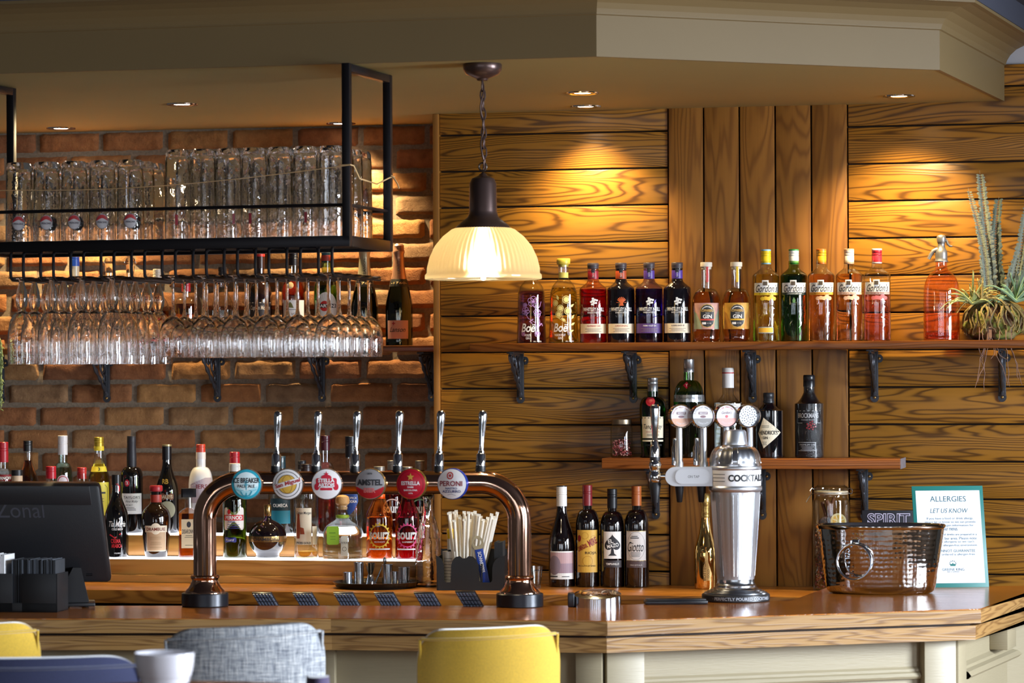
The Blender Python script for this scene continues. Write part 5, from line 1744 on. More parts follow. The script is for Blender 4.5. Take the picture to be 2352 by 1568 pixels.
# aromatic bitters
p = in_caddy(-47, 0.0, 5)
t = thing('bitters_bottle', 'small bitters bottle with oversized paper wrap and yellow cap in the caddy', 'bottle', p, cad_rot)
mb = MB()
bp_ = [(0, 0), (18, 0), (19.5, 3), (19.5, 60), (17, 68), (11, 76), (10, 82), (10, 112)]
mb.lathe(bp_, 28, 0, None, None, s)
mb.build('body', dark('#120c0a'), t)
mb = MB()
mb.lathe([(20.3, 4), (20.6, 30), (20.8, 70), (21.4, 82), (20.8, 82), (20.2, 70)], 28, 0, None, lambda a, h: 1 + (0.02 * math.sin(7 * a) if h > 65 else 0), s)
mb.build('paper_wrap', mat('#dfdad2', 0.7, var=0.2, bscale=150), t)
mb = MB()
for i in range(9):
    wrap(mb, lines(-4, 30, (10 + 7 * i,), 0.8)[0], [(20.8, 0), (20.8, 90)], 0.4, 0, s)
wrap(mb, text2d('ANGOSTURA', 12, 40, 46, 5, 0.01, 0, math.pi / 2), [(20.8, 0), (20.8, 90)], 0.4, 0, s)
mb.build('print', INK, t)
mb = MB()
mb.lathe([(10.4, 86), (10.6, 87), (10.6, 110), (10.4, 111)], 24, 0, None, None, s)
mb.build('neck_label', mat('#d8d6d0', 0.6), t)
mb = MB()
mb.lathe([(0, 111), (11, 111), (11.5, 113), (11.5, 131), (10.5, 133), (0, 133)], 24, 0, None, None, s)
mb.build('cap', mat('#e6c41e', 0.4), t)
# paper straws
random.seed(9)
mb = MB()
mb.tube([(0, 0, 0), (0, 0, 152 * s)], 0.0045, 8)
mb.box((0, 0, 154 * s), (0.010, 0.0012, 6 * s))
proto = None
for k in range(30):
    q_ = (k % 10) / 9
    x0, y0 = -34 + 50 * q_, (-0.03, 0.0, 0.03)[k // 10] + random.uniform(-0.004, 0.004)
    lean = -0.10 + 0.34 * q_ + random.uniform(-0.02, 0.02)
    p = in_caddy(x0, y0, 5)
    if proto is None:
        proto = mb.build('paper_straw', mat('#ece6da', 0.75, bump=0.2, bscale=300))
        o = proto
    else:
        o = proto.copy()
        COL.objects.link(o)
    o.location = p
    o.rotation_euler = (random.uniform(-0.05, 0.03), lean, cad_rot)
    o.scale = (1, 1, random.uniform(0.98, 1.12))
    tag(o, 'white paper wrapped straw standing in the black caddy, one of a dense bunch', 'straw', 'paper straws in the caddy')
# bottle opener
p = in_caddy(36, -0.04, 5)
t = thing('bottle_opener', 'blue handled flat metal bottle opener leaning in the caddy', 'bottle opener', p, cad_rot)
R_ = Matrix.Rotation(-0.20, 4, 'Y')
mb = MB()
mb.box((0, 0, 45 * s), (19 * s, 0.004, 90 * s), 0, 0.001, T=R_)
wr = text2d('SCHWEPPES', 0, 60, 48, 8, 0.02, 0, -math.pi / 2)
mb.add([(x * s, -0.0025, z * s) for x, z in wr[0]], wr[1], 1, False, R_)
mb.build('handle', [mat('#1f3f9a', 0.4), WHT], t)
mb = MB()
bm = bmesh.new()
vo = [bm.verts.new((x * s, 0, z * s)) for x, z in ell(0, 104, 13.5, 17, 28)]
vi = [bm.verts.new((x * s, 0, z * s)) for x, z in ell(0, 106, 8.5, 9, 28)]
for i in range(28):
    bm.faces.new((vo[i], vo[(i + 1) % 28], vi[(i + 1) % 28], vi[i]))
g_ = bmesh.ops.extrude_face_region(bm, geom=bm.faces[:])
for v in [q for q in g_['geom'] if isinstance(q, bmesh.types.BMVert)]:
    v.co.y += 0.003
mb.bm(bm, 0, False, R_)
mb.build('head', mat('#b8a684', 0.3, 0.9), t)
# black napkins in the caddy
p = in_caddy(63, 0.01, 5)
t = thing('napkin_stack', 'stack of black paper napkins upright in the right end of the caddy', 'napkins', p, cad_rot)
mb = MB()
for k in range(10):
    mb.box(((-9 + 2 * k) * s, 0, 52 * s), (1.7 * s, 0.085, 104 * s + random.uniform(-2, 2) * s), 0, 0.0004)
mb.build('napkins', mat('#202226', 0.8), t)
t['kind'] = 'stuff'

# kilner jar with dried fruit
turn_j = 0.15
X = x_at(1910, -0.16, Z_BACK)
s = depth((X, -0.16, Z_BACK)) / F_
t = thing('clip_top_jar', 'tall clip top glass jar of dried citrus and cinnamon behind the ice bucket', 'jar', (X, -0.16, Z_BACK), face_cam((X, -0.16)) + turn_j)
JP = smooth([(0, 1), (36, 1), (39, 0), (42, 4), (42.5, 14), (42.5, 195), (40, 206), (36, 212), (35.5, 218)], 2)
mb = MB()
mb.lathe(JP, 40, 0, None, None, s)
mb.build('body', thin_glass('jar_glass', '#eef2ee', '#6f7a74', 0.09), t)
mb = MB()
mb.lathe([(36, 219), (38.5, 220), (39, 224), (38.5, 227), (36, 228)], 36, 0, None, None, s)
mb.build('seal', mat('#c9b79a', 0.5), t)
mb = MB()
mb.lathe([(37, 228), (39.5, 229), (39.5, 234), (36, 238), (33, 238.5), (32, 241), (0, 241.5)], 36, 0, None, None, s)
mb.build('lid', thin_glass('jar_glass'), t)
mb = MB()
for sx in (-1, 1):
    mb.tube([(sx * 40 * s, 0, 222 * s), (sx * 47 * s, -0.003, 220 * s), (sx * 49 * s, -0.004, 228 * s), (sx * 44 * s, -0.002, 234 * s), (sx * 38 * s, 0, 231 * s)], 0.0013, 6)
mb.tube([(-44 * s, -0.003, 222 * s), (-52 * s, -0.01, 214 * s), (-60 * s, -0.016, 202 * s)], 0.0013, 6)
mb.tube([(39.5 * s * math.sin(a), -39.5 * s * math.cos(a), 223 * s) for a in [k * math.pi / 16 for k in range(32)]], 0.0012, 6, closed=True)
mb.build('wire_clip', M_STEEL, t)
M_CIN = mat('#7a4526', 0.7, bump=0.5, bscale=120, stretch=(1, 1, 0.1))
random.seed(31)
for k in range(7):
    mb = MB()
    a = random.uniform(0, 6.28)
    x0, y0 = random.uniform(-12, 12) * s, random.uniform(-18, 4) * s
    z0 = (20, 60, 118, 124, 130, 112, 30)[k] * s
    L_ = random.uniform(70, 90) * s
    dx, dy = random.uniform(-14, 14) * s, random.uniform(-6, 6) * s
    mb.tube([(x0 - dx, y0 - dy, z0), (x0 + dx, y0 + dy, z0 + L_)], 4.2 * s, 8)
    mb.build('cinnamon_stick', M_CIN, t)
for k, (x0, z0, r) in enumerate(((-16, 150, 19), (13, 158, 19), (-4, 70, 20), (14, 30, 18))):
    mb = MB()
    Tq = Matrix.Translation((x0 * s, -26 * s + abs(x0) * 0.3 * s, z0 * s)) @ Matrix.Rotation(0.5 - k * 0.3, 4, 'Z') @ Matrix.Rotation(math.pi / 2 - 0.2, 4, 'X')
    mb.lathe([(0, -2), (r, -2), (r, 2), (0, 2)], 24, 0, Tq, None, s, [1, 0, 1])
    for q in range(8):
        a = q * math.pi / 4
        mb.add([(math.cos(a - .3) * r * .8 * s, math.sin(a - .3) * r * .8 * s, 2.3 * s), (math.cos(a + .3) * r * .8 * s, math.sin(a + .3) * r * .8 * s, 2.3 * s), (math.cos(a) * r * .15 * s, math.sin(a) * r * .15 * s, 2.3 * s)], [(0, 1, 2)], 2, False, Tq)
    if k == 0:
        mb.build('dried_citrus', [mat('#3a2018', 0.7), mat('#4a2a1c', 0.7), mat('#2a1610', 0.7)], t, 'dark brown dried fruit slice')
    else:
        mb.build('dried_citrus', [mat('#c98a2c', 0.6), mat('#e8d098', 0.6), mat('#e0a83c', 0.6)], t, 'yellow dried fruit slice')
mb = MB()
for k in range(420):
    a, r, h = random.uniform(0, 6.28), 39 * math.sqrt(random.uniform(0.3, 1)), 6 + 142 * random.random() ** 1.2
    c = (r * math.sin(a) * s, -r * math.cos(a) * s, h * s)
    q = random.uniform(2.5, 4) * s
    mb.add([(c[0] + q * x, c[1] + q * y, c[2] + q * z) for x, y, z in ((1, 0, 0), (0, 1, 0), (-1, 0, 0), (0, -1, 0), (0, 0, 1), (0, 0, -1))],
           [(0, 1, 4), (1, 2, 4), (2, 3, 4), (3, 0, 4), (1, 0, 5), (2, 1, 5), (3, 2, 5), (0, 3, 5)], random.choice((0, 0, 1, 2)), True)
o = mb.build('berries_and_petals', [mat('#7a2c2c', 0.6), mat('#5a3a22', 0.7), mat('#a86a4a', 0.6)], t, sharp=0)
o['kind'] = 'stuff'

# chalk sign
X = x_at(2040, -0.12, Z_BACK)
s = depth((X, -0.12, Z_BACK)) / F_
t = thing('chalk_sign', 'small black chalk sign reading spirit, behind the ice bucket', 'sign', (X, -0.12, Z_BACK), face_cam((X, -0.12)))
mb = MB()
mb.box((0, 0, 91 * s), (118 * s, 0.008, 182 * s), 0, 0.002)
mb.build('board', mat('#23232b', 0.6, var=0.2, bscale=30), t)
mb = MB()
for txt, zc, w_ in (('SPIRIT', 162, 98),):
    for dx, dz, mi in ((0, 0, 0),):
        g = text2d(txt, 2, zc, w_, 27, 0.045)
        mb.add([(x * s, -0.0046, z * s) for x, z in g[0]], g[1], 0)
        g = text2d(txt, 2, zc, w_ - 4, 23, -0.005)
        mb.add([(x * s, -0.0050, z * s) for x, z in g[0]], g[1], 1)
mb.build('chalk_lettering', [mat('#cfc6dc', 0.7), mat('#34323e', 0.7)], t)
# ---------------------------------------------------------------- hanging glass rack
M_RACK = mat('#1e1c20', 0.38, 0.5)
pr_ = at_z(796, 146, Z_SOFFIT - 0.003)          # front right post, top
RX, RY = pr_.x, pr_.y
pl_ = at_z(-62, 160, Z_SOFFIT - 0.003)
ra = math.radians(-4.5)
RL = math.hypot(pr_.x - pl_.x, pr_.y - pl_.y) * 1.118
RD = 0.325
Z_RB = at_y(796, 566, RY).z                       # underside height found on the front post
RM = Matrix.Translation((RX, RY, 0)) @ Matrix.Rotation(ra, 4, 'Z')   # local x along the rack (negative = left), y = depth


def rl(x, y, z):
    return RM @ Vector((x, y, z))


P_ = 0.026
rack = thing('glass_rack', 'black steel ceiling rack full of upturned tumblers and hanging wine glasses', 'glass rack', (RX, RY, 0), ra)
H0 = Z_RB + 0.014
for (x, y) in ((0, 0), (0, RD), (-RL, 0), (-RL, RD)):
    mb = MB()
    mb.box((x, y, (H0 + Z_SOFFIT - 0.002) / 2), (0.021, 0.021, Z_SOFFIT - 0.002 - H0), 0, 0.0015)
    mb.build('post', M_RACK, rack)
for x in (0, -RL):
    mb = MB()
    mb.box((x, RD / 2, Z_SOFFIT - 0.013), (0.021, RD - 0.021, 0.02), 0, 0.0015)
    mb.build('top_bar', M_RACK, rack)
for (c, sz) in (((-RL / 2, 0, H0), (RL + 0.02, 0.021, 0.028)), ((-RL / 2, RD, H0), (RL + 0.02, 0.021, 0.028)), ((0, RD / 2, H0), (0.021, RD - 0.021, 0.028)), ((-RL, RD / 2, H0), (0.021, RD - 0.021, 0.028))):
    mb = MB()
    mb.box(c, sz, 0, 0.0015)
    mb.build('base_rail', M_RACK, rack)
mb = MB()
mb.box((-RL / 2, RD / 2, H0 + 0.012), (RL - 0.02, RD - 0.02, 0.004))
for k in range(1, 5):
    mb.box((-RL / 2, RD * k / 5, H0 + 0.002), (RL - 0.02, 0.012, 0.018))
mb.build('rack_shelf', mat('#6a6460', 0.35, 0.3), rack, 'grey metal shelf the tumblers stand on')
zrod = at_y(796, 470, RY).z
for a_, b_ in (((-RL, 0), (0, 0)), ((0, 0), (0, RD)), ((-RL, RD), (0, RD))):
    mb = MB()
    mb.tube([(a_[0], a_[1], zrod), (b_[0], b_[1], zrod)], 0.0045, 8)
    mb.build('guard_rod', M_RACK, rack)
# pairs of hanger rails
HR_Z = at_y(760, 632, RY).z
pair0 = (RM.inverted() @ Vector((x_at(747, RY, HR_Z), RY, HR_Z))).x
PP = 0.0868
n_pairs = 11
for k in range(n_pairs):
    xc = pair0 - k * PP
    for sx in (-1, 1):
        x = xc + sx * 0.0185
        mb = MB()
        # front drop, turning back along the depth
        pts = [(x, 0.02, H0 - 0.01), (x, 0.004, H0 - 0.012), (x, -0.004, H0 - 0.022), (x, -0.004, HR_Z + 0.02), (x, -0.002, HR_Z + 0.006), (x, 0.008, HR_Z)]
        pts += [(x, 0.05 + 0.07 * i, HR_Z) for i in range(5)] + [(x, 0.372, HR_Z)]
        mb.tube(pts, 0.0043, 8)
        mb.build('hanger_rail', M_RACK, rack)
for k in range(n_pairs - 1):
    xc = pair0 - (k + 0.5) * PP
    w2 = PP / 2 - 0.0185
    mb = MB()
    mb.tube([(xc - w2, -0.004, H0 - 0.024), (xc - w2 * 0.7, -0.002, H0 - 0.016), (xc + w2 * 0.7, -0.002, H0 - 0.016), (xc + w2, -0.004, H0 - 0.024)], 0.003, 6)
    mb.build('hanger_bridge', M_RACK, rack)

# string tied round the posts
mb = MB()
M_STR = mat('#c9a878', 0.9)
zs_ = at_y(796, 380, RY).z
pts = []
for i in range(25):
    u = i / 24
    x = 0.014 - RL * 1.0 * u
    sag = -0.047 * math.sin(min(u / 0.85, 1) * math.pi * 0.62)
    pts.append((x, -0.014, zs_ + sag))
mb.tube(pts, 0.0011, 6, 0, RM)
mb.tube([(-0.013, -0.0135, zs_), (0.0135, -0.0135, zs_ + 0.001), (0.0135, 0.013, zs_), (0.013, 0.06, zs_ - 0.03), (0.012, 0.2, zs_ - 0.036), (0.013, RD - 0.02, zs_ - 0.012), (0.0135, RD + 0.013, zs_ - 0.008)], 0.0019, 6, 0, RM)
mb.tube([(0.0135, RD - 0.013, zs_ - 0.006), (0.02, RD - 0.012, zs_ - 0.012), (0.034, RD - 0.02, zs_ - 0.03), (0.038, RD - 0.02, zs_ - 0.042)], 0.002, 6, 0, RM)
tag(mb.build('string', M_STR), 'natural twine tied round the rack posts across the tumblers', 'string')

# ---- tumblers standing mouth down
G_RACK = refr('rack_glass', '#ffffff', 1.56, 0.0, 0.16, 60)
TZ = H0 + 0.0145
u_ = 0.00113          # metres per pixel at the rack


def flute(a, h):
    return 1 + 0.022 * abs(math.sin(a * 5)) * (1 if 12 < h < 200 else 0)


def make_tumbler(name, R, H, fl):
    t = thing(name, '', 'glass', (0, 0, 0))
    mb = MB()
    o_ = [(R - 1, 0), (R, 1), (R, 30), (R - 1.5, H - 30), (R - 2.5, H - 8), (R - 6, H - 1), (R - 10, H), (0, H)]
    i_ = [(R - 2, 0.5), (R - 2.4, 30), (R - 4.5, H - 26), (R - 8, H - 17), (0, H - 15)]
    mb.lathe(list(reversed(i_)) + o_, 40, 0, None, flute if fl else None, u_)
    mb.build('bowl', G_RACK, t)
    return t


def badge_print(t, R):
    mb = MB()
    for i, (g, m) in enumerate(((shape2d(ell(0, 44, 15.5, 17.5, 26)), 0), (shape2d(ell(0, 44, 14, 16, 26)), 1), (shape2d(ell(0, 44, 13.6, 15.6, 20, 0.1, math.pi - 0.1)), 2))):
        wrap(mb, g, [(R, 0), (R, 100)], 0.5 + 0.3 * i, m, u_)
    wrap(mb, text2d('PERONI', 0, 42, 20, 4.5, 0.02), [(R, 0), (R, 100)], 1.5, 3, u_)
    mb.build('printed_badge', [mat('#6a6468', 0.5), mat('#a8a2a4', 0.5), mat('#9a1c22', 0.5), mat('#5a5660', 0.5)], t)


tf = None
ROWN = ['front row', 'second row back', 'third row back', 'rear row']
c0 = (RM.inverted() @ Vector((x_at(762, RY + 0.05, TZ), RY + 0.05, TZ))).x
rot_t = face_cam((RX, RY))
tp = None
for r in range(4):
    for k in range(7):
        x, y = c0 - k * 0.0715, 0.047 + 0.0715 * r
        lab_ = 'tall fluted tumbler upside down on the rack, %s, %s from the right' % (ROWN[r], ORD[k])
        p = rl(x, y, TZ)
        if r == 0 and k in (1, 3, 4, 6):
            lab_ = 'fluted tumbler with a small red mark, upturned, front row, %s from the right' % ORD[k]
            if tp is None:
                tp = make_tumbler('tumbler', 30.5, 208, True)
                mb = MB()
                wrap(mb, rect2(-3, 32, 3, 56), [(30.5, 0), (30.5, 100)], 0.8, 0, u_)
                mb.build('printed_mark', mat('#8a1c2c', 0.5), tp)
                tp.location, tp['label'], tp['group'] = p, lab_, 'fluted tumblers on the rack'
                tp.rotation_euler = (0, 0, rot_t)
            else:
                dup(tp, p, rot_t + random.uniform(-0.5, 0.5), lab_)
        elif tf is None:
            tf = make_tumbler('tumbler', 30.5, 208, True)
            tf.location, tf['label'], tf['group'] = p, lab_, 'fluted tumblers on the rack'
            tf.rotation_euler = (0, 0, rot_t)
        else:
            dup(tf, p, rot_t + random.uniform(-0.3, 0.3), lab_)
ts = tb = None
c1 = (RM.inverted() @ Vector((x_at(284, RY + 0.05, TZ), RY + 0.05, TZ))).x
for r in range(4):
    for k in range(5):
        x, y = c1 - k * 0.0805, 0.047 + 0.0725 * r
        printed = r == 0 or (r == 1 and k in (3, 2, 0))
        lab_ = 'plain upturned rack tumbler%s, %s, %s from the right' % (' with red badge' if printed else '', ROWN[r], ORD[k])
        p = rl(x, y, TZ)
        tw = (0.05 if r == 0 else (-0.35, 0, -0.5, -0.4, 0)[k])
        if printed:
            if tb is None:
                tb = make_tumbler('tumbler', 32, 188, False)
                badge_print(tb, 32)
                tb.location, tb['label'], tb['group'] = p, lab_, 'plain tumblers on the rack'
                tb.rotation_euler = (0, 0, rot_t + tw)
            else:
                dup(tb, p, rot_t + tw, lab_)
        elif ts is None:
            ts = make_tumbler('tumbler', 32, 188, False)
            ts.location, ts['label'], ts['group'] = p, lab_, 'plain tumblers on the rack'
        else:
            dup(ts, p, rot_t, lab_)

# ---- stemmed glasses hanging by the foot; local origin at the foot, z down
def make_stem(name, foot_r, prof_stem, prof_bowl):
    t = thing(name, '', 'glass', (0, 0, 0))
    mb = MB()
    mb.lathe([(0, 1.5), (foot_r - 2, 1.2), (foot_r, 0), (foot_r - 1, -1.5), (8, -4), (4, -8)], 28, 0, None, None, u_)
    mb.build('foot', G_RACK, t)
    mb = MB()
    mb.lathe(prof_stem, 14, 0, None, None, u_)
    mb.build('stem', refr('stem_glass', '#f4f4f2', 1.4), t)
    mb = MB()
    mb.lathe(prof_bowl, 32, 0, None, None, u_)
    mb.build('bowl', G_RACK, t)
    return t


stemw = [(0, -7), (5, -7), (4, -12), (3.3, -40), (3.5, -80), (6, -92), (0, -96)]
bowlw = [(0, -92), (7, -93), (16, -100), (26, -112), (31.5, -128), (33.8, -148), (33.4, -170), (31.5, -189), (31, -189), (32.6, -170), (33, -148), (30.5, -128), (24, -114), (10, -100), (0, -97)]
stemg = [(0, -7), (6, -7), (7, -14), (12, -30), (15, -50), (13, -66), (9, -76), (0, -80)]
bowlg = [(0, -76), (9, -77), (20, -86), (29, -104), (33, -130), (34, -155), (33.6, -185), (33, -203), (32.2, -203), (32.8, -180), (33, -152), (31.6, -130), (26, -104), (14, -86), (0, -82)]
tw_ = tg_ = None
for k in range(n_pairs):
    for r in range(5):
        x = pair0 - k * PP
        y = 0.024 + 0.0775 * r
        p = rl(x, y, HR_Z + 0.0062)
        rn = ROWN[r] if r < 3 else ('fourth row back' if r == 3 else 'rearmost row')
        if k < 6:
            lab_ = 'stemmed wine glass hanging upside down, %s, %s column from the right' % (rn, ORD[k])
            if tw_ is None:
                tw_ = make_stem('wine_glass', 31, stemw, bowlw)
                tw_.location, tw_['label'], tw_['group'] = p, lab_, 'hanging wine glasses'
            else:
                dup(tw_, p, 0, lab_)
        elif k > 6:
            lab_ = 'round bowled goblet hanging upside down, %s, %s goblet column from the right' % (rn, ORD[k - 7])
            if tg_ is None:
                tg_ = make_stem('goblet', 32, stemg, bowlg)
                tg_.location, tg_['label'], tg_['group'] = p, lab_, 'hanging goblets'
            else:
                dup(tg_, p, 0, lab_)

# ---------------------------------------------------------------- pendant lamp
pp = at_z(1108, 147, Z_SOFFIT)
s = depth(pp) / F_
lamp = thing('pendant_lamp', 'lit pendant lamp with ribbed glass dome shade on a chain', 'pendant lamp', (pp.x, pp.y, Z_SOFFIT))
M_BRZ = mat('#5a4844', 0.3, 0.7)
mb = MB()
mb.lathe([(0, 0), (44, 0), (45, -4), (44, -14), (38, -24), (22, -31), (14, -34), (12, -38), (0, -38)], 40, 0, None, None, s)
mb.build('ceiling_rose', M_BRZ, lamp)
mb = MB()
zc = -38
for k in range(9):
    c = zc - 11 - 22 * k
    ring_ = []
    for i in range(16):
        a = i * math.pi / 8
        x, z = 5.5 * math.sin(a), 14 * math.cos(a)
        ring_.append(((x if k % 2 else 0) * s + 0.0005 * k, (0 if k % 2 else x) * s, (c + z) * s))
    mb.tube(ring_, 0.0022, 6, closed=True)
mb.build('chain', M_BRZ, lamp)
mb = MB()
mb.tube([(0.004 * math.sin(i * 0.9), 0.004 * math.cos(i * 0.7) - 0.004, (-38 - 12 * i) * s) for i in range(18)], 0.0024, 6)
mb.build('cable', M_BRZ, lamp)
mb = MB()
mb.tube([(9 * s * math.cos(k * math.pi / 10), 0, (-236 + 9 * math.sin(k * math.pi / 10)) * s) for k in range(20)], 0.0025, 6, closed=True)
mb.build('hanging_ring', mat('#6a625c', 0.3, 0.9), lamp)
mb = MB()
mb.lathe(smooth([(0, -247), (8, -247), (10, -253), (26, -256), (31, -263), (32, -275), (33, -338), (36, -344), (48, -352), (56, -362), (64, -368), (65, -376), (0, -378)][::1], 1), 44, 0, None, None, s)
mb.build('lamp_holder', M_BRZ, lamp)
SH_ = [(62, -376), (72, -380), (92, -396), (110, -418), (122, -444), (128, -468), (130, -480), (134, -484), (134.5, -492), (133, -494)]


def shade_mat():
    m, nt, b = newmat('ribbed_shade_glass')
    L = nt.links.new
    out = nt.nodes['Material Output']
    nt.nodes.remove(b)
    t0 = N(nt, 'ShaderNodeBsdfTranslucent')
    t0.inputs[0].default_value = srgb('#fbdfa4')
    rf = N(nt, 'ShaderNodeBsdfRefraction', i_Roughness=0.6, i_IOR=1.15)
    rf.inputs['Color'].default_value = srgb('#fff0d0')
    tl = N(nt, 'ShaderNodeMixShader', i_0=0.45)
    L(t0.outputs[0], tl.inputs[1])
    L(rf.outputs[0], tl.inputs[2])
    df = N(nt, 'ShaderNodeBsdfDiffuse')
    df.inputs[0].default_value = srgb('#f2dfb0')
    tr = N(nt, 'ShaderNodeBsdfTransparent')
    tr.inputs[0].default_value = srgb('#fff2d8')
    gl = N(nt, 'ShaderNodeBsdfGlossy', i_Roughness=0.12)
    m1 = N(nt, 'ShaderNodeMixShader')
    m1.inputs[0].default_value = 0.25
    m2 = N(nt, 'ShaderNodeMixShader')
    m2.inputs[0].default_value = 0.02
    m3 = N(nt, 'ShaderNodeMixShader')
    m3.inputs[0].default_value = 0.06
    L(tl.outputs[0], m1.inputs[1])
    L(df.outputs[0], m1.inputs[2])
    L(m1.outputs[0], m2.inputs[1])
    L(tr.outputs[0], m2.inputs[2])
    L(m2.outputs[0], m3.inputs[1])
    L(gl.outputs[0], m3.inputs[2])
    L(m3.outputs[0], out.inputs[0])
    return m


mb = MB()
mb.lathe(SH_, 64 * 5, 0, None, lambda a, h: 1 + (0.014 * math.cos(a * 64) if h > -470 else 0), s)
mb.build('lamp_shade', shade_mat(), lamp, 'ribbed cream glass dome shade, glowing', sharp=0)
mb = MB()
mb.lathe([(0, -486), (5, -484), (20, -466), (27, -446), (24, -424), (14, -404), (11, -378), (0, -378)], 24, 0, None, None, s)
mb.build('bulb', mat('#fff3da', 0.4, emit=6.0), lamp, 'bright glowing bulb')
mb = MB()
mb.lathe([(0, -497), (4, -496), (6, -492), (5, -487), (0, -486)], 16, 0, None, None, s)
mb.build('finial', mat('#fff3da', 0.4, emit=6.0), lamp)
light('lamp_glow', 'POINT', (pp.x, pp.y, Z_SOFFIT - 462 * s), 1.15, (1.0, 0.80, 0.52), shadow_soft_size=0.04)
light('lamp_downlight', 'SPOT', (pp.x, pp.y, Z_SOFFIT - 490 * s), 6.0, (1.0, 0.80, 0.52), shadow_soft_size=0.03, spot_size=math.radians(140), spot_blend=0.6, target=(pp.x, pp.y, 0))

# ---------------------------------------------------------------- copper beer arch
pL = at_z(471, 1391.5, Z_BAR)
pR = at_z(1194, 1392.5, Z_BAR)
mid = (pL + pR) / 2
fa = math.atan2(pR.y - pL.y, pR.x - pL.x)
s = depth(mid) / F_
span = (pR - pL).length
font = thing('beer_font', 'polished copper arch beer font with six taps and round badges', 'beer font', (mid.x, mid.y, Z_BAR), fa)
hz = (1392 - 1108) * s
Rb = 86 * s
hw = span / 2
path = []
for i in range(6):
    path.append((-hw, 0, 0.02 + (hz - Rb - 0.02) * i / 5))
for i in range(1, 16):
    a = i / 15 * math.pi / 2
    path.append((-hw + Rb - Rb * math.cos(a), 0, hz - Rb + Rb * math.sin(a)))
for i in range(1, 12):
    path.append((-hw + Rb + (span - 2 * Rb) * i / 12, 0, hz))
for i in range(0, 16):
    a = math.pi / 2 - i / 15 * math.pi / 2
    path.append((hw - Rb + Rb * math.cos(a), 0, hz - Rb + Rb * math.sin(a)))
for i in range(1, 6):
    path.append((hw, 0, (hz - Rb) - (hz - Rb - 0.02) * i / 5))
mb = MB()
mb.tube(path, 26.5 * s, 36)
mb.build('arch_pipe', M_COPPER, font)
for sx in (-1, 1):
    mb = MB()
    mb.lathe([(26, 72), (31, 71.5), (33.5, 69), (33.5, 66), (31, 63.5), (30, 60), (33, 52), (38, 43), (44, 37), (46, 34), (46, 28), (26, 28)], 40, 0, Matrix.Translation((sx * hw, 0, 0)), None, s)
    o = mb.build('flange', M_COPPER2, font)
    mb = MB()
    mb.lathe([(0, 0), (52, 0), (54, 2), (54, 29), (52, 31), (0, 31)], 44, 0, Matrix.Translation((sx * hw, 0, 0)), None, s)
    mb.build('foot_ring', mat('#22242a', 0.28, 0.4), font, 'black ring at the foot of the column')
handles = (634, 727, 817, 916, 1011, 1107)
for k, px in enumerate(handles):
    xl = (px - 832.5) * s * 1.0
    ln = 0.035 + 0.004 * (k % 3)
    T = Matrix.Translation((xl, 0.004, hz + 24 * s)) @ Matrix.Rotation(ln, 4, 'Y') @ Matrix.Rotation(-0.06, 4, 'X')
    mb = MB()
    mb.lathe(smooth([(6.5, 44), (5.5, 52), (6.5, 80), (8.8, 110), (10, 128), (9, 137), (5, 141), (0, 142)], 2), 24, 0, T, None, s)
    h_ = mb.build('tap_handle', M_CHROME, font)
    mb = MB()
    mb.lathe([(11, 14), (11, 40), (9.5, 42), (8, 43), (7.6, 48), (6.5, 49), (0, 49)], 24, 0, T, None, s)
    mb.build('ferrule', M_CHROME, h_)
    mb = MB()
    mb.lathe([(12.5, -4), (12.8, 2), (11.5, 5), (11.5, 14), (0, 14)], 24, 0, T, None, s)
    mb.build('black_collar', M_BLACK, h_)
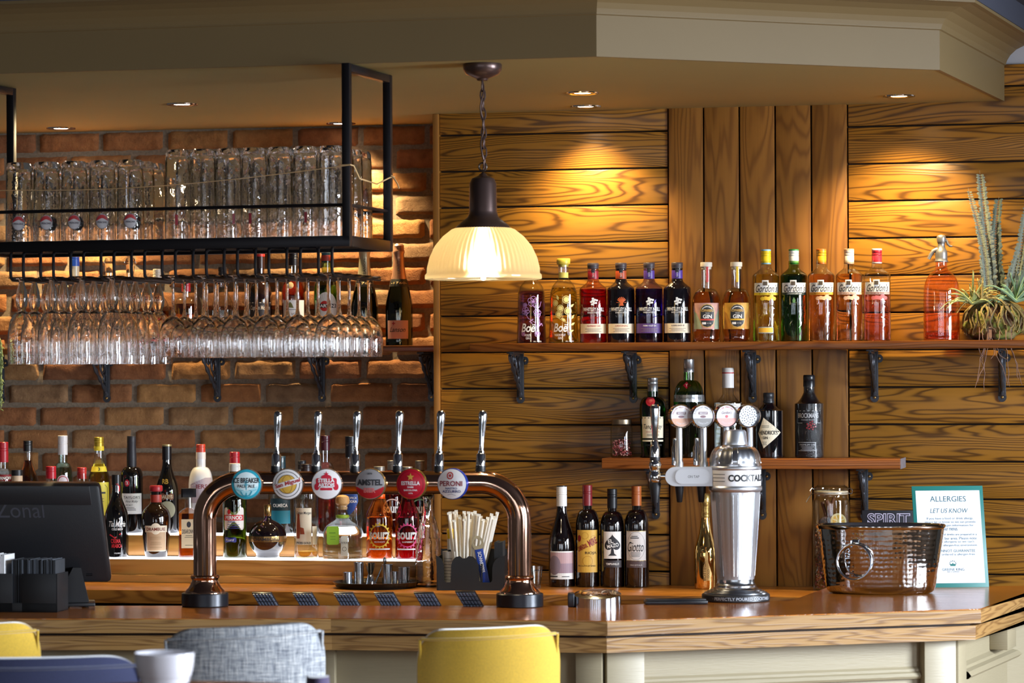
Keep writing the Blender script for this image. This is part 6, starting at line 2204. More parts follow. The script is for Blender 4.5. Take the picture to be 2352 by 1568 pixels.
# badges
badge_x = (573, 668, 758, 859, 953, 1047)
RIM = [mat('#c9c4c0', 0.15, 0.9), mat('#b8b0a8', 0.15, 0.9), mat('#c9c4c0', 0.15, 0.9), mat('#c8b080', 0.15, 0.9), mat('#b89a50', 0.15, 0.9), mat('#2a3f9a', 0.2, 0.4)]
TURQ, NAVY, RED1, GOLDP = mat('#2aa0b8', 0.35), mat('#1c2a5a', 0.35), mat('#b8142a', 0.35), mat('#c9a040', 0.35)
FW = mat('#eceaec', 0.3)
for k, px in enumerate(badge_x):
    R = 36.0
    xl = (px - 832.5) * s
    T = Matrix.Translation((xl, -(27 + 8) * s, hz - (2 if k else 2) * s)) @ Matrix.Rotation((0.0, 0.0, 0.0, -0.16, -0.16, -0.22)[k], 4, 'Z')
    # disc turned so that its axis is local -Y
    A = T @ Matrix(((1, 0, 0, 0), (0, 0, -1, 0), (0, 1, 0, 0), (0, 0, 0, 1))) @ Matrix.Rotation(0, 4, 'Z')
    A = T @ Matrix.Rotation(math.pi / 2, 4, 'X')
    mb = MB()
    mb.lathe([(0, -8), (R - 4, -8), (R, -4), (R, 3), (R - 1, 5), (R - 2.5, 5.4)], 48, 0, A, None, s)
    b_ = mb.build('tap_badge', RIM[k], font)
    mb = MB()

    def put(geos, mi, lift):
        for g in (geos if isinstance(geos, list) else [geos]):
            out = []
            for x, y in g[0]:
                q = min(1.0, (x * x + y * y) / (R * R))
                d = 5.5 + 5.5 * (1 - q) + lift
                out.append((x * s, y * s, d * s))
            mb.add(out, g[1], mi, lift == 0, A)
    disc = shape2d(ell(0, 0, 34, 34, 44))
    if k == 0:
        put(disc, 0, 0)
        put(shape2d(ell(0, 0, 28, 28, 40)), 1, 0.3)
        put([shape2d(ell(0, -4, 26, 24, 30, math.pi, 2 * math.pi))], 4, 0.5)
        put([text2d('ICE BREAKER', 0, 9, 62, 12, 0.03), text2d('PALE  ALE', 0, -4, 40, 7, 0.02)], 2, 0.9)
        put([stroke2d([(0, 2), (0, -26)], 2.5), stroke2d([(-13, -16), (-8, -25), (0, -27), (8, -25), (13, -16)], 2.5), ring2d(0, 5, 3.4, 3.4, 1.2, 14), stroke2d([(-6, -1), (6, -1)], 2)], 3, 1.1)
        put([stroke2d([(-24, -12), (-14, -15), (-6, -13)], 0.8), stroke2d([(6, -13), (14, -15), (24, -12)], 0.8)], 3, 1.2)
        ms = [TURQ, mat('#d8ecf0', 0.3), INK, mat('#2a98b0', 0.35), mat('#a8dce6', 0.3)]
    elif k == 1:
        put(disc, 0, 0)
        put([ring2d(0, 0, 29, 29, 1.2, 40), ring2d(0, 0, 22, 22, 1.0, 36)], 2, 0.4)
        put(shape2d(ell(0, 0, 21, 21, 34)), 1, 0.3)
        put([ring2d(0, 0, 12, 21, 0.8), stroke2d([(-21, 0), (21, 0)], 0.8), stroke2d([(0, -21), (0, 21)], 0.8)], 4, 0.5)
        put(shape2d([(-31, -14), (32, 4), (32, 17), (-31, -1)]), 0, 0.9)
        put([stroke2d([(-31, -14), (32, 4)], 1.4), stroke2d([(-31, -1), (32, 17)], 1.4)], 2, 1.1)
        put([text2d('San Miguel', 1, 1.5, 60, 12, 0.03, 0.1, 0.28)], 3, 1.3)
        ms = [mat('#d5d2d2', 0.3), GOLDP, INK, mat('#9a1c22', 0.35), mat('#8a5c20', 0.4)]
    elif k == 2:
        put(disc, 0, 0)
        put([shape2d(rect(-24, -8, 24, 14, 4)), shape2d(ell(0, 15, 12, 7, 20)), shape2d(ell(-22, -6, 6, 8, 14)), shape2d(ell(22, -6, 6, 8, 14)), shape2d(rect(-14, -14, 14, -8, 2))], 1, 0.5)
        put([text2d('STELLA', 0, 8.5, 38, 9, 0.04), text2d('ARTOIS', 0, -2, 38, 9, 0.04)], 2, 0.9)
        put([shape2d([(0, 30), (1.5, 25), (6, 25), (2.4, 22), (4, 17), (0, 20), (-4, 17), (-2.4, 22), (-6, 25), (-1.5, 25)])], 1, 0.6)
        ms = [FW, mat('#c22038', 0.35), FW]
    elif k == 3:
        put(disc, 0, 0)
        put(shape2d(ell(0, -6, 33, 27, 30, math.pi, 2 * math.pi)), 1, 0.5)
        put([text2d('AMSTEL', 0, 4, 60, 14, 0.04)], 2, 1.0)
        put([text2d('BIER', 0, -14, 28, 11, 0.04)], 3, 1.0)
        put([text2d('1870', 0, 24, 12, 4, 0.02)], 2, 0.8)
        ms = [mat('#9a979a', 0.3), mat('#b01a24', 0.35), INK, mat('#d87a78', 0.4)]
    elif k == 4:
        put(disc, 0, 0)
        put([ring2d(0, 0, 30, 30, 0.8, 40)], 3, 0.4)
        star = [(0 + (9 if i % 2 == 0 else 3.8) * math.sin(i * math.pi / 5), 16 + (9 if i % 2 == 0 else 3.8) * math.cos(i * math.pi / 5)) for i in range(10)]
        put(shape2d(star), 1, 0.8)
        put([text2d('ESTRELLA', 0, 2, 44, 9, 0.03), text2d('DAMM', 0, -7, 14, 4, 0.03), text2d('BARCELONA', 0, -14, 32, 4, 0.02), text2d('1876', 0, -21, 10, 3, 0.02)], 2, 0.9)
        ms = [mat('#b4122a', 0.3), GOLDP, FW, mat('#7a0c1c', 0.35)]
    else:
        put(disc, 0, 0)
        put([ring2d(-3, 19, 8, 8.5, 2.6, 24), shape2d(ell(-3, 19, 3, 3.4, 14))], 1, 0.6)
        put([text2d('PERONI', -1, 1, 54, 12, 0.02)], 3, 0.9)
        put([text2d('NASTRO', 0, -10, 28, 4.6, 0.02), text2d('AZZURRO', 0, -17, 44, 6, 0.02)], 2, 0.9)
        put([stroke2d([(-10, -25), (0, -23), (10, -26)], 0.7)], 2, 0.9)
        ms = [FW, mat('#b83a3a', 0.35), mat('#2a3a7a', 0.35), mat('#8a2838', 0.35)]
    mb.build('badge_face', ms, b_)
    mb = MB()
    mb.tube([(xl + 8 * s, -20 * s, hz), (xl + 2 * s, -30 * s, hz)], 9 * s, 16)
    mb.build('badge_stalk', M_COPPER2, b_)

# ---------------------------------------------------------------- cocktail tap shaped like a shaker
pt = at_z(1690, 1379, Z_BAR)
s = depth(pt) / F_
tow = thing('cocktail_tap', 'silver cocktail dispenser shaped like a shaker with an arm of taps', 'drinks dispenser', (pt.x, pt.y, Z_BAR), face_cam(pt))
mb = MB()
mb.lathe([(0, 0), (76, 0), (78, 2), (78, 15), (76, 17), (0, 17)], 60, 0, None, None, s)
g = text2d('· PERFECTLY POURED COCKTAILS ·', 22, 8.5, 158, 7, 0.01)
wrap(mb, g, [(78, 0), (78, 20)], 0.5, 1, s)
mb.build('black_base', [mat('#1d1d20', 0.4), mat('#b8bcc4', 0.4)], tow, 'black base ring with lettering')
mb = MB()
mb.lathe([(73, 17), (72, 20), (67, 21), (66, 23), (60, 24), (59, 26), (53, 27), (50, 31), (47, 32), (47, 36), (45, 37), (42.5, 42), (42.5, 50)], 56, 0, None, None, s)
mb.build('stepped_foot', M_STEEL, tow)


def panels(a, h):
    """eight raised fluted panels"""
    if h < 56 or h > 246:
        return 1.0
    q = math.cos(a * 8)
    return 1 + 0.012 * max(-1, min(1, q * 5))


mb = MB()
pf_ = [(42.5, 50)] + [(42.5 + (57 - 42.5) * t ** 0.9, 52 + 200 * t) for t in [i / 30 for i in range(31)]]
mb.lathe(pf_, 128, 0, None, panels, s)
mb.build('shaker_body', M_ALU, tow)
mb = MB()
mb.lathe([(57, 250), (60, 253), (61.5, 257), (61, 262), (59, 264), (58.5, 268)], 60, 0, None, None, s)
mb.lathe([(59, 300), (60.5, 303), (61, 306), (60, 309), (58, 311)], 60, 0, None, None, s)
mb.build('rim_rings', M_ALU, tow)
mb = MB()
mb.lathe([(58.8, 264), (59.2, 266), (59.2, 301), (58.8, 303)], 72, 0, None, None, s)
wrap(mb, text2d('COCKTAILS', 34, 283, 100, 16, 0.035), [(59.3, 0), (59.3, 400)], 0.5, 1, s)
for z in (291, 283, 275):
    wrap(mb, lab(-60, z, -24 - (0 if z == 283 else 0), z + 1.1, 0), [(59.3, 0), (59.3, 400)], 0.5, 1, s)
mb.build('lettered_band', [mat('#efeff2', 0.3), mat('#17181c', 0.4)], tow, 'white band lettered in black')


mb = MB()
for k in range(8):
    for da in (-0.30, 0.30):
        a = (k + 0.5) * math.pi / 4 + da
        mb.tube([(math.sin(a) * (42.5 + 14.5 * t ** 0.9) * 1.004 * s, -math.cos(a) * (42.5 + 14.5 * t ** 0.9) * 1.004 * s, (52 + 200 * t) * s) for t in [0.03 + 0.93 * i / 12 for i in range(13)]], 0.9 * s, 6)
    for da in (-0.27, 0.27):
        a = (k + 0.5) * math.pi / 4 + da
        mb.tube([(math.sin(a) * (31 + 28 * math.cos(t * math.pi / 2 * 0.98) ** 0.85) * 1.005 * s, -math.cos(a) * (31 + 28 * math.cos(t * math.pi / 2 * 0.98) ** 0.85) * 1.005 * s, (311 + 44 * math.sin(t * math.pi / 2)) * s) for t in [0.08 + 0.78 * i / 8 for i in range(9)]], 0.9 * s, 6)
mb.build('raised_ribs', M_STEEL, tow)


def domeflute(a, h):
    if h < 316 or h > 352:
        return 1.0
    return 1 + 0.02 * max(-1, min(1, math.cos(a * 8) * 4))


mb = MB()
mb.lathe([(59, 309)] + [(31 + 28 * math.cos(t * math.pi / 2 * 0.98) ** 0.85, 311 + 44 * math.sin(t * math.pi / 2)) for t in [i / 16 for i in range(17)]] + [(29, 357), (27.5, 359)], 96, 0, None, domeflute, s)
mb.build('shaker_dome', mat('#d2d4da', 0.24, 1.0), tow)
mb = MB()
mb.lathe([(28, 357), (28.5, 362), (27, 366), (25, 388), (22, 392), (0, 393)], 48, 0, None, None, s)
mb.build('shaker_cap', M_ALU, tow)
# arm
zA = 286
mb = MB()
Bq = Matrix.Identity(4)
po = []
for i in range(13):
    a = math.pi / 2 + math.pi * i / 12
    po.append((-137 * s + 23 * s * math.cos(a), zA * s + 22 * s * math.sin(a)))
po += [(-52 * s, (zA - 22) * s), (-52 * s, (zA + 22) * s)]
XZ = Matrix(((1, 0, 0, 0), (0, 0, 1, 0), (0, 1, 0, 0), (0, 0, 0, 1)))
mb.prism(po, -0.034, 0.034, 0, XZ, True)
mb.build('arm', mat('#d6d7dc', 0.42, 0.75), tow)
mb = MB()
mb.prism(rect(-137 * s, (zA - 17) * s, -58 * s, (zA + 17) * s, 15 * s), -0.038, -0.034, 0, XZ)
g = text2d('ON TAP', -95, zA, 26, 6, 0.0)
mb.add([(x * s, -0.0386, y * s) for x, y in g[0]], g[1], 1)
mb.build('arm_plate', [mat('#dcdde2', 0.36, 0.75), mat('#5a5c62', 0.4)], tow)
# badge stalks, badges, spouts
MM = [('PASSION FRUIT MARTINI', '#d8a890', '#b0603a'), ('ESPRESSO MARTINI', '#8f8d8c', '#4a4a4c'), ('PINK MARTINI', '#f0b0a8', '#d86a70')]
for k, (xb_, xs_) in enumerate(((-124, -128), (-74, -72), (-20, -20), (32, 34))):
    T = Matrix.Translation((0, (0.0, 0.0, 0.03, 0.04)[k] - 0.005, 0))
    mb = MB()
    mb.lathe([(10, 302), (9.5, 318), (7.5, 322), (7.2, 400), (0, 402)], 20, 0, Matrix.Translation((xs_ * s, T.translation.y, 0)), None, s)
    mb.build('badge_stalk', M_ALU, tow)
    R = 27.5
    A = Matrix.Translation((xb_ * s, T.translation.y - 0.012, 424 * s)) @ Matrix.Rotation(0.30, 4, 'Z') @ Matrix.Rotation(math.pi / 2, 4, 'X')
    mb = MB()
    mb.lathe([(0, -17), (R - 3, -17), (R, -14), (R, 4), (R - 2, 6), (R - 3, 5.5)] + ([(R - 3.5, 3)] if k < 3 else [(R - 4, -4)]), 44, 0, A, None, s)
    b_ = mb.build('tap_badge', M_CHROME, tow)
    mb = MB()
    dz = 4.0 if k < 3 else -4.0

    def put2(gs, mi, lift):
        for g in (gs if isinstance(gs, list) else [gs]):
            mb.add([(x * s, y * s, (dz + lift) * s) for x, y in g[0]], g[1], mi, False, A)
    put2(shape2d(ell(0, 0, R - 3.2, R - 3.2, 36)), 0, 0)
    if k < 3:
        put2(shape2d(ell(0, -5, R - 4.5, R - 8.5, 24, math.pi, 2 * math.pi)), 1, 0.3)
        put2(arc_text(MM[k][0], 0, 0, 20.5, 3.4, math.pi / 2, 2.7 if k < 2 else 1.7, False, 0.0), 2, 0.5)
        put2(arc_text('COCKTAIL', 0, 0, 17.5, 3.6, -math.pi / 2, 1.5, True, 0.0), 0, 0.6)
        if k < 2:
            put2(shape2d(rect(-11, 4, 11, 10, 1)), 3, 0.5)
            put2(text2d('SMIRNOFF', 0, 7, 18, 3.6, 0.02), 0, 0.8)
            put2([shape2d(ell(0, -1, 7, 3, 16))], 3, 0.5)
        else:
            put2([text2d("Gordon's", 0, 8, 24, 7, 0, 0.4)], 3, 0.5)
            put2([shape2d(ell(0, -1, 3.4, 3.4, 14))], 2, 0.6)
        ms = [mat('#e4e2e6', 0.35), mat(MM[k][1], 0.4), mat(MM[k][2], 0.4), mat('#8a6a70', 0.4)]
    else:
        random.seed(2)
        for q in range(46):
            a, r = q * 2.4, 3.2 * math.sqrt(q)
            put2(shape2d(ell(r * math.cos(a), r * math.sin(a), 1.7, 1.4, 7)), 1, 0.4)
        ms = [mat('#c9ccd4', 0.3, 0.6), mat('#3c4450', 0.4)]
    mb.build('badge_face', ms, b_)
for xs_ in (-128, -78):
    mb = MB()
    mb.lathe([(5, 226), (6.5, 228), (10.5, 262), (10.5, 266), (0, 266)][::1], 20, 0, Matrix.Translation((xs_ * s, 0.0, 0)), None, s)
    mb.build('spout', M_BLACK, tow)
    mb = MB()
    mb.lathe([(9, 310), (9, 352), (6.5, 356), (6, 372), (0, 374)], 18, 0, Matrix.Translation(((xs_ - 10) * s, 0.05, 0)), None, s)
    mb.build('valve', M_CHROME, tow)
# end tap with tall lever
XT = -184
T = Matrix.Translation((XT * s, -0.002, 0))
mb = MB()
mb.lathe([(7, 225), (8, 228), (14, 268), (13, 272), (0, 272)][::1], 20, 0, Matrix.Translation((XT * s, -0.002, 0)), None, s)
mb.build('spout', M_BLACK, tow)
mb = MB()
mb.lathe(smooth([(10, 268), (14, 276), (14, 290), (11, 297), (12, 303), (14.5, 311), (12, 321), (9, 325)], 2), 28, 0, T, None, s)
mb.tube([(XT * s, -0.002, zA * s), (-152 * s, 0, zA * s)], [6.5 * s, 6.5 * s], 16)
mb.tube([(-158 * s, 0, zA * s), (-154 * s, 0, zA * s), (-150 * s, 0, zA * s)], [8 * s, 9.5 * s, 8 * s], 16)
mb.build('valve', M_CHROME, tow)
mb = MB()
mb.lathe([(11.5, 322), (12, 325), (12, 331), (0, 332)], 24, 0, T, None, s)
mb.build('black_collar', M_BLACK, tow)
mb = MB()
mb.lathe([(11.5, 331), (11.5, 352), (9.5, 357), (8, 360), (8, 366), (6, 369)], 24, 0, T, None, s)
mb.lathe([(6, 369), (7, 386), (10.5, 436), (10.5, 446), (8, 451), (0, 452)], 8, 0, T, None, s)
mb.build('tap_lever', M_CHROME, tow)

# ---------------------------------------------------------------- steel ice bucket
pb = at_z(2023, 1361, Z_BAR)
s = depth(pb) / F_
bk_t = thing('ice_bucket', 'large hammered steel ice bucket with ring handles on the bar', 'ice bucket', (pb.x, pb.y, Z_BAR), face_cam(pb))


def hammered():
    m, nt, b = newmat('hammered_steel')
    b.inputs['Base Color'].default_value = srgb('#d2cfcc')
    b.inputs['Metallic'].default_value = 1.0
    b.inputs['Roughness'].default_value = 0.10
    tc = N(nt, 'ShaderNodeTexCoord')
    vo = N(nt, 'ShaderNodeTexVoronoi', i_Scale=78.0, i_Randomness=0.25, feature='SMOOTH_F1')
    bp = N(nt, 'ShaderNodeBump', i_Strength=0.36, i_Distance=0.003)
    nt.links.new(tc.outputs['Object'], vo.inputs['Vector'])
    nt.links.new(vo.outputs['Distance'], bp.inputs['Height'])
    nt.links.new(bp.outputs[0], b.inputs['Normal'])
    return m


mb = MB()
EL = Matrix.Diagonal(Vector((1.0, 0.56, 1.0, 1.0)))
mb.lathe([(0, 0), (108, 0), (117, 2), (123, 8), (126, 20), (146, 148)], 80, 0, EL, None, s)
mb.build('bucket_wall', hammered(), bk_t)
mb = MB()
mb.lathe([(146, 148), (149, 152), (150, 156), (148, 158), (146, 156), (142, 146), (122, 12), (0, 8)], 80, 0, EL, None, s)
mb.build('rim', mat('#d8d5d2', 0.08, 1.0), bk_t)
for sgn in (-1, 1):
    ang = -0.42 if sgn < 0 else math.pi - 0.42
    rr_ = 139 * s
    cx_, cy_ = math.sin(ang) * rr_, -math.cos(ang) * rr_ * 0.56
    T = Matrix.Translation((cx_, cy_ - 0.002 * sgn * -1, 112 * s)) @ Matrix.Rotation(ang * 0.6 if sgn < 0 else ang, 4, 'Z')
    mb = MB()
    mb.box((0, -0.004, 4 * s), (20 * s, 0.016, 17 * s), 0, 0.002, T=T)
    mb.build('handle_mount', M_CHROME, bk_t)
    mb = MB()
    mb.tube([(40 * s * math.sin(k * math.pi / 24), -0.010 - 0.006 * (1 - math.cos(k * math.pi / 24)) * 0.5, (-37 + 40 * math.cos(k * math.pi / 24)) * s) for k in range(48)], 3.4 * s, 12, 0, T, closed=True)
    mb.build('ring_handle', M_CHROME, bk_t)

# ---------------------------------------------------------------- allergy notice
c0_ = at_z(2107, 1353, Z_BAR)
c1_ = at_z(2271.5, 1352, Z_BAR)
s = depth(c1_) / F_
cen = at_z(2190, 1348.5, Z_BAR)
sg = thing('allergy_sign', 'white allergy notice with teal border standing behind the ice bucket', 'sign', (cen.x, cen.y, Z_BAR), face_cam(cen) + 0.24)
TB = Matrix.Rotation(-0.245, 4, 'X')
wS, hS = 168.5 * s, 240 * s
mb = MB()
mb.box((0, 0.002, hS / 2), (wS, 0.004, hS), 0, 0.0006, T=TB)
mb.build('board', mat('#1f7470', 0.4), sg)
mb = MB()
sheet = rect(-76, 10, 76, 229)
mb.add([(x * s, -0.0004, y * s) for x, y in sheet], [(0, 1, 2, 3)], 0, False, TB)


def sl(txt, x, y, w, h=None, bold=0.0, shear=0.0, m=1):
    g = text2d(txt, x, y, w, h, bold, shear)
    mb.add([(a * s, -0.0008, b * s) for a, b in g[0]], g[1], m, False, TB)


sl('ALLERGIES', 0, 209, 85, 13, -0.004)
sl('LET US KNOW', 1, 181, 90, 10.5, -0.004, 0.25)
for (tx, y, w) in (('If you have a food or drink allergy,', 162, 110), ('please let us know so we can provide', 153.5, 120), ('you with allergen information for', 145.5, 110), ('our menus.', 137, 34),
                   ('All our food and drinks are prepared in a', 124, 122), ('kitchen and bar area. Please note', 115.5, 120), ("we use all allergens so we can't", 107, 108), ('guarantee an allergen-free environment.', 98.5, 122),
                   ('WE CANNOT GUARANTEE', 86, 110), ('anything ordered is allergen-free.', 77, 110)):
    sl(tx, 2, y, w, 6.2, 0.0)
sl('GREENE KING', 2, 42, 52, 6, 0.0)
sl('BURY ST EDMUNDS', 2, 36.5, 28, 2.4)
for q in range(7):
    a = math.pi * (q / 6) if q < 7 else 0
    sd_ = shape2d([(2 + 6 * math.cos(a), 55 + 5 * math.sin(a)), (2 + 8 * math.cos(a + .15), 55 + 7 * math.sin(a + .15)), (2 + 9.5 * math.cos(a), 55 + 9 * math.sin(a)), (2 + 8 * math.cos(a - .15), 55 + 7 * math.sin(a - .15))])
    mb.add([(x * s, -0.0008, y * s) for x, y in sd_[0]], sd_[1], 1, False, TB)
sd_ = shape2d([(-4, 50), (8, 50), (9, 56), (5, 53.5), (2, 58), (-1, 53.5), (-5, 56)])
mb.add([(x * s, -0.0008, y * s) for x, y in sd_[0]], sd_[1], 2, False, TB)
mb.build('printed_sheet', [mat('#e6e8f2', 0.45), mat('#2a5f6a', 0.5), mat('#1f7470', 0.5)], sg)
mb = MB()
mb.box((0, 0.055, 0.055), (0.05, 0.003, 0.13), 0, T=Matrix.Translation((0, 0.060, 0.004)) @ Matrix.Rotation(0.30, 4, 'X'))
mb.build('easel_back', mat('#1a5a58', 0.5), sg)

# ---------------------------------------------------------------- chrome soft drink gun housing, black tray, ribbed pads
pc = at_z(1372, 1393, Z_BAR)
s = depth(pc) / F_
ck = thing('drink_dispenser_top', 'low chrome soft drink dispenser lid with embossed script', 'drinks dispenser', (pc.x, pc.y, Z_BAR), face_cam(pc))
mb = MB()
nw = 40
top_pts, bot_pts = [], []
for i in range(nw):
    a = 2 * math.pi * i / nw
    x, y = 55 * math.cos(a), 40 * math.sin(a)
    h = 29 + 9 * (y / 40)
    bot_pts.append((x * s, y * s, 0))
    top_pts.append((x * s, y * s, h * s))
mb.add(bot_pts + top_pts, [[i, (i + 1) % nw, nw + (i + 1) % nw, nw + i] for i in range(nw)], 0, True)
mb.add([(p[0] * 0.96, p[1] * 0.96, p[2] + 0.0015) for p in top_pts] + top_pts, [[nw + i, nw + (i + 1) % nw, (i + 1) % nw, i] for i in range(nw)] + [list(range(nw))], 0, False)
mb.build('housing', mat('#c9ccd2', 0.12, 1.0), ck)
mb = MB()
g = text2d('Coca-Cola', 3, 4, 82, 42, 0.02, 0.25)
for off_, k_ in ((0.0022, 0), (0.0030, 0)):
    mb.add([(x * s, y * s * 0.8, (29 + 9 * y * 0.8 / 40) * s + off_) for x, y in g[0]], g[1], k_)
mb.build('embossed_script', mat('#e8eaf0', 0.05, 1.0), ck)
mb = MB()
mb.box((-60 * s, 0.006, 16 * s), (16 * s, 0.05, 32 * s), 0, 0.004)
mb.build('black_cheek', mat('#22252e', 0.3), ck)

pk = at_z(1552, 1387, Z_BAR)
s = depth(pk) / F_
mb = MB()
mb.box((0, 0, 0.006), (144 * s, 0.05, 0.010), 0, 0.003)
mb.box((0, 0, 0.0125), (136 * s, 0.042, 0.004), 0, 0.001)
mb.box((0, 0, 0.0005), (132 * s, 0.036, 0.001), 0)
o = mb.build('drip_tray', mat('#17181c', 0.25))
o.location = (pk.x, pk.y - 0.002, Z_BAR)
o.rotation_euler = (0, 0, face_cam(pk) + 0.12)
tag(o, 'low black tray on the bar left of the silver cocktail tap', 'tray')

pad = None
M_PAD_LIT = mat('#586274', 0.28)  # cool light on the black ribs is put into this grey-blue
for k, (px, py) in enumerate(((612, 1380), (705, 1380), (799, 1380), (892, 1380), (984, 1380), (1079, 1377))):
    Yp = pL.y + 0.105
    X = x_at(px, Yp, Z_BAR)
    s = depth((X, Yp, Z_BAR)) / F_
    Zp = at_y(px, py, Yp).z
    lab_ = 'black ribbed tilted pad behind the bar edge, %s of six from the left' % ORD[k]
    if pad is None:
        pad = thing('ribbed_pad', lab_, 'drip mat', (0, 0, 0), 0, 'tilted ribbed pads behind the bar')
        Tp = Matrix.Rotation(0.62, 4, 'Y') @ Matrix.Rotation(-0.5, 4, 'X') 
        Tp = Matrix(((1, 0, -0.55, 0), (0, 1, 0, 0), (0, 0.0, 1, 0), (0, 0, 0, 1))) @ Matrix.Rotation(0.25, 4, 'X')
        mb = MB()
        mb.box((0, 0.004, 0), (46 * s, 0.012, 40 * s), 0, 0.001, T=Tp)
        mb.build('plate', mat('#1d2028', 0.3), pad)
        mb = MB()
        for r_ in range(4):
            for c_ in range(6):
                mb.box(((-19 + 7.6 * c_) * s, -0.004, (14 - 9.4 * r_) * s), (6.2 * s, 0.006, 7.6 * s), 0, 0.001, T=Tp)
        mb.build('raised_ribs', M_PAD_LIT, pad)
        mb = MB()
        mb.box((0, 0.02, -0.045), (0.012, 0.012, 0.12), 0)
        mb.build('support', M_BLACK, pad)
        pad.location = (X, Yp, Zp)
    else:
        dup(pad, (X, Yp, Zp), 0.0 if k < 5 else -0.05, lab_)

# rail behind the bar that carries the pads
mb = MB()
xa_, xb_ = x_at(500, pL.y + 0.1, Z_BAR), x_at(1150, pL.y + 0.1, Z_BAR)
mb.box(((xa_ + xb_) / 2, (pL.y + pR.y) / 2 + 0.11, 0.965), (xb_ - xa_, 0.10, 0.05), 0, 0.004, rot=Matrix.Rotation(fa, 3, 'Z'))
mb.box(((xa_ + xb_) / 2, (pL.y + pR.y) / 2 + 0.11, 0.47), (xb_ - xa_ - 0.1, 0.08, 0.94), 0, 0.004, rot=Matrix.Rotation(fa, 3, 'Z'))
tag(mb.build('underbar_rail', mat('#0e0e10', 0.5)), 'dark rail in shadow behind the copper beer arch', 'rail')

# ---------------------------------------------------------------- till screen and napkin box at the left
ps = at_z(150, 1392, Z_BAR)
s = depth(ps) / F_
till = thing('till_monitor', 'black till screen seen from behind on a sloping stand', 'till', (ps.x + 0.014, ps.y, Z_BAR), face_cam(ps))
M_TILL = mat('#17171a', 0.38, bump=0.1, bscale=400)
mb = MB()
TM = Matrix.Translation((-88 * s, 0.02, 170 * s)) @ Matrix.Rotation(-0.22, 4, 'Y') @ Matrix.Rotation(0.20, 4, 'X')
TM = Matrix.Translation((-88 * s, 0.02, 172 * s)) @ Matrix(((1, 0, -0.115, 0), (0, 1, 0, 0), (0, 0, 1, 0), (0, 0, 0, 1))) @ Matrix.Rotation(0.20, 4, 'X') @ Matrix.Rotation(-0.06, 4, 'Z')
mb.box((0, 0, 0), (340 * s, 0.05, 232 * s), 0, 0.012, T=TM)
mb.box((-4 * s, -0.028, 92 * s), (300 * s, 0.006, 44 * s), 0, 0.002, T=TM)
scr = mb.build('screen_housing', M_TILL, till)
mb = MB()
g = text2d('Zonal', -18, 56, 108, 36, 0.0)
mb.add([(x * s, -0.0256, y * s) for x, y in g[0]], g[1], 0, False, TM)
mb.build('embossed_lettering', mat('#38383f', 0.3), till)
mb = MB()
mb.prism([(-40 * s, 4 * s), (44 * s, 4 * s), (24 * s, 90 * s), (6 * s, 90 * s)], -0.03, 0.05, 0, XZ)
mb.build('stand', M_TILL, till)
mb = MB()
mb.box((-4 * s, 0.0, 7 * s), (120 * s, 0.12, 8 * s), 0, 0.003)
for sx in (-46, -10, 34):
    mb.lathe([(0, 0), (8, 0), (9, 3), (0, 3.5)], 16, 0, Matrix.Translation((sx * s, -0.03, 0)), None, s)
mb.build('base_plate', M_TILL, till)
mb = MB()
mb.tube([(36 * s, -0.03, 74 * s), (50 * s, -0.03, 74 * s)], 3 * s, 10)
mb.build('hinge_bolt', M_BLACKMET, till)

pn = at_z(62, 1406, Z_BAR)
s = depth(pn) / F_
nb = thing('napkin_caddy', 'black plastic napkin box on the bar in front of the till', 'caddy', (pn.x - 0.03, pn.y + 0.05, Z_BAR), face_cam(pn) - 0.30)
mb = MB()
bw, bd, bh = 0.21, 0.10, 0.098
mb.box((0, 0, 0.002), (bw, bd, 0.004), 0, 0.001)
mb.box((0, bd / 2 - 0.0015, bh / 2), (bw, 0.003, bh), 0, 0.001)
for sx in (-1, 1):
    mb.box((sx * (bw / 2 - 0.0015), 0, bh / 2), (0.003, bd, bh), 0, 0.001)
mb.box((-bw / 4 - 0.006, -bd / 2 + 0.0015, bh / 2), (bw / 2 - 0.012, 0.003, bh), 0, 0.001)
mb.box((bw / 4 + 0.006, -bd / 2 + 0.0015, bh / 2), (bw / 2 - 0.012, 0.003, bh), 0, 0.001)
mb.box((0, -bd / 2 + 0.0015, 0.012), (bw, 0.003, 0.024), 0, 0.001)
mb.build('box', M_CAD, nb)
NB = Matrix.Translation(nb.location) @ Matrix.Rotation(nb.rotation_euler.z, 4, 'Z')
p = NB @ Vector((0.035, 0.0, 0.0045))
o = thing('napkin_stack', 'stack of black paper napkins upright in the napkin box', 'napkins', p, nb.rotation_euler.z)
mb = MB()
random.seed(3)
for k in range(34):
    mb.box((-0.05 + 0.0034 * k, 0, 0.064 + random.uniform(-0.0015, 0.0015)), (0.0028, 0.088 - random.choice((0, 0.004)), 0.128), random.choice((0, 0, 1, 2)), 0.0004)
mb.build('napkins', [mat('#2c3036', 0.7), mat('#4a4f58', 0.7), mat('#191b1f', 0.7)], o)
o['kind'] = 'stuff'
p = NB @ Vector((-0.063, 0.0, 0.0045))
o = thing('napkin_stack', 'stack of white paper napkins at the left end of the napkin box', 'napkins', p, nb.rotation_euler.z)
mb = MB()
for k in range(16):
    mb.box((-0.026 + 0.0036 * k, -0.004, 0.07 + random.uniform(-0.002, 0.002)), (0.0031, 0.085, 0.14), 0, 0.0008)
mb.build('napkins', mat('#dcdcde', 0.7), o)
o['kind'] = 'stuff'

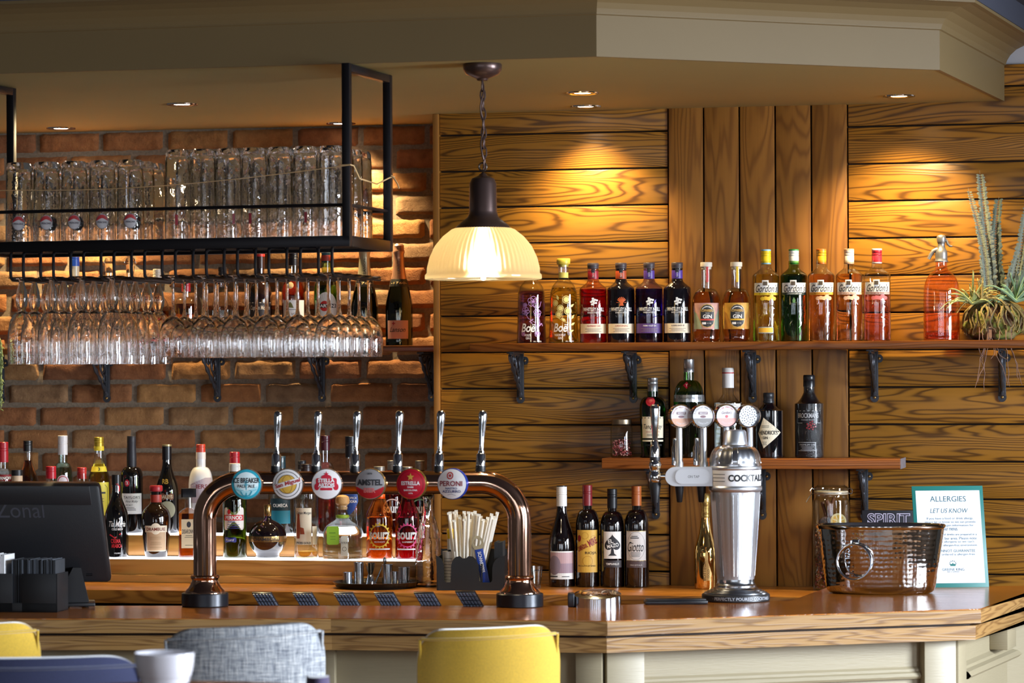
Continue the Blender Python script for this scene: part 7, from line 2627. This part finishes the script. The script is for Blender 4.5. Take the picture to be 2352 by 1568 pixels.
# ---------------------------------------------------------------- chairs, cup and table in front of the bar
def tweed():
    m, nt, b = newmat('grey_tweed')
    L = nt.links.new
    tc = N(nt, 'ShaderNodeTexCoord')
    cols = []
    for sc_, sd in (((26, 26, 260), 0), ((260, 26, 26), 5)):
        mp = N(nt, 'ShaderNodeMapping')
        mp.inputs['Scale'].default_value = sc_
        mp.inputs['Location'].default_value = (sd, sd, sd)
        no = N(nt, 'ShaderNodeTexNoise', i_Scale=1.0, i_Detail=3.0, i_Roughness=0.7)
        L(tc.outputs['Object'], mp.inputs[0])
        L(mp.outputs[0], no.inputs['Vector'])
        cols.append(no)
    ad = N(nt, 'ShaderNodeMath', operation='ADD')
    L(cols[0].outputs['Fac'], ad.inputs[0])
    L(cols[1].outputs['Fac'], ad.inputs[1])
    rp = N(nt, 'ShaderNodeValToRGB')
    e = rp.color_ramp.elements
    e[0].position, e[0].color = 0.36, srgb('#656b76')
    e[1].position, e[1].color = 0.68, srgb('#e2e2e0')
    q = e.new(0.5)
    q.color = srgb('#a4a8ae')
    hf = N(nt, 'ShaderNodeMath', operation='MULTIPLY', i_1=0.5)
    L(ad.outputs[0], hf.inputs[0])
    L(hf.outputs[0], rp.inputs[0])
    L(rp.outputs[0], b.inputs['Base Color'])
    b.inputs['Roughness'].default_value = 0.95
    bp = N(nt, 'ShaderNodeBump', i_Strength=0.6, i_Distance=0.003)
    L(ad.outputs[0], bp.inputs['Height'])
    L(bp.outputs[0], b.inputs['Normal'])
    return m


M_YEL = mat('#d8ae2a', 0.85, bump=0.15, bscale=300, sheen=0.8, var=0.22)
M_TWEED = tweed()
M_NAVY = mat('#232a52', 0.9, bump=0.2, bscale=300, sheen=0.6, var=0.2)
M_LEG = mat('#3a2618', 0.5)


def bar_chair(label, pxl, pxr, py, d, fabric, tilt=0.0, turn=0.0, wings=True):
    """upholstered high chair; its back is towards the camera"""
    c = CAM + ray((pxl + pxr) / 2, py) * d
    s = d / F_
    w = (pxr - pxl) * s
    t = thing('bar_chair', label, 'chair', (c.x, c.y, 0), face_cam(c) + turn)
    zt = c.z
    bh = 0.40
    bm = bmesh.new()
    bmesh.ops.create_cube(bm, size=1.0)
    bmesh.ops.subdivide_edges(bm, edges=bm.edges[:], cuts=7, use_grid_fill=True)
    th = 0.055
    for v in bm.verts:
        x, y, z = v.co.x * 2, v.co.y * 2, v.co.z * 2
        # superellipse edges
        k = 1.0
        zz = z
        xx = x * (w / 2)
        ztop = bh / 2 + 0.010 * (0.7 - abs(x) ** 2) * 0.0 + tilt * x * w / 2
        Z = zz * bh / 2 + (tilt * xx if z > 0 else 0) * (z + 1) / 2 * 1.0
        Y = y * th / 2 + 0.055 * (abs(x) ** 2.2) * (1 if True else 0) * (0.7 + 0.3 * z) - 0.02 * z
        ex, ez = max(0, abs(x) - 0.82) / 0.18, max(0, abs(z) - 0.86) / 0.14
        shrink = 1 - 0.18 * min(1, math.hypot(ex, ez)) ** 2
        v.co = Vector((xx * (1 - 0.012 * ez * ez * 0 - 0.03 * (1 - z) / 2), Y if abs(y) < 0.99 else Y, Z))
        cornr = ex * ez
        v.co.x -= math.copysign(0.006 * cornr * 3, x)
        v.co.z -= math.copysign(0.006 * cornr * 3, z)
        if abs(y) > 0.9:
            v.co.y -= math.copysign(0.008 * max(ex, ez) ** 2, y)
    mb = MB()
    mb.bm(bm, 0, True, Matrix.Translation((0, 0, zt - bh / 2)))
    bo = mb.build('backrest', fabric, t, sharp=0)
    md = bo.modifiers.new('soft', 'SUBSURF')
    md.levels = 1
    md.render_levels = 2
    mb = MB()
    pts = []
    for i in range(13):
        x = -0.93 + 1.86 * i / 12
        pts.append((x * w / 2, 0.055 * abs(x) ** 2.2 - 0.02 - th / 2 + 0.008, zt - 0.02 + tilt * x * w / 2))
    mb.tube(pts, 0.0035, 6)
    for sx in (-1, 1):
        mb.tube([(sx * (w / 2 * 0.955 - 0.01 * i / 8), 0.055 * 0.9 - 0.02 * (1 - i / 4) - th / 2 + 0.008, zt - 0.02 - 0.045 * i + tilt * sx * w / 2 * (1 - i / 8)) for i in range(9)], 0.0035, 6)
    mb.build('piping', fabric, t)
    mb = MB()
    mb.box((0, 0.22, zt - bh - 0.02), (w * 0.98, 0.42, 0.09), 0, 0.03)
    mb.build('seat', fabric, t)
    for sx in (-1, 1):
        for yy in (0.04, 0.38):
            mb = MB()
            mb.tube([(sx * w * 0.42, yy, zt - bh - 0.06), (sx * w * 0.47, yy + (-0.03 if yy < 0.1 else 0.03), 0.0)], [0.018, 0.013], 10)
            mb.build('leg', M_LEG, t)
    mb = MB()
    for yy in (0.02, 0.40):
        mb.tube([(-w * 0.45, yy, 0.28), (w * 0.45, yy, 0.28)], 0.009, 8)
    mb.build('footrest', M_LEG, t)
    return t


bar_chair('yellow velvet bar chair in the middle, back towards the room', 957, 1289, 1440, 6.55, M_YEL, 0.035, 0.05)
bar_chair('grey tweed bar chair, its back against the bar between two yellow ones', 373, 750, 1437, 6.35, M_TWEED, 0.042, 0.05)
bar_chair('yellow velvet bar chair cut by the left edge of the photo', -240, 92, 1432, 6.6, M_YEL, 0.02, -0.05)
bar_chair('navy blue chair nearest the camera at the bottom left corner', -170, 330, 1508, 5.95, M_NAVY, -0.003, 0.0)
bar_chair('dark mauve chair of which only the rounded top shows at the bottom edge', 690, 770, 1552, 5.72, mat('#453a5c', 0.9, sheen=0.5), 0.0, 0.0)

cz_ = CAM + ray(378, 1498) * 5.15
s = 5.15 / F_
zc_ = cz_.z - 92 * s
cup = thing('cup', 'plain white china cup in front of the grey tweed chair', 'cup', (cz_.x, cz_.y, zc_))
mb = MB()
mb.lathe(smooth([(0, 3), (22, 3), (24, 0), (26, 0), (28, 6), (48, 19), (61, 40), (66, 62), (68, 82), (68.5, 91), (66.5, 92.5), (66, 91), (65, 80), (62, 60), (56, 42), (42, 24), (24, 12), (0, 10)], 2), 48, 0, None, None, s)
mb.build('bowl', mat('#e8e6ee', 0.18, coat=0.5), cup)
mb = MB()
hp = [(62 + 0, 70), (80, 74), (90, 62), (86, 46), (70, 34), (58, 34)]
mb.tube([(-x * s * 0.25, x * s * 0.97, z * s) for x, z in hp], 5 * s, 10)
mb.build('handle', mat('#e8e6ee', 0.18, coat=0.5), cup)
tbl = thing('poseur_table', 'tall dark wooden table under the white cup, below the photo edge', 'table', (cz_.x + 0.05, cz_.y - 0.10, 0))
mb = MB()
mb.lathe([(0, zc_ - 0.03), (0.30, zc_ - 0.03), (0.31, zc_ - 0.025), (0.31, zc_ - 0.004), (0.305, zc_), (0, zc_)], 48)
mb.build('tabletop', W_SHELF, tbl)
mb = MB()
mb.lathe([(0.0, 0.03), (0.035, 0.03), (0.03, zc_ - 0.03), (0, zc_ - 0.03)], 20)
mb.build('leg', M_BLACKMET, tbl)
mb = MB()
mb.lathe([(0, 0), (0.22, 0), (0.22, 0.02), (0.05, 0.035), (0, 0.035)], 32)
mb.build('foot', M_BLACKMET, tbl)

# ---------------------------------------------------------------- air plant on the upper shelf, and trailing leaves at the left edge
Xp = x_at(2286, -0.10, Z_SH)
s = depth((Xp, -0.10, Z_SH)) / F_
pla = thing('air_plant', 'mossy root ball with grey fern fronds and air plants at the shelf end', 'plant', (Xp, -0.10, Z_SH), face_cam((Xp, -0.1)))
random.seed(17)
bm = bmesh.new()
bmesh.ops.create_icosphere(bm, subdivisions=4, radius=1.0)
for v in bm.verts:
    n_ = noise.noise(v.co * 2.2) * 0.22 + noise.noise(v.co * 6) * 0.10
    v.co = Vector((v.co.x * (70 + 50 * n_) * (1 if v.co.z > 0 else 1.05) * s, v.co.y * 52 * (1 + n_ * 0.6) * s, (44 + (abs(v.co.z) ** 0.8 * (1 if v.co.z > 0 else -1)) * (46 + 40 * n_)) * s))
    if v.co.z < 0.002:
        v.co.z = 0.002
mb = MB()
mb.bm(bm, 0, True)


def rootball_mat():
    m, nt, b = newmat('root_ball')
    L = nt.links.new
    tc = N(nt, 'ShaderNodeTexCoord')
    no = N(nt, 'ShaderNodeTexNoise', i_Scale=28.0, i_Detail=5.0)
    L(tc.outputs['Object'], no.inputs['Vector'])
    rp = N(nt, 'ShaderNodeValToRGB')
    e = rp.color_ramp.elements
    e[0].position, e[0].color = 0.36, srgb('#4a3020')
    e[1].position, e[1].color = 0.64, srgb('#9a8a5a')
    for p_, c_ in ((0.46, '#6a4a30'), (0.53, '#5f6a2c'), (0.58, '#8a8a38')):
        q = e.new(p_)
        q.color = srgb(c_)
    L(no.outputs['Fac'], rp.inputs[0])
    L(rp.outputs[0], b.inputs['Base Color'])
    bp = N(nt, 'ShaderNodeBump', i_Strength=0.9, i_Distance=0.01)
    L(no.outputs['Fac'], bp.inputs['Height'])
    L(bp.outputs[0], b.inputs['Normal'])
    b.inputs['Roughness'].default_value = 0.9
    return m


mb.build('root_ball', rootball_mat(), pla, sharp=0)
M_ROOT = mat('#9a8448', 0.8, bump=0.4, bscale=200, var=0.4)
M_ROOT2 = mat('#7a6a4c', 0.8, var=0.3, bscale=200)
for k in range(34):
    a = -1.9 + 3.8 * (k * 13 % 34) / 33 + random.uniform(-0.1, 0.1)
    mb = MB()
    pts = []
    r0 = random.uniform(0.95, 1.12)
    for i in range(12):
        u = i / 11
        th_ = 0.2 + u * random.uniform(2.0, 2.3)
        rr = (58 * math.sin(min(th_, 1.75)) + 4 + 6 * u) * r0
        z = 50 + 46 * math.cos(th_) - 2
        wob = 7 * math.sin(u * 9 + k)
        pts.append(((rr * math.sin(a) + wob * math.cos(a)) * s, (-rr * math.cos(a) * 0.95 + wob * math.sin(a)) * s, max(z, 4) * s))
    mb.tube(pts, [random.uniform(1.6, 3.6) * s * (1.15 - 0.6 * i / 11) for i in range(12)], 6)
    mb.build('root', M_ROOT if k % 3 else M_ROOT2, pla)
for k in range(12):
    a = random.uniform(-0.9, 0.9)
    mb = MB()
    pts = [(48 * math.sin(a) * s, -0.060 - 0.012, 30 * s)]
    x, y, z = pts[0][0], -0.088 - 0.006 * random.random(), 6 * s
    pts.append((x, y, z))
    dx = random.uniform(-16, 16) * (1.8 if k < 4 else 0.7)
    for i in range(8):
        z -= random.uniform(8, 18) * s * (0.5 if k < 4 else 1)
        x += (dx * 0.5 + random.uniform(-4, 4)) * s
        pts.append((x, y - 0.001 * i, z))
    mb.tube(pts, [0.0011] * 9 + [0.0006], 5)
    mb.build('hanging_root', mat('#8a6a5c', 0.8), pla)


def frond(base, tip_, bend, n_leaf, ln, mcol):
    mb = MB()
    B, Tt = Vector(base), Vector(tip_)
    pts = [B.lerp(Tt, u) + Vector((bend * math.sin(u * math.pi), 0, 0)) for u in [i / 14 for i in range(15)]]
    mb.tube([p * s for p in pts], [1.5 * s * (1.2 - i / 14) for i in range(15)], 5, 1)
    for i in range(n_leaf):
        u = 0.10 + 0.88 * i / n_leaf
        f = u * 14
        p = pts[int(f)].lerp(pts[min(int(f) + 1, 14)], f - int(f))
        L_ = ln * (1 - 0.60 * u) * random.uniform(0.86, 1.1)
        d = (pts[min(int(f) + 1, 14)] - pts[int(f)]).normalized()
        for sx in (-1, 1):
            side = Vector((sx * 0.9, -0.32 + random.uniform(-0.12, 0.12), 0.16 + random.uniform(-0.16, 0.16))).normalized()
            w_ = L_ * 0.27
            q0, q1 = p, p + side * L_
            mdl = p + side * L_ * 0.5 + Vector((0, -L_ * 0.12, 0))
            up_ = d * w_
            vs_ = [q0, p + side * L_ * .25 + up_ * .85, mdl + up_, p + side * L_ * .8 + up_ * .75, q1, p + side * L_ * .8 - up_ * .75, mdl - up_, p + side * L_ * .25 - up_ * .85, mdl]
            mb.add([v * s for v in vs_], [(8, 0, 1), (8, 1, 2), (8, 2, 3), (8, 3, 4), (8, 4, 5), (8, 5, 6), (8, 6, 7), (8, 7, 0)], 0, False)
    return mb.build('fern_frond', [mcol, mat('#8a8070', 0.8)], pla)


M_FERN = mat('#858d7e', 0.75, var=0.25, bscale=120)
M_FERN2 = mat('#6c7765', 0.75, var=0.25, bscale=120)
frond((-12, -10, 92), (-34, -14, 390), 4, 44, 25, M_FERN)
frond((-16, -16, 88), (-60, -18, 350), 10, 44, 17, M_FERN)
frond((8, -8, 92), (10, -6, 330), -8, 40, 25, M_FERN2)
frond((30, -4, 86), (74, -10, 310), 6, 30, 25, M_FERN)
frond((36, -12, 84), (98, -8, 250), 10, 26, 23, M_FERN2)
frond((18, -24, 80), (52, -34, 200), 4, 16, 23, M_FERN)
for (cx_, cz_2, n_, sp, colr) in ((-52, 84, 22, 1.0, '#a8b070'), (48, 88, 26, 1.2, '#8fb08a'), (-30, 92, 14, 0.8, '#b9a060')):
    for k in range(n_):
        a = -1.35 + 2.7 * k / (n_ - 1) + random.uniform(-0.15, 0.15)
        L_ = random.uniform(48, 84) * sp
        y0 = random.uniform(-40, -14)
        mb = MB()
        pts = []
        for i in range(8):
            u = i / 7
            droop = 18 * u * u * u * abs(math.sin(a)) * 2.2
            pts.append(((cx_ + math.sin(a) * L_ * u) * s, (y0 - 20 * u * random.uniform(0.4, 1)) * s, (cz_2 + math.cos(a) * L_ * u * 0.95 - droop) * s))
        mb.tube(pts, [3.4 * s * (1 - i / 7.4) ** 0.8 + 0.0003 for i in range(8)], 5)
        mb.build('leaf_blade', mat(colr, 0.6, var=0.2, bscale=60), pla)

pv = CAM + ray(-12, 820) * 9.3
s = 9.3 / F_
vine = thing('trailing_plant', 'pale green trailing leaves at the left edge below the hanging glasses', 'plant', (x_at(-29, 0.20, Z_SH), 0.20, Z_SH))
s = depth(vine.location) / F_
mb = MB()
mb.lathe([(0, 0), (20, 0), (26, 40), (27, 44), (24, 44), (0, 38)], 24, 0, None, None, s)
mb.build('pot', mat('#4a4440', 0.6), vine)
random.seed(8)
for k in range(16):
    mb = MB()
    x, z = random.uniform(-8, 20), 44.0
    y = -20
    dx = random.uniform(0.2, 1.4)
    pts = [(x * s, 0, z * s), ((x + 8) * s, -0.05, (z + 8) * s)]
    xx, zz = x + 14, z
    n_ = random.randint(5, 13)
    for i in range(n_):
        zz -= 14
        xx += dx * (3 if i < 3 else 0.8) + random.uniform(-2, 2)
        pts.append((min(xx + 26, 76) * s, -0.125 - 0.002 * i, zz * s))
    mb.tube(pts, [0.0025] * (len(pts) - 1) + [0.0008], 5)
    for p in pts[3:]:
        for sx in (-1, 1):
            q = Vector(p)
            e_ = q + Vector((sx * random.uniform(4, 10) * s, -0.006, random.uniform(-12, 4) * s))
            m_ = (q + e_) / 2 + Vector((0, 0, 2.4 * s))
            n2_ = (q + e_) / 2 - Vector((0, 0, 2.4 * s))
            mb.add([q, m_, e_, n2_, (q + e_) / 2 + Vector((0, -0.002, 0))], [(4, 0, 1), (4, 1, 2), (4, 2, 3), (4, 3, 0)], 0)
    mb.build('trailing_stem', mat('#a9b878', 0.6, var=0.25, bscale=80), vine)
